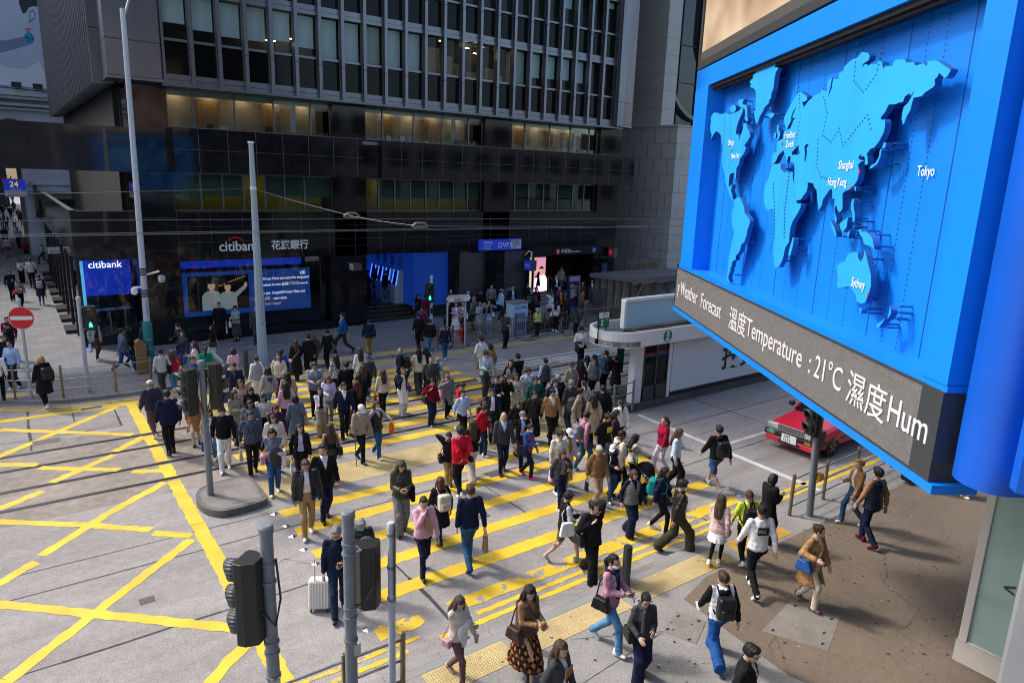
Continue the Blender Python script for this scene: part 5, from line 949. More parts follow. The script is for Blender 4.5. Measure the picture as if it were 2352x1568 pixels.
# notice box, direction pillar, mesh cage, tarpaulin tent
t = thing('notice_box', 'white and blue printed stand box behind the barrier', 'display stand', (20.3, 27.3, .12)); MB().box(19.85, 20.75, 27.05, 27.65, .12, 1.72).build('carton_body', mat('pale_blue_print', (.40, .55, .72), .6), t); MB().box(19.8, 20.8, 27.0, 27.7, 1.72, 1.78).build('lid', mat('grey_lid', (.2, .2, .21), .6), t)
nav = mat('navy_print', (.02, .05, .3), .6); text('2026 公開試', .14, FX(19.95, 27.04, 1.45), nav, 'lettering', t, .003); text('電腦電器傢俬\n舊書回收服務', .11, FX(19.95, 27.04, 1.15), nav, 'lettering', t, .003); MB().box(19.95, 20.6, 27.04, 27.05, .35, .75).build('print_block', mat('violet_print', (.25, .2, .5), .6), t)
t = thing('direction_pillar', 'tall dark purple direction pillar with white lines of text', 'information pillar', (25.0, 28.6, .12)); MB().box(24.65, 25.35, 28.5, 28.7, .1, 2.62, 0).box(25.35, 25.42, 28.48, 28.72, .1, 2.62, 1).build('slab', [mat('dark_purple', (.025, .018, .06), .4), mat('lilac_edge', (.20, .15, .30), .5)], t); MB().box(24.65, 25.35, 28.49, 28.5, 2.35, 2.62, 0).box(24.7, 25.3, 28.49, 28.5, .4, .95, 1).build('map_panel', [mat('lilac', (.3, .25, .42), .5), mat('map_purple', (.08, .06, .25), .5)], t)
text('中環站\nCentral Station', .09, FX(24.72, 28.485, 2.1), letterw, 'lettering', t, .002); text('• 皇后大道中\n• 畢打街 →\n• 置地廣場\n• 遮打花園 →\n• 皇后像廣場\n• 碼頭', .085, FX(24.72, 28.485, 1.85), letterw, 'lettering', t, .002)
cg = MB()
for i in range(13):
    a = i/12; x = 27.3+a*1.3; cg.box(x-.008, x+.008, 28.9, 28.92, .15, 1.7); z = .15+a*1.55; cg.box(27.3, 28.6, 28.9, 28.92, z-.008, z+.008); y = 28.9+a*.9; cg.box(27.3, 27.316, y-.008, y+.008, .15, 1.7); cg.box(27.3, 27.316, 28.9, 29.8, z-.008, z+.008)
tag(cg.build('mesh_cage', steel), 'tall steel wire mesh cage trolley beside the tarpaulin tent', 'trolley')
tarp = mat('tarpaulin', (.085, .072, .06), .35, noise=[(1.5, .35), (6, .2, (3, 1, .4))], bump=(3, .8, (2, 1, .3)), spec=.6); tarpg = mat('tarpaulin_top', (.13, .125, .125), .5, noise=(1, .2), bump=(2, .5))
t = thing('market_tent', 'tarpaulin-covered street stall with a grey flat top and dark plastic sides', 'stall', (30, 29, .12))
mb = MB(); nx, nz = 26, 6
def drape(p, q, z0, z1, amp, fl):
    for i in range(nx):
        for j in range(nz):
            def pt(a, b):
                u, w = a/nx, b/nz; k = amp*math.sin(u*31+b*.4)*(1-w*.6)+fl*(1-w)**1.5
                d = Vector((q[0]-p[0], q[1]-p[1])); n_2 = Vector((d.y, -d.x)).normalized()
                return (p[0]+d.x*u+n_2.x*k, p[1]+d.y*u+n_2.y*k, z0+(z1-z0)*w)
            mb.quad([pt(i, j), pt(i+1, j), pt(i+1, j+1), pt(i, j+1)])
drape((28.3, 27.4), (33.8, 27.6), .12, 2.15, .05, .1); drape((27.6, 29.6), (28.3, 27.4), .12, 2.25, .08, .35); mb.box(28.3, 33.6, 27.5, 30, .12, 1.7)
mb.build('side_sheet', tarp, t, True)
mb = MB(); mb.prism([(27.3, 29.8), (28.1, 27.15), (34, 27.3), (34, 30)], 2.25, 2.5, 0); 
for k in range(14): x = 28.1+k*.43; mb.prism([(x, 27.12), (x+.42, 27.12), (x+.4, 27.16), (x+.02, 27.16)], 2.12+.05*math.sin(k*2.1), 2.28, 0)
mb.build('top_sheet', tarpg, t, bevel=.05); MB().tube([(28.3, 27.2, .9), (28.9, 27.05, 2.2)], .025, 6).build('prop', mat('orange_pole', (.5, .12, .03), .5), t)
# ---- tram stop
ts = thing('tram_stop', 'white tram stop shelter with a rounded fascia and glazed end booth', 'tram stop', (18, 16.3, .12))
MB().prism([(16.55, 15.92), (16.75, 15.85), (60, 15.9), (60, 17.75), (16.9, 17.75), (16.6, 17.5)], -.1, .25).build('platform', mat('platform_dark', (.075, .075, .078), .8, noise=(3, .3)), ts)
MB().box(18.62, 18.78, 15.93, 16.1, .25, 2.45).build('pillar', white, ts); mb = MB(); mb.box(16.95, 17.35, 15.95, 16.25, .25, 2.5); mb.build('pillar', mat('white_steel', (.70, .71, .72), .5, noise=(2, .06)), ts, bevel=.01)
MB().box(18.82, 46, 15.92, 16.02, .42, 2.36).build('side_panel', mat('grey_white_panel', (.70, .76, .80), .45, noise=(.4, .05)), ts); MB().box(17.35, 46, 16.5, 16.6, .25, .5, 0).box(18.8, 46, 15.94, 16.0, .25, .42, 0).build('plinth', blackp, ts)
MB().box(17.4, 18.6, 15.98, 15.99, .75, 2.35).build('booth_glass', glass('booth_glass', (.35, .37, .38), 1.5, .02), ts); mb = MB()
for x in (17.35, 17.98, 18.58): mb.box(x, x+.07, 15.94, 16.02, .28, 2.4)
mb.box(17.35, 18.62, 15.94, 16.02, .28, .8); mb.build('booth_frame', mat('booth_dark', (.05, .05, .05), .5, noise=(3, .2)), ts); MB().box(17.42, 18.58, 15.96, 15.975, 1.95, 1.98, 0).box(17.42, 18.58, 15.96, 15.975, 1.86, 1.9, 1).build('glass_stripe', [redm, mat('stripe_blue', (.02, .15, .5), .5)], ts)
yc = 16.45; r_ = 1.0; P = [(60, yc-r_)]+[(16.6-r_*math.sin(t)*1.05, yc-r_*math.cos(t)) for t in np.linspace(0, math.pi, 20)]+[(60, yc+r_)]
mb = MB(); ins = [(60, yc-r_+.1)]+[(16.6-(r_-.1)*math.sin(t)*1.05, yc-(r_-.1)*math.cos(t)) for t in np.linspace(0, math.pi, 20)]+[(60, yc+r_-.1)]
for i in range(len(P)-1): mb.prism([P[i], P[i+1], ins[i+1], ins[i]], 2.42, 2.93, 0)
mb.build('fascia', mat('fascia_white', (.74, .75, .77), .4, noise=(.8, .05)), ts, 'auto'); MB().prism(P[1:-1]+[(60, yc+r_-.05), (60, yc-r_+.05)], 2.44, 2.62).build('roof', mat('roof_grey', (.16, .16, .158), .9, noise=(2, .3)), ts)
mb = MB(); mb.box(17.1, 60, 16.75, 16.8, 2.62, 2.7); [mb.tube([(17.3+k*1.6, 15.9, 2.72), (17.3+k*1.6, 17.2, 2.72)], .05, 6) for k in range(6)]; [mb.tube([(16.3+k*.18, 16.2, 2.68), (16.7+k*.18, 16.5, 2.68)], .035, 6) for k in range(4)]; mb.build('roof_joist', mat('rusty_joist', (.17, .15, .125), .8, noise=(4, .3)), ts)
ub = thing('roof_board', 'long pale blue blank board standing on the tram stop roof', 'sign board', (20, 16.6, 2.8)); MB().box(17.0, 60, 16.62, 16.72, 2.82, 3.72).build('board', mat('pale_blue_board', (.42, .62, .72), .5, noise=(.5, .06)), ub); MB().box(16.93, 60, 16.55, 16.8, 3.72, 3.82).box(16.9, 17.0, 16.58, 16.76, 2.8, 3.75).build('rim', white, ub); MB().box(20.3, 21.5, 16.61, 16.62, 2.9, 3.2).build('blue_patch', mat('patch_blue', (.02, .12, .5), .5), ub)
grn = mat('tram_green', (.0, .16, .07), .5)
def tram_logo(fr, r, parent):
    f_ = lambda lv: (lambda p, q, c: tuple(fr @ Vector((p, q, lv*.004+c)))); g = MB(); g.prism([(r*math.cos(t), r*math.sin(t)) for t in np.linspace(0, 6.28, 25)[:-1]], 0, .003, 0, fn=f_(0))
    g.prism([(-.38*r, -.8*r), (.38*r, -.8*r), (.38*r, .5*r), (.22*r, .85*r), (-.22*r, .85*r), (-.38*r, .5*r)], 0, .003, 1, fn=f_(1))
    for sx in (-.2, .2):
        g.prism([((sx-.12)*r, .2*r), ((sx+.12)*r, .2*r), ((sx+.12)*r, .5*r), ((sx-.12)*r, .5*r)], 0, .003, 0, fn=f_(2)); g.prism([((sx-.12)*r, -.35*r), ((sx+.12)*r, -.35*r), ((sx+.12)*r, .02*r), ((sx-.12)*r, .02*r)], 0, .003, 0, fn=f_(2))
    attach(g.build('tram_emblem', [grn, white]), parent)
tram_logo(FX(17.9, yc-r_-.004, 2.67), .21, ts)
attach(text('投資', 1.15, FX(21.6, 15.91, .95), blackp, 'lettering', None, .004, xs=1.0, bold=.02), ts); attach(text('大', 1.15, FX(23.8, 15.91, .95), blackp, 'lettering', None, .004, xs=1.0, bold=.02), ts)
fl = thing('stop_flag', 'white and green tram stop flag sign standing on the rounded roof end', 'sign', (15.65, 16.3, 2.6))
for x in (15.5, 15.85): MB().tube([(x, 16.35, 2.6), (x, 16.35, 3.1)], .025, 6).build('post', blackp, fl)
MB().box(15.42, 15.9, 16.28, 16.32, 3.02, 3.55, 1).box(15.44, 15.88, 16.275, 16.285, 3.04, 3.34, 0).box(15.44, 15.88, 16.275, 16.285, 3.345, 3.53, 2).build('plate', [grn, blackp, white], fl); tram_logo(FX(15.58, 16.27, 3.19), .125, fl); text('畢打街', .075, FX(15.6, 16.272, 3.43), blackp, 'lettering', fl, .002); text('Pedder Street', .042, FX(15.58, 16.272, 3.37), blackp, 'lettering', fl, .002); text('27E', .06, FX(15.74, 16.27, 3.26), letterw, 'lettering', fl, .002)
tag(MB().box(17.62, 17.72, 17.4, 17.44, .3, 2.1).box(17.5, 17.85, 17.38, 17.4, .9, 2.2).build('green_board', grn), 'dark green notice board at the platform end behind the white pillar', 'sign board')
# ---- red taxi
tx = thing('taxi', 'red saloon taxi waiting at the stop line half hidden under the billboard', 'car', (20.6, 10.75, 0))
TM = Matrix.Translation((18.3, 10.75, 0)) @ Matrix.Rotation(math.pi, 4, 'Z')          # local x forward = -X; car front at local 0
tred = mat('taxi_red', (.62, .012, .035), .22, coat=.8, spec=.5); tsil = mat('taxi_silver', (.45, .46, .48), .3, .5); tgl = mat('car_glass', (.01, .012, .014), .05, spec=.6); chrome = mat('chrome', (.6, .6, .6), .12, 1.); tyre = mat('tyre', (.015, .015, .015), .8)
def loft(sections, mb, mi=0, cap=True):
    n = len(sections[0]); o = len(mb.v)
    for s in sections: mb.v += [tuple(TM @ Vector(p)) for p in s]
    for i in range(len(sections)-1):
        for k in range(n): mb.f.append([o+i*n+k, o+i*n+(k+1) % n, o+(i+1)*n+(k+1) % n, o+(i+1)*n+k]); mb.m.append(mi)
    if cap: mb.f.append([o+k for k in range(n)][::-1]); mb.m.append(mi); mb.f.append([o+(len(sections)-1)*n+k for k in range(n)]); mb.m.append(mi)
def sec(x, w, zt, zb=.24, sh=.10): return [(x, -w, zb+.08), (x, -w-.02, (zb+zt)/2), (x, -w+.01, zt-sh), (x, -w+.10, zt-.02), (x, -w*.4, zt), (x, w*.4, zt), (x, w-.10, zt-.02), (x, w-.01, zt-sh), (x, w+.02, (zb+zt)/2), (x, w, zb+.08), (x, w-.1, zb), (x, -w+.1, zb)]
mb = MB(); loft([sec(.02, .76, .70, .5, .06), sec(-.05, .80, .78, .4), sec(-.3, .83, .84), sec(-1.25, .845, .93), sec(-1.35, .845, .95), sec(-3.7, .845, .97), sec(-3.9, .84, .95), sec(-4.6, .80, .90), sec(-4.7, .76, .7)], mb); body = mb.build('body', tred, tx, 'auto', bevel=.015)
mb = MB()
def cs(x, w, z0, z1, w1): return [(x[0], -w, z0), (x[1], -w1, z1), (x[1], w1, z1), (x[0], w, z0)]
loft([cs((-1.28, -2.0), .76, .93, 1.44, .60), cs((-2.3, -2.3), .79, .95, 1.5, .62), cs((-3.2, -3.2), .79, .96, 1.5, .62), cs((-3.95, -3.55), .76, .95, 1.42, .58)], mb); mb.build('cabin_glass', tgl, tx, 'auto')
mb = MB(); loft([[(-1.98, -.6, 1.43), (-1.98, .6, 1.43), (-1.98, .58, 1.46), (-1.98, -.58, 1.46)], [(-2.3, -.63, 1.5), (-2.3, .63, 1.5), (-2.3, .6, 1.53), (-2.3, -.6, 1.53)], [(-3.2, -.63, 1.5), (-3.2, .63, 1.5), (-3.2, .6, 1.53), (-3.2, -.6, 1.53)], [(-3.57, -.6, 1.41), (-3.57, .6, 1.41), (-3.57, .58, 1.45), (-3.57, -.58, 1.45)]], mb); mb.build('roof', tsil, tx, 'auto')
mb = MB()
for sy in (-1, 1):
    for (xa, za), (xb, zb_) in (((-1.3, .95), (-2.0, 1.45)), ((-2.55, .96), (-2.55, 1.48)), ((-3.9, .96), (-3.5, 1.42))): mb.tube([tuple(TM @ Vector((xa, sy*.775, za))), tuple(TM @ Vector((xb, sy*.61, zb_)))], .035, 6)
mb.build('pillar', tred, tx)
B = lambda mb_, x0, x1, y0, y1, z0, z1, mi=0: mb_.box(x0, x1, y0, y1, z0, z1, mi, TM)
mb = MB(); B(mb, -.12, .1, -.84, .84, .42, .58); B(mb, -.9, -.05, .82, .865, .42, .56); B(mb, -.9, -.05, -.865, -.82, .42, .56); mb.build('bumper', blackp, tx, bevel=.03)
mb = MB(); B(mb, -.05, .08, -.8, .8, .24, .42); mb.build('front_apron', tred, tx, bevel=.03); mb = MB(); B(mb, .05, .085, -.35, .35, .27, .36); mb.build('air_intake', blackp, tx)
g = MB(); B(g, -.02, .055, -.40, .40, .60, .80, 0); gr = g.build('grille', blackp, tx); g = MB()
for k in range(6): B(g, .05, .068, -.39, .39, .615+k*.032, .627+k*.032)
B(g, .045, .07, -.42, .42, .795, .815); B(g, .045, .07, -.42, -.40, .6, .81); B(g, .045, .07, .40, .42, .6, .81); g.build('chrome_trim', chrome, gr)
for sy in (-1, 1):
    g = MB(); B(g, -.06, .05, min(sy*.43, sy*.78), max(sy*.43, sy*.78), .60, .79); hl = g.build('headlight', mat('headlight_glass', (.55, .58, .6), .08, .4), tx, bevel=.02); g = MB(); B(g, .0, .055, min(sy*.62, sy*.76), max(sy*.62, sy*.76), .62, .70); g.build('lamp_bowl', chrome, hl)
    g = MB(); B(g, .08, .11, min(sy*.5, sy*.72), max(sy*.5, sy*.72), .46, .53); g.build('indicator', mat('amber', (.5, .2, .02), .3), tx)
    for x in (-.85, -3.6):
        c = TM @ Vector((x, sy*.76, .31)); T = Matrix.Translation(c) @ Matrix.Rotation(math.pi/2, 4, 'X')
        w = MB().lathe([(.2, -.09), (.31, -.1), (.325, -.06), (.325, .06), (.31, .1), (.2, .09)], (0, 0, 0), 24, 0, T).build('wheel', tyre, tx, 'auto'); rm = MB().lathe([(.02, -.1), (.19, -.095), (.2, -.08), (.2, .08), (.19, .095), (.02, .1)], (0, 0, 0), 18, 0, T)
        for k in range(5): a = k*2*math.pi/5; rm.box(-.025, .025, .05, .18, -.108, .108, 1, T @ Matrix.Rotation(a, 4, 'Z'))
        rm.build('rim', [mat('wheel_dark', (.03, .03, .03), .5, .5), mat('wheel_alloy', (.35, .33, .28), .35, .9)], w)
    g = MB(); c = TM @ Vector((-.85, sy*.855, .33)); 
    g = MB(); B(g, -1.55, -1.38, min(sy*.9, sy*1.05), max(sy*.9, sy*1.05), .98, 1.12); g.build('mirror', blackp, tx, bevel=.03)
    g = MB(); B(g, -3.6, -1.2, min(sy*.862, sy*.87), max(sy*.862, sy*.87), .5, .56); g.build('side_moulding', blackp, tx)
g = MB(); B(g, .10, .112, -.24, .24, .34, .58); pt = g.build('number_plate', white, tx); frp = frame(tuple(TM @ Vector((.115, .2, .47))), TM.to_3x3() @ Vector((0, -1, 0)), (0, 0, 1)) if False else frame((18.3-.116, 10.75+.16, .475), (0, -1, 0), (0, 0, 1))
text('UM', .13, frp, blackp, 'lettering', pt, .003); text('1571', .13, frame((18.3-.116, 10.75+.19, .36), (0, -1, 0), (0, 0, 1)), blackp, 'lettering', pt, .003)
badge = MB().prism([(.15*math.cos(t), .13*math.sin(t)) for t in np.linspace(0, math.pi, 12)], 0, .01, 0, fn=lambda p, q, c: (18.3-.113-c, 10.75+.6-p, .5+q)).build('seat_badge', mat('badge_green', (.02, .3, .2), .4), tx); text('4', .09, frame((18.3-.128, 10.75+.62, .525), (0, -1, 0), (0, 0, 1)), letterw, 'lettering', badge, .002); text('TAXI', .035, frame((18.3-.128, 10.75+.64, .592), (0, -1, 0), (0, 0, 1)), letterw, 'lettering', badge, .002)
# ------------------------------------------------------------------ people: one pose-driven builder, every person an individual
def surf(fn, lo, hi, h):
    """closed surface of a distance field as vertices and quads"""
    lo = np.asarray(lo, float); n = np.maximum(4, np.ceil((np.asarray(hi)-lo)/h).astype(int)+1)
    ax = [lo[i]+h*np.arange(n[i]) for i in range(3)]
    F = fn(ax[0][:, None, None], ax[1][None, :, None], ax[2][None, None, :]).astype(np.float32)
    F[[0, -1]] = np.maximum(F[[0, -1]], h*.5); F[:, [0, -1]] = np.maximum(F[:, [0, -1]], h*.5); F[:, :, [0, -1]] = np.maximum(F[:, :, [0, -1]], h*.5)
    Sg = F < 0; c = np.zeros(n-1, np.int8)
    sl_ = (slice(0, -1), slice(1, None))
    for i in (0, 1):
        for j in (0, 1):
            for k in (0, 1): c += Sg[sl_[i], sl_[j], sl_[k]]
    I = np.argwhere((c > 0) & (c < 8)); idx = np.full(n-1, -1, np.int64); idx[I[:, 0], I[:, 1], I[:, 2]] = np.arange(len(I))
    acc = np.zeros((len(I), 3)); cnt = np.zeros(len(I))
    for a in range(3):
        o1, o2 = [q for q in range(3) if q != a]
        for p in (0, 1):
            for q in (0, 1):
                A = I.copy(); A[:, o1] += p; A[:, o2] += q; B_ = A.copy(); B_[:, a] += 1
                fa = F[A[:, 0], A[:, 1], A[:, 2]]; fb = F[B_[:, 0], B_[:, 1], B_[:, 2]]; mk = (fa < 0) != (fb < 0)
                t = np.where(mk, fa/np.where(mk, fa-fb, 1), 0); P = A.astype(float); P[:, a] += t
                acc[mk] += P[mk]; cnt[mk] += 1
    V = lo+h*acc/cnt[:, None]; Q = []
    for a in range(3):
        b, d = (a+1) % 3, (a+2) % 3
        s0 = [slice(None)]*3; s1 = [slice(None)]*3; s0[a] = slice(0, -1); s1[a] = slice(1, None)
        E = np.argwhere(Sg[tuple(s0)] != Sg[tuple(s1)]); E = E[(E[:, b] > 0) & (E[:, d] > 0)]
        if not len(E): continue
        def g(db, dd):
            A = E.copy(); A[:, b] -= db; A[:, d] -= dd; return idx[A[:, 0], A[:, 1], A[:, 2]]
        q = np.stack([g(1, 1), g(0, 1), g(0, 0), g(1, 0)], 1); ins = Sg[E[:, 0], E[:, 1], E[:, 2]]
        q[~ins] = q[~ins][:, ::-1]; Q.append(q)
    return V, np.concatenate(Q)
def smin(a, b, k=.03):
    t = np.clip(.5+.5*(b-a)/k, 0, 1); return b+(a-b)*t-k*t*(1-t)
def cone(x, y, z, a, b, ra, rb):
    a, b = np.asarray(a, float), np.asarray(b, float); d = b-a; L = max(d@d, 1e-9)
    t = np.clip(((x-a[0])*d[0]+(y-a[1])*d[1]+(z-a[2])*d[2])/L, 0, 1)
    return np.sqrt((x-a[0]-d[0]*t)**2+(y-a[1]-d[1]*t)**2+(z-a[2]-d[2]*t)**2)-(ra+(rb-ra)*t)
def ell(x, y, z, c, r):
    return (np.sqrt(((x-c[0])/r[0])**2+((y-c[1])/r[1])**2+((z-c[2])/r[2])**2)-1)*min(r)
def loftf(x, y, z, tab, z0, z1):
    """elliptical loft; tab rows (z, half width, half depth, y offset)"""
    T = np.array(tab); a = np.interp(z, T[:, 0], T[:, 1]); b = np.interp(z, T[:, 0], T[:, 2]); c = np.interp(z, T[:, 0], T[:, 3])
    d = (np.sqrt((x/a)**2+((y-c)/b)**2)-1)*np.minimum(a, b); return np.maximum(d, np.maximum(z-z1, z0-z))
def mesh_of(V, Q, name, smooth=True):
    me = bpy.data.meshes.new(name); me.from_pydata(V.tolist(), [], Q.tolist()); me.polygons.foreach_set('use_smooth', [smooth]*len(Q)); return me
# ---- head and hair templates (head centre origin: neck pivot at 0,0,0; chin about .03, crown .245)
def head_field(f):
    def F(x, y, z):
        d = ell(x, y, z, (0, -.002, .150), (.075, .094, .094)); d = smin(d, ell(x, y, z, (0, .022, .092), (.056 if f else .061, .070, .072)), .03)
        d = smin(d, cone(x, y, z, (0, .086, .128), (0, .106, .102), .009, .013), .012)             # nose
        d = smin(d, cone(x, y, z, (-.03, .078, .150), (.03, .078, .150), .010, .010), .015)        # brow
        d = smin(d, ell(x, y, z, (0, .084, .068), (.022, .012, .010)), .012); d = smin(d, ell(x, y, z, (0, .068, .040), (.022, .02, .014)), .02)
        for s in (-1, 1):
            d = np.maximum(d, -(np.sqrt((x-s*.031)**2+(y-.097)**2+(z-.133)**2)-.014)); d = smin(d, ell(x, y, z, (s*.076, -.004, .122), (.009, .018, .031)), .008)
        d = smin(d, cone(x, y, z, (0, -.012, -.04), (0, -.008, .07), .054 if f else .06, .047 if f else .053), .025)
        return d
    return F
HEADS = {}
def head_mesh(f, lod):
    k = (f, lod)
    if k not in HEADS:
        V, Q = surf(head_field(f), (-.1, -.12, -.08), (.1, .13, .26), (.0085, .0125, .02)[lod]); C_ = V[Q].mean(1); mi = np.zeros(len(Q), int)
        for s in (-1, 1):
            mi[(abs(C_[:, 0]-s*.031) < .0105) & (abs(C_[:, 2]-.1335) < .005) & (C_[:, 1] > .05)] = 1; mi[(lod == 0) & (abs(C_[:, 0]-s*.031) < .015) & (abs(C_[:, 2]-.153) < .0035) & (C_[:, 1] > .05)] = 2
        mi[(abs(C_[:, 0]) < .021) & (abs(C_[:, 2]-.069) < .007) & (C_[:, 1] > .06)] = 3
        HEADS[k] = (V, Q, mi)
    return HEADS[k]
def wav(x, y, z, f=1.): return np.sin(31*f*x+11*f*z+2*np.sin(19*f*y))*np.sin(23*f*y-13*f*z+1.7*np.sin(17*f*x))
def hair_field(st):
    def F(x, y, z):
        cap_ = ell(x, y, z, (0, -.010, .152), (.090, .108, .106)); face = np.maximum(-(y-.040+(z-.15)*.25), z-.192)
        if st in 'S':      # short
            d = np.maximum(cap_, -np.maximum(-(y-.058), z-.196)); d = np.maximum(d, -(z-.085-.05*np.clip((y+.02)/.08, 0, 1))); d = smin(d, ell(x, y, z, (0, .055, .222), (.07, .045, .028)), .02)
        elif st == 'F':    # shaved or balding: thin band
            d = np.maximum(ell(x, y, z, (0, -.008, .151), (.080, .098, .099)), -(z-.085-.06*np.clip((y+.02)/.08, 0, 1))); d = np.maximum(d, -np.maximum(-(y-.05), z-.2))
        elif st == 'B':    # bob
            d = np.maximum(cap_, -face); d = smin(d, ell(x, y, z, (0, -.022, .09), (.104, .098, .10)), .03); d = np.maximum(d, -np.maximum(np.maximum(-(y-.035), z-.187), np.abs(x)-.068)); d = np.maximum(d, .015-z)
        elif st in 'LW':   # long
            d = np.maximum(cap_, -face)
            w_ = .105 if st == 'L' else .12; e = loftf(x, y, z, [(-.30, w_*.75, .035, -.10), (-.15, w_, .05, -.10), (0, w_, .075, -.07), (.12, .09, .09, -.03), (.2, .085, .09, -.01)], -.28, .2); d = smin(d, e, .03)
            for s in (-1, 1): d = smin(d, cone(x, y, z, (s*.083, .02, .13), (s*.095, .045, -.12), .022, .028), .02)
            d = np.maximum(d, -np.maximum(np.maximum(-(y-.035), z-.19), np.abs(x)-.066))
        elif st == 'P':    # ponytail
            d = np.maximum(ell(x, y, z, (0, -.010, .152), (.083, .102, .101)), -np.maximum(-(y-.045+(z-.15)*.3), z-.2)); d = np.maximum(d, .075-z+np.clip(y, 0, 1)); d = smin(d, cone(x, y, z, (0, -.10, .17), (0, -.15, .06), .03, .04), .02); d = smin(d, cone(x, y, z, (0, -.15, .06), (0, -.14, -.14), .04, .012), .02)
        elif st == 'U':    # bun
            d = np.maximum(ell(x, y, z, (0, -.010, .152), (.083, .102, .101)), -np.maximum(-(y-.045+(z-.15)*.3), z-.2)); d = np.maximum(d, .075-z+np.clip(y, 0, 1)); d = smin(d, ell(x, y, z, (0, -.10, .19), (.05, .045, .05)), .02)
        return d+(.0055*wav(x*1.4, y*1.4, z*.35)+.004*wav(x*3.1, y*3.1, z*.9))*(.2 if st == 'F' else 1)
    return F
TPL = {}
def tpl(kind, lod):
    k = (kind, lod)
    if k in TPL: return TPL[k]
    if kind[0] == 'h' and kind != 'hat': V, Q = surf(hair_field(kind[1]), (-.16, -.22, -.34), (.16, .14, .29), (.0105, .016, .024)[lod])
    elif kind == 'cap':
        def F(x, y, z):
            d = np.maximum(ell(x, y, z, (0, -.008, .165), (.094, .112, .102)), .165-z); v = np.maximum(ell(x, y, z, (0, .10, .168), (.08, .095, .05)), np.abs(z-.172+.25*(y-.1))-.007); v = np.maximum(v, .05-y); return np.minimum(d, v)
        V, Q = surf(F, (-.12, -.14, .12), (.12, .22, .29), (.009, .013, .02)[lod])
    elif kind == 'hat':
        def F(x, y, z): return np.minimum(np.maximum(ell(x, y, z, (0, 0, .17), (.098, .115, .11)), .165-z), np.maximum(ell(x, y, z, (0, 0, .172), (.17, .18, .1)), np.abs(z-.175)-.009))
        V, Q = surf(F, (-.2, -.2, .14), (.2, .2, .3), .015)
    elif kind == 'mask':
        def F(x, y, z): return np.maximum(np.maximum(ell(x, y, z, (0, .026, .085), (.068, .092, .062)), .03-y), np.maximum(z-.118, .045-z))
        V, Q = surf(F, (-.09, .0, .02), (.09, .14, .14), (.009, .012, .02)[lod])
    elif kind == 'shoe':
        def F(x, y, z):
            d = cone(x, y, z, (0, -.055, .045), (0, .12, .03), .044, .036); d = smin(d, cone(x, y, z, (0, -.05, .05), (0, -.045, .095), .042, .042), .03); return np.maximum(d, .002-z)
        V, Q = surf(F, (-.06, -.12, -.01), (.06, .18, .16), .0105 if lod == 0 else .016)
    elif kind == 'boot':
        def F(x, y, z):
            d = cone(x, y, z, (0, -.055, .045), (0, .12, .03), .044, .035); d = smin(d, cone(x, y, z, (0, -.05, .05), (0, -.045, .22), .044, .05), .03); return np.maximum(np.maximum(d, .002-z), z-.24)
        V, Q = surf(F, (-.06, -.12, -.01), (.06, .18, .27), .0115 if lod == 0 else .018)
    elif kind == 'pack':
        def F(x, y, z):
            q = np.sqrt(np.maximum(np.abs(x)-.10, 0)**2+np.maximum(np.abs(y)-.045, 0)**2+np.maximum(np.abs(z)-.15, 0)**2)-.05; p = np.sqrt(np.maximum(np.abs(x)-.085, 0)**2+np.maximum(np.abs(y+.1)-.01, 0)**2+np.maximum(np.abs(z+.07)-.06, 0)**2)-.03; return smin(q, p, .02)+.002*wav(x, y, z)
        V, Q = surf(F, (-.19, -.18, -.24), (.19, .14, .24), .013 if lod == 0 else .02)
    elif kind in ('sack', 'tote', 'mini'):
        w_, h_, t_ = {'sack': (.14, .10, .035), 'tote': (.15, .16, .022), 'mini': (.085, .06, .025)}[kind]
        def F(x, y, z):
            k_ = 1-.18*(z/h_); return np.sqrt(np.maximum(np.abs(y)-w_*k_+.02, 0)**2+np.maximum(np.abs(x)-t_, 0)**2+np.maximum(np.abs(z)-h_+.02, 0)**2)-.025+.004*wav(x, y, z)
        V, Q = surf(F, (-.1, -w_-.06, -h_-.05), (.1, w_+.06, h_+.05), .012 if lod == 0 else .02)
    me = mesh_of(V, Q, kind); TPL[k] = me; return me
def hand_geo():
    """right hand hanging along -z, palm towards -x; thumb to the front (+y)"""
    m_ = MB(); P = [(0, 0, .012, .026, .018), (0, .0, -.03, .036, .018), (-.002, 0, -.075, .04, .016), (-.004, 0, -.092, .036, .013)]
    o = 0; n = 8
    for x, y, z, a, b in P: m_.v += [(x+b*math.cos(2*math.pi*k/n), y+a*math.sin(2*math.pi*k/n), z) for k in range(n)]
    for i in range(len(P)-1):
        for k in range(n): m_.f.append([i*n+k, i*n+(k+1) % n, (i+1)*n+(k+1) % n, (i+1)*n+k]); m_.m.append(0)
    for j, (y, L) in enumerate(((.026, .072), (.009, .08), (-.009, .075), (-.025, .06))):
        m_.tube([(-.002, y, -.08), (-.008, y*1.05, -.085-L*.45), (-.024, y*1.05, -.085-L*.8), (-.036, y, -.085-L*.92)], [.0095, .009, .0082, .006], 6)
    m_.tube([(-.004, .03, -.025), (-.014, .052, -.05), (-.022, .055, -.075), (-.027, .05, -.092)], [.012, .0115, .0095, .007], 6)
    return np.array(m_.v), m_.f
HV, HF = hand_geo()
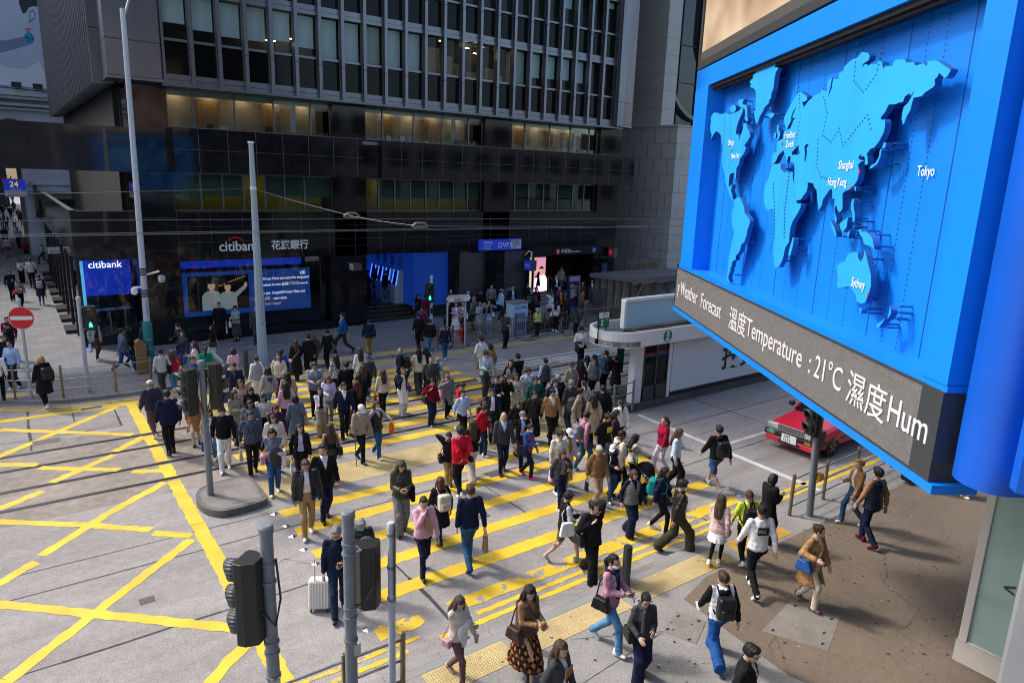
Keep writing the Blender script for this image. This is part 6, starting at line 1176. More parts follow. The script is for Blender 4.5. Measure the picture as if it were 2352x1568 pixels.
# ---- colours
PAL = dict(black=(.012, .012, .014), navy=(.012, .017, .042), white=(.72, .72, .72), cream=(.58, .52, .42), grey=(.17, .175, .185), dgrey=(.05, .052, .058), lgrey=(.38, .40, .42), beige=(.40, .30, .21), tan=(.34, .19, .085), camel=(.36, .17, .07), brown=(.10, .05, .03), dbrown=(.045, .025, .018), khaki=(.33, .22, .10), olive=(.10, .095, .05), dolive=(.04, .042, .022), red=(.48, .012, .03), maroon=(.13, .008, .025), wine=(.25, .01, .035), pink=(.62, .36, .42), rose=(.50, .25, .33), hot=(.75, .06, .17), lilac=(.52, .46, .66), purple=(.13, .03, .14), plum=(.06, .02, .05), blue=(.02, .09, .30), sky=(.38, .52, .78), denim=(.035, .09, .20), ldenim=(.09, .22, .38), ddenim=(.014, .028, .06), slate=(.12, .15, .20), teal=(.01, .25, .27), green=(.005, .17, .11), dgreen=(.02, .09, .06), mint=(.40, .52, .50), lime=(.55, .75, .06), yellow=(.72, .55, .05), orange=(.80, .14, .01), gold=(.35, .22, .03), mauve=(.14, .075, .075), stone=(.30, .26, .20), silver=(.30, .31, .33), floral=(.22, .12, .06), ice=(.50, .62, .70))
WORD = dict(dgrey='dark grey', lgrey='pale grey', dbrown='dark brown', dolive='dark olive', hot='bright pink', ldenim='pale denim', ddenim='dark denim', dgreen='dark green', sky='pale blue', ice='pale blue', rose='pink', floral='floral', wine='wine red', lime='lime green', stone='stone grey', tan='brown', gold='dark yellow')
def cloth(c, kind='cloth'):
    col = PAL[c]; nm = f'{kind}_{c}'
    if kind == 'knit': return mat(nm, col, .95, noise=[(9, .14), (120, .15)], bump=(60, .22, (1, 1, .4)), spec=.1)
    if kind == 'denim': return mat(nm, col, .9, noise=[(5, .35), (160, .2)], bump=(20, .45), spec=.12)
    if kind == 'shine': return mat(nm, col, .42, noise=(7, .15), bump=(14, .5), spec=.3)
    if kind == 'check': return mat(nm, col, .9, noise=(8, .1), spec=.12)
    return mat(nm, col, .9, noise=[(7, .16), (140, .08)], bump=(15, .6, (1, 1, .6)), spec=.12)
SKIN = {k: mat('skin_'+k, c, .5, noise=(14, .07)) for k, c in dict(a=(.50, .30, .21), b=(.44, .25, .16), d=(.12, .055, .03), e=(.56, .36, .27)).items()}
HAIRC = {k: mat('hair_'+k, c, .42, noise=(18, .25, (1, 1, .15)), bump=(70, .9, (1, 1, .08)), spec=.35) for k, c in dict(k=(.008, .007, .007), b=(.035, .018, .012), a=(.09, .03, .015), r=(.07, .012, .015), g=(.20, .20, .205), w=(.42, .42, .42), y=(.36, .22, .08), n=(.055, .03, .018)).items()}
eye_m = mat('eye', (.04, .025, .02), .2); brow_m = mat('eyebrow', (.14, .085, .06), .7); lip_m = mat('lip', (.36, .09, .08), .45)
def ik(S_, T_, l1, l2, hint):
    S_, T_ = np.asarray(S_, float), np.asarray(T_, float); d = T_-S_; D = np.linalg.norm(d)
    if D > (l1+l2)*.995: T_ = S_+d/D*(l1+l2)*.995; d = T_-S_; D = np.linalg.norm(d)
    a = (l1*l1-l2*l2+D*D)/(2*D); hh = math.sqrt(max(0, l1*l1-a*a)); u = d/D; w_ = np.asarray(hint, float); w_ = w_-u*(w_@u); w_ /= max(np.linalg.norm(w_), 1e-6)
    return S_+u*a+w_*hh, T_
ARMT = dict(p=(.07, .27, 1.14), e=(.135, .02, 1.50), s=(.13, .11, 1.30), b=(.0, -.15, 1.0), c=(-.10, .17, 1.12), h=(.17, .24, 1.04), k=(.23, .03, .93), u=(.22, .18, 1.80), v=(.13, .40, 1.03), m=(.04, .17, 1.40), o=(.32, .2, 1.18), f=(.10, .30, 1.45))
ALLP = []
def zg_of(x, y):
    if y > 26.35 or y < 8.5 or (y > 25.9 and x > 1 and x < 3): return .12
    if 16.6 < x and 15.9 < y < 17.7: return .25
    return 0.
PN = [0]
def P(u, v, az, k, foot=None, hair='Sk', t='jacket black', b='pants black', s='black', a='dd', w=.7, hp=0, hy=0, f=0, h=None, sk='a', x='', lean=.03, at=None, zg=None):
    rnd_ = random.Random(len(ALLP)*7+3)
    if at is not None: g = np.array([*at, 0.])
    elif foot:
        z = .12 if zg is None else zg; g = onz(*foot, z); z2 = zg_of(g[0], g[1]) if zg is None else zg; g = onz(*foot, z2)
    else:
        hh_ = h or (1.63 if f else 1.72); z = 0.
        for _ in range(3): g = onz(u, v, z+hh_); z = zg_of(g[0], g[1]) if zg is None else zg
    z = zg_of(g[0], g[1]) if zg is None else zg
    if h is None:
        if foot:
            lo_, hi_ = 1.2, 2.2
            for _ in range(30):
                md = (lo_+hi_)/2; c_ = RC @ (np.array([g[0], g[1], z+md])-CAM); vv = 784-F_PX*c_[1]/c_[2]
                lo_, hi_ = (md, hi_) if vv > v else (lo_, md)
            h = min(max(md, 1.50 if f else 1.6), 1.74 if f else 1.87)
        else: h = 1.63 if f else 1.72
    sc_ = h/1.7; dist = np.linalg.norm(g-CAM[:]*[1, 1, 0]); lod = 0 if dist < 17 else (1 if dist < 30 else 2)
    vh = (.017, .022, .034)[lod]
    ALLP.append((k, g))
    # skeleton
    st = abs(w); sg = 1 if w >= 0 else -1; hz = min(.905, .072+math.sqrt(.862**2-(.27*min(st, 1.6))**2)); hx = .088; ln = lean
    ank = {}
    ank[sg] = np.array([sg*.075, .27*st, .075+.02*st]); ank[-sg] = np.array([-sg*.075, -.33*st, .075+.075*st])
    knee = {q: ik((q*hx, 0, hz), ank[q], .435, .435, (0, 1, 0)) for q in (1, -1)}
    for q in (1, -1): ank[q] = knee[q][1]
    yo = lambda z_: ln*(z_-.9); shx = .158 if f else .178; shz = 1.395
    arm = {}; hd_ = {}
    for q, code in ((1, a[0]), (-1, a[1])):
        sh = np.array([q*shx, yo(shz)-.01, shz])
        if code == 'd': T_ = sh+np.array([q*.075, -sg*q*.20*st+.03, -.50])
        elif code == 'g': T_ = sh+np.array([q*.06, .04, -.53])
        else: T_ = np.array(ARMT[code])*[q, 1, 1]+[0, yo(1.2), 0]
        hint = (q*.9, -.9, -.5) if code in 'esmuf' else (q*.5, -1, -.3)
        el, wr = ik(sh, T_, .275, .25, hint); arm[q] = (sh, el, wr); hd_[q] = (wr-el)/np.linalg.norm(wr-el)
    # garment description
    tt = t.replace(' -', '').split(); tk, tc = tt[0], tt[1]; blk_c = tt[-1] if 'block' in tt else None; ins_ = [q for q in tt[2:] if q in PAL and q != blk_c]; inner = ins_[0] if ins_ else None
    opn = 'full' if 'full' in tt else ('v' if 'v' in tt or tk == 'vest' and inner else ('full' if inner else None))
    bt = b.split(); bk, bc = bt[0], bt[1]
    TH = dict(tee=.012, shirt=.016, knit=.02, hoodie=.028, jacket=.026, blazer=.024, puffer=.042, coat=.03, vest=.04, dress=.012, cardigan=.024, tank=.008, shawl=.05)[tk]
    hem = dict(tee=.86, shirt=.86, knit=.87, hoodie=.86, jacket=.84, blazer=.77, puffer=.85, coat=.52, vest=.86, dress=.45, cardigan=.86, tank=.9, shawl=.8)[tk]
    hipa, waist, chest, bust = (.165, .125, .15, .125) if f else (.162, .146, .168, .122)
    if 'big' in tt: hipa += .02; waist += .035; chest += .015; bust += .02
    def ttab(e, fl=0.):
        R_ = [(.35, .17+e+fl, .14+e+fl+.14*st, 0), (.55, .17+e+fl*.7, .13+e+fl*.7+.10*st, 0), (.8, hipa+e+.005+fl*.25, .118+e+fl*.25, 0), (.92, hipa+e, .118+e, 0), (1.07, waist+e+(.012 if e > .02 else 0), .10+e, yo(1.07)), (1.26, chest+e, bust+e, yo(1.26)+.01), (1.36, chest+e*.8+.004, .10+e*.8, yo(1.36)-.005), (1.415, .12+e*.5, .078+e*.4, yo(1.41)-.012), (1.45, .072+e*.25, .066+e*.3, yo(1.45)-.015), (1.5, .06, .06, yo(1.5)-.015)]
        return R_
    wr_ = lambda X, Y_, Z: .0066*np.sin(37*Z+21*X+5*np.sin(13*Y_+k_))*np.sin(29*X-17*Y_+3*np.sin(19*Z+k_))
    k_ = rnd_.uniform(0, 6)
    def top_field(th, hem_, sleeves, kind, carve):
        TT = ttab(th, .05 if kind in ('coat', 'dress', 'shawl') else 0.); tp = 1.435 if kind not in ('tank', 'dress') else 1.385
        rs = dict(tee=(.062, .06, .055), shirt=(.06, .053, .042), knit=(.062, .056, .044), hoodie=(.068, .063, .05), jacket=(.068, .062, .052), blazer=(.066, .058, .047), puffer=(.078, .075, .058), coat=(.07, .064, .055), vest=(.07, .07, .07), dress=(.05, .05, .05), cardigan=(.064, .058, .048), tank=(.05, .05, .05), shawl=(.09, .08, .07))[kind]
        def F(X, Y_, Z):
            d = loftf(X, Y_, Z, TT, hem_, tp+.02)
            if sleeves:
                for q in (1, -1):
                    sh, el, wr = arm[q]; d = smin(d, cone(X, Y_, Z, sh, el, rs[0], rs[1]), .04)
                    if sleeves > 1: e2 = wr-hd_[q]*(.015 if sleeves == 2 else .11); d = smin(d, cone(X, Y_, Z, el, e2, rs[1], rs[2]), .025)
                    elif sleeves == 1: pass
            if kind in ('hoodie',): d = smin(d, ell(X, Y_, Z, (0, yo(1.42)-.105, 1.40), (.10, .06, .07)), .03)
            if kind in ('jacket', 'blazer', 'puffer', 'coat', 'cardigan'): d = smin(d, np.maximum(np.abs(np.sqrt(X**2+(Y_-yo(1.46)+.01)**2)-.068)-.012, np.abs(Z-1.445)-.03), .02)
            if kind in ('puffer', 'vest'): d = d+.0065*np.cos(Z*2*math.pi/.075)
            d = d+wr_(X, Y_, Z)
            if carve == 'full': d = np.maximum(d, -np.maximum(np.abs(X)-(.045+.05*np.clip((1.35-Z)/.5, 0, 1)), -(Y_-.02)))
            elif carve == 'v': d = np.maximum(d, -np.maximum(np.abs(X)-np.clip((Z-1.17)*.26, -.01, .07), -(Y_-.02)))
            return d
        return F
    A = np.array([p_ for q in (1, -1) for p_ in arm[q]]); lo_ = np.minimum(A.min(0), [-.27, -.26-.1*st, 0])-.1; hi_ = np.maximum(A.max(0), [.27, .26+.1*st, 1.5])+.1
    ss = Matrix.Diagonal((sc_, sc_, sc_, 1)); root = None; parts = []
    def addm(V, Q, name, mt, mi=None):
        me = mesh_of(V*sc_, Q, name); [me.materials.append(q) for q in (mt if isinstance(mt, list) else [mt])]
        if mi is not None: me.polygons.foreach_set('material_index', mi.tolist())
        o = bpy.data.objects.new(name, me); COL.objects.link(o); parts.append(o); return o
    # body: legs, torso, arms, neck, hands and head as one mesh
    bare = bk in ('shorts', 'skirt', 'mini', 'midi') or tk == 'dress'
    def body(X, Y_, Z):
        d = loftf(X, Y_, Z, [(r[0], r[1]-.012, r[2]-.012, r[3]) for r in ttab(0)], .85, 1.44)
        for q in (1, -1):
            kn, an = knee[q]; d = smin(d, cone(X, Y_, Z, (q*hx, 0, hz), kn, .073, .05), .03); d = smin(d, cone(X, Y_, Z, kn, an, .05, .036), .02)
            if bare: c_ = kn+(an-kn)*.3; d = smin(d, ell(X, Y_, Z, (c_[0], c_[1]-.022, c_[2]), (.042, .042, .10)), .02)
            sh, el, wr = arm[q]; d = smin(d, cone(X, Y_, Z, sh, el, .043, .037), .02); d = smin(d, cone(X, Y_, Z, el, wr, .037, .026), .015)
        return smin(d, cone(X, Y_, Z, (0, yo(1.4)-.015, 1.4), (0, yo(1.5)-.01, 1.5), .056, .05), .02)
    V, Q = surf(body, (lo_[0], min(lo_[1], -.42), .0), (hi_[0], max(hi_[1], .4), 1.5), vh*1.15); nf = [len(Q)]; VV = [V]; QQ = [list(q) for q in Q.tolist()]; MI = [0]*len(Q)
    tone = SKIN[sk]; legm = None
    if bt[0] in ('skirt', 'mini', 'midi') and 'tights' in bt: legm = cloth('black')
    if legm: zc = V[Q].mean(1)[:, 2]; MI = [4 if z_ < .88 else 0 for z_ in zc]
    Rh = Matrix.Rotation(math.radians(-hy), 4, 'Z') @ Matrix.Rotation(math.radians(-hp), 4, 'X'); Mh = Matrix.Translation((0, yo(1.46)-.005, 1.457)) @ Rh
    hv, hq, hm = head_mesh(f, lod); Mn = np.array(Mh); hv2 = hv @ Mn[:3, :3].T+Mn[:3, 3]; o_ = sum(len(q) for q in VV); VV.append(hv2); QQ += (hq+o_).tolist(); MI += hm.tolist()
    for q in (1, -1):
        d = Vector(hd_[q]); zax = -d; yax = Vector((0, 1, .25)) if abs(d.y) < .8 else Vector((-q*.8, 0, 1.0)); yax = (yax-zax*yax.dot(zax)).normalized(); xax = yax.cross(zax)
        G = HV.copy(); G[:, 0] *= q; R3 = np.array([list(xax), list(yax), list(zax)]); o_ = sum(len(w_) for w_ in VV); VV.append(G @ R3+arm[q][2]+np.array(d)*.012); QQ += [[i+o_ for i in (ff if q > 0 else ff[::-1])] for ff in HF]; MI += [0]*len(HF)
    me = bpy.data.meshes.new('person'); me.from_pydata((np.concatenate(VV)*sc_).tolist(), [], QQ); me.polygons.foreach_set('use_smooth', [True]*len(QQ)); [me.materials.append(q) for q in (tone, eye_m, brow_m, lip_m, legm or tone)]; me.polygons.foreach_set('material_index', MI)
    root = bpy.data.objects.new('person', me); COL.objects.link(root); root.location = (g[0], g[1], z); root.rotation_euler.z = -math.radians(az); tag(root, 'person in '+k, 'person'); root['_loc'] = (float(g[0]), float(g[1]), z)
    # clothes
    kinds = dict(knit='knit', cardigan='knit', puffer='shine', jacket='cloth', hoodie='knit', vest='shine')
    if 'leather' in tt: kinds = dict(kinds, jacket='shine')
    if 'check' in tt: kinds = dict(kinds, jacket='check', coat='check')
    lohi = lambda hem_: ((lo_[0], min(lo_[1], -.30), hem_-.05), (hi_[0], max(hi_[1], .30), 1.6))
    sl_n = 0 if tk in ('vest', 'tank', 'dress') else (1 if tk == 'tee' else (3 if 'roll' in tt else 2))
    if inner:
        V, Q = surf(top_field(.008, min(.88, hem+.03) if opn != 'v' else 1.0, 2 if tk == 'vest' else 0, 'shirt' if tk == 'vest' else 'tee', None), *lohi(.84), vh); addm(V, Q, 'shirt', cloth(inner))
    V, Q = surf(top_field(TH, hem, sl_n, tk, opn), *lohi(hem), vh)
    gm_ = {'tee': 'shirt', 'knit': 'sweater', 'tank': 'top', 'blazer': 'jacket', 'puffer': 'jacket'}.get(tk, tk); mts = cloth(tc, kinds.get(tk, 'cloth'))
    mi = None
    if 'check' in tt or 'stripe' in tt or 'block' in tt:
        c_ = V[Q].mean(1); m2 = cloth({'white': 'black', 'black': 'white', 'navy': 'slate', 'pink': 'cream', 'tan': 'black', 'slate': 'black'}.get(tc, 'white') if not blk_c else blk_c); mts = [mts, m2]
        if 'check' in tt: mi = ((np.floor(c_[:, 0]/.035)+np.floor(c_[:, 2]/.035)) % 2 == 0).astype(int)
        elif 'stripe' in tt: mi = (np.floor(c_[:, 2]/.04) % 2 == 0).astype(int)
        else: mi = (np.abs(c_[:, 0]) > .19).astype(int)
    addm(V, Q, gm_, mts, mi)
    if bk != 'none':
        RL = dict(pants=(.09, .068, .056), slim=(.084, .06, .047), jeans=(.09, .067, .058), wide=(.10, .095, .105), shorts=(.098, .085, .085), skirt=None, mini=None, midi=None)[bk]
        def bot(X, Y_, Z):
            d = loftf(X, Y_, Z, [(r[0], r[1]+.004, r[2]+.004, r[3]) for r in ttab(.006)], .80, 1.03)
            if RL:
                for q in (1, -1):
                    kn, an = knee[q]; d = smin(d, cone(X, Y_, Z, (q*hx, 0, hz), kn, RL[0], RL[1]), .03)
                    if bk != 'shorts': d = smin(d, np.maximum(cone(X, Y_, Z, kn, an+(an-kn)*.02, RL[1], RL[2]), .035-Z), .02)
                if bk == 'shorts': d = np.maximum(d, .50-Z)
            else:
                hm_ = dict(mini=.62, skirt=.5, midi=.28)[bk]; fl = dict(mini=.05, skirt=.04, midi=.05)[bk]
                d = np.maximum(loftf(X, Y_, Z, [(.25, .20+fl,   .17+fl+.17*st, 0), (.55, .18+fl*.8, .15+fl*.8+.11*st, 0), (.85, hipa+.015, .125, 0), (1.03, waist+.01, .105, 0)], hm_, 1.03)+.006*np.sin(np.arctan2(Y_, X)*14)*np.clip((.95-Z)*2, 0, 1), hm_-Z)
            return d+wr_(X, Y_, Z)*1.1
        V, Q = surf(bot, (-.33, -.45, 0), (.33, .45, 1.08), vh); m0 = cloth(bc, 'denim' if bk == 'jeans' or 'denim' in bc else 'cloth'); mi = None
        if 'argyle' in bt:
            c_ = V[Q].mean(1); an_ = np.arctan2(c_[:, 1], c_[:, 0])*.2; p_ = c_[:, 2]*.5; A1 = np.floor((an_+p_)/.048).astype(int); A2 = np.floor((an_-p_)/.048).astype(int); mi = np.where((A1+A2) % 2 == 0, 0, np.where(A1 % 2 == 0, 1, 2)); m0 = [m0, cloth('maroon'), cloth('gold')]
        addm(V, Q, {'pants': 'trousers', 'slim': 'trousers', 'wide': 'trousers', 'mini': 'skirt', 'midi': 'skirt'}.get(bk, bk), m0, mi)
    # template pieces: hair, shoes, cap, mask, glasses
    def inst(kind, name, mt, M_):
        o = bpy.data.objects.new(name, tpl(kind, lod)); COL.objects.link(o)
        if not o.data.materials: o.data.materials.append(mt)
        o.material_slots[0].link = 'OBJECT'; o.material_slots[0].material = mt; o.parent = root; o.matrix_local = ss @ M_; return o
    js = Matrix.Diagonal((rnd_.uniform(.98, 1.04), rnd_.uniform(.98, 1.04), rnd_.uniform(.97, 1.05), 1))
    if hair[0] != 'N': inst('h'+hair[0], 'hair', HAIRC[hair[1]], Mh @ js)
    for q in (1, -1):
        kn, an = knee[q]; pit = 0 if q == sg else math.atan2(.075*st, .16)*1.7; shk = 'boot' if 'boot' in s else 'shoe'
        inst(shk, 'boot' if shk == 'boot' else 'shoe', cloth(s.split()[0], 'shine' if s.split()[0] in ('black', 'dbrown', 'brown') else 'cloth'), Matrix.Translation((an[0], an[1], an[2]-.07-(.0 if pit else .012))) @ Matrix.Rotation(-q*.1, 4, 'Z') @ Matrix.Rotation(-pit if pit else (.16*st), 4, 'X'))
    for o in parts: o.parent = root
    # accessories
    W2 = Matrix.Translation((g[0], g[1], z)) @ Matrix.Rotation(-math.radians(az), 4, 'Z') @ ss
    def item(name, cat, lbl, loc): return thing(name, lbl, cat, tuple(W2 @ Vector(loc)))
    def put(kind, name, mt, M_, par):
        me_ = tpl(kind, lod).copy(); me_.transform(W2 @ M_); me_.materials.clear(); me_.materials.append(mt); o = bpy.data.objects.new(name, me_); COL.objects.link(o); attach(o, par); return o
    def tub(par, name, pts, r, mt): return MB().tube([tuple(W2 @ Vector(p_)) for p_ in pts], r*sc_, 6).build(name, mt, par, True)
    cw = lambda c: WORD.get(c, c)
    def LB(pre):
        wd = (pre+' of person in '+k).split()[:16]
        while wd[-1] in ('a', 'the', 'and', 'with', 'of', 'in', 'over', 'to', 'at', 'an', 'by', 'under', 'white', 'pale', 'dark', 'behind', 'on'): wd.pop()
        return ' '.join(wd)
    for it in x.split():
        q = it.split(':'); n_ = q[0]; c = q[1] if len(q) > 1 else 'black'; sd_ = (1 if q[2] == 'r' else -1) if len(q) > 2 else -1
        if n_ == 'cap': inst('cap', 'cap', cloth(c), Mh)
        elif n_ == 'hat': inst('hat', 'hat', cloth(c), Mh)
        elif n_ == 'mask': inst('mask', 'face_mask', cloth(c), Mh)
        elif n_ == 'glasses' and lod < 2:
            g_ = MB()
            for e in (-1, 1): g_.tube([(e*.031+.021*math.cos(t_), .101, .133+.017*math.sin(t_)) for t_ in np.linspace(0, 6.28, 11)], .0028, 4, cap=False); g_.tube([(e*.052, .1, .136), (e*.078, .06, .138), (e*.08, -.005, .135)], .0025, 4)
            g_.tube([(-.01, .102, .135), (.01, .102, .135)], .0026, 4); o = g_.build('glasses', blackp); o.parent = root; o.matrix_local = ss @ Mh
        elif n_ == 'scarf':
            V, Q = surf(lambda X, Y_, Z: np.minimum(np.sqrt((np.sqrt(X**2+(Y_-.0)**2)-.085)**2+(Z-1.435)**2)-.036+.006*wav(X, Y_, Z), cone(X, Y_, Z, (.04, .13, 1.4), (.06, .17, 1.05), .035, .045)), (-.2, -.2, .95), (.2, .26, 1.5), .016); o = addm(V, Q, 'scarf', cloth(c, 'knit')); o.parent = root
        elif n_ == 'hood':
            V, Q = surf(lambda X, Y_, Z: ell(X, Y_, Z, (0, yo(1.42)-.115, 1.39), (.11, .06, .075))+.004*wav(X, Y_, Z), (-.16, -.24, 1.26), (.16, .02, 1.5), .017); o = addm(V, Q, 'hood', cloth(c)); o.parent = root
        elif n_ == 'pack':
            t_ = item('backpack', 'backpack', LB(f'{cw(c)} backpack'), (0, -.2, .9)); yb = -(.15+TH)+yo(1.2)-.03
            put('pack', 'body', cloth(c, 'shine'), Matrix.Translation((0, yb-.03, 1.17)), t_)
            for e in (-1, 1): tub(t_, 'strap', [(e*.10, yb+.04, 1.36), (e*.10, -.01, 1.45+TH*.6), (e*.115, .12+TH, 1.32), (e*.15, .1+TH, 1.12), (e*.15, yb+.05, 1.02)], .014, cloth(c))
        elif n_ in ('bag', 'tote', 'mini'):
            kd = {'bag': 'sack', 'tote': 'tote', 'mini': 'mini'}[n_]; X_ = sd_*(hipa+TH+.05); nm_ = {'bag': 'shoulder bag', 'tote': 'tote bag', 'mini': 'small crossbody bag'}[n_]; zz = .93 if n_ != 'mini' else .88; hh_ = {'bag': .1, 'tote': .16, 'mini': .06}[n_]
            t_ = item('shoulder_bag' if n_ != 'tote' else 'tote_bag', 'bag', LB(f'{cw(c)} {nm_}'), (X_, 0, zz-hh_))
            put(kd, 'body', cloth(c, 'shine' if n_ != 'tote' else 'cloth'), Matrix.Translation((X_, -.02, zz)), t_); so_ = arm[sd_][0] if n_ != 'mini' else np.array([-sd_*.1, 0, 1.42])
            tub(t_, 'strap', [(X_, .08, zz+hh_*.8), (so_[0]*.85, .075+TH, 1.25), (so_[0]*.78, .0, 1.435+TH), (so_[0]*.85, -.1-TH, 1.25), (X_, -.12, zz+hh_*.8)], .011, cloth(c))
        elif n_ in ('carrier', 'paper', 'handbag', 'plastic'):
            hp_ = arm[sd_][2]+hd_[sd_]*.1; w_, h_, d_ = dict(carrier=(.17, .36, .06), paper=(.16, .30, .08), handbag=(.15, .22, .06), plastic=(.15, .30, .06))[n_]; nm_ = dict(carrier='carrier bag', paper='paper carrier bag', handbag='handbag', plastic='plastic bag')[n_]
            t_ = item('carrier_bag' if n_ != 'handbag' else 'handbag', 'bag', LB(f'{cw(c)} hand-held {nm_}' if 'hand' not in nm_ else f'{cw(c)} {nm_}'), (hp_[0], hp_[1], hp_[2]-h_-.12)); zt_ = hp_[2]-.12; tw = .8 if n_ in ('plastic', 'carrier') else 1.
            sec_ = [(-w_/2, -d_/2), (-w_/2, d_/2), (w_/2, d_/2), (w_/2, -d_/2)]; m_ = MB(); L_ = []; rows = 5
            for i in range(rows):
                u_ = i/(rows-1); kk = tw+(1-tw)*min(1, u_*2.2) if n_ in ('plastic', 'carrier') else .92+.08*u_
                L_.append([(hp_[0]+b_*(1.1 if u_ > .5 else .8)+rnd_.uniform(-.006, .006), hp_[1]+a_*kk+rnd_.uniform(-.006, .006), zt_-h_*u_) for a_, b_ in sec_])
            for r_ in L_: m_.v += [tuple(W2 @ Vector(p_)) for p_ in r_]
            for i in range(rows-1):
                for j in range(4): m_.f.append([i*4+j, i*4+(j+1) % 4, (i+1)*4+(j+1) % 4, (i+1)*4+j]); m_.m.append(0)
            m_.f.append([(rows-1)*4+j for j in range(4)]); m_.m.append(0); m_.f.append([3, 2, 1, 0]); m_.m.append(0); m_.build('body', cloth(c), t_, bevel=.012)
            for e in (-1, 1): tub(t_, 'handle', [(hp_[0]+e*d_*.4, hp_[1]-w_*.25, zt_), (hp_[0]+e*.012, hp_[1]-.02, hp_[2]), (hp_[0]+e*.012, hp_[1]+.02, hp_[2]), (hp_[0]+e*d_*.4, hp_[1]+w_*.25, zt_)], .006, cloth(c))
        elif n_ in ('phone', 'cup', 'paperw'):
            sd2 = (1 if (len(q) > 2 and q[2] == 'r') or (len(q) < 3) else -1); hp_ = arm[sd2][2]+hd_[sd2]*.10
            if n_ == 'phone': tag(MB().box(-.037, .037, -.005, .005, -.075, .075, 0, W2 @ Matrix.Translation(hp_+np.array([0, 0, .02])) @ Matrix.Rotation(-.9, 4, 'X')).build('mobile_phone', cloth(c, 'shine')), LB(f'{cw(c)} mobile phone'), 'phone')
            elif n_ == 'cup': tag(MB().lathe([(.032, -.06), (.043, .06), (.047, .065), (.03, .085), (.004, .088)], (0, 0, 0), 12, 0, W2 @ Matrix.Translation(hp_)).build('drink_cup', cloth(c), None, True), LB(f'{cw(c)} drink cup'), 'cup')
            else: tag(MB().box(-.1, .1, -.004, .004, -.15, .15, 0, W2 @ Matrix.Translation(hp_) @ Matrix.Rotation(-.5, 4, 'X')).build('paper_sheet', cloth(c)), LB(f'{cw(c)} papers'), 'paper')
        elif n_ == 'cane':
            hp_ = arm[sd_][2]+hd_[sd_]*.07; t_ = item('walking_cane', 'cane', LB('black walking cane'), (hp_[0], hp_[1]+.1, 0)); tub(t_, 'shaft', [(hp_[0], hp_[1]+.02, hp_[2]), (hp_[0]+sd_*.03, hp_[1]+.12, -z/sc_+.0)], .011, blackp); tub(t_, 'grip', [(hp_[0], hp_[1]-.05, hp_[2]+.01), (hp_[0], hp_[1]+.06, hp_[2]+.01)], .016, blackp)
        elif n_ == 'coatarm':
            hp_ = (arm[sd_][1]+arm[sd_][2])/2; V, Q = surf(lambda X, Y_, Z: smin(ell(X, Y_, Z, (hp_[0], hp_[1]+.03, hp_[2]-.16), (.11, .07, .26)), ell(X, Y_, Z, (hp_[0]-sd_*.06, hp_[1]+.04, hp_[2]), (.15, .075, .07)), .04)+.012*wav(X, Y_, Z, .6), hp_-[.3, .2, .5], hp_+[.3, .25, .2], .02); o = addm(V, Q, 'carried_coat', cloth(c)); o.parent = None; parts.remove(o); o.data.transform(W2 @ ss.inverted()); tag(o, LB(f'{cw(c)} draped garment'), 'garment')
        elif n_ == 'bib' and lod < 2:
            yb = (-1 if sd_ < 0 else 1)*(bust+TH+.006)+yo(1.25); o = MB().box(-.1, .1, -.006, .006, -.07, .07, 0, Matrix.Translation((0, yb, 1.27))).build('print_patch', cloth(c)); o.parent = root; o.matrix_local = ss
            if len(q) > 3: o2 = text(q[3], .1, FX(-.09, yb-.008, 1.235), MATS['letter_y'] if 'letter_y' in MATS else mat('letter_y', (.7, .6, .2), .6), 'lettering', None, .002, xs=.8); o2.parent = o
    return root
# ------------------------------------------------------------------ everyone in the street (head pixel, heading, description, feet pixel, hair, top, bottom, shoes, arms right+left, stride)
J = 'jeans denim'; N = None
# left kerb
P(12,806,5,'white shirt with shaved head at the railing end',(2,922),'Fk','shirt white','pants black','black','dd',.5)
P(22,782,215,'pale blue shirt and glasses behind the railing',(37,892),'Fk','shirt sky','pants ddenim','white','hd',.3,10,x='glasses')
P(96,814,335,'long black coat with blonde hair stepping onto the kerb',(108,937),'By','coat black','slim black','white','dd',.5,0,0,1,x='pack:black')
P(282,755,80,'slate jacket and jeans striding past the lamp post',(287,857),'Sk','jacket slate',J,'white','dd',1.3)
P(222,735,150,'grey blazer over navy beside the green signal',(224,826),'Sk','blazer lgrey navy','pants brown','white','dg',.4,0,20,1,x='paper:sky:r')
P(313,750,95,'dark coat and long hair by the corner shop window',(302,842),'Lk','jacket black','pants navy','black','hd',.6,5,0,1,x='mask:black carrier:white')
P(326,737,110,'grey coat half behind the lamp post',N,'Bk','coat dgrey','pants black','black','dd',.3,0,0,1)
P(362,829,350,'grey pullover and black cap with a tote',(377,905),'Sk','knit lgrey','pants dgrey','black','kd',.4,x='cap:black tote:black:r')
P(396,803,355,'red jacket with auburn hair',(402,898),'La','jacket red','jeans ldenim','white','dd',.4,0,0,1,x='bag:black bag:cream:r')
P(442,818,190,'denim jacket over a printed blue tee',N,'Sk','jacket denim blue full','pants cream','white','dd',.4,10,0,x='glasses')
P(412,741,250,'black padded jacket and blue mask looking at a phone',(420,846),'Sk','puffer black','jeans blue','black','pd',.3,20,0,x='mask:sky phone:black')
P(420,760,240,'navy padded jacket and curly brown hair',N,'Bb','puffer navy','jeans denim','black','hd',.3,5,0,1)
P(447,784,285,'striped rose top with a pale blue bag',N,'Lb','knit rose stripe - -','mini black','black','pd',.3,5,0,1,x='bag:sky:r')
P(471,796,15,'emerald green sweater with a ponytail',N,'Pk','knit green','pants black','black','dd',.3,0,0,1)
P(482,747,290,'black top and wide white trousers',(493,837),'Lk','tee black','wide white','white','dh',.8,0,0,1,x='bag:dbrown')
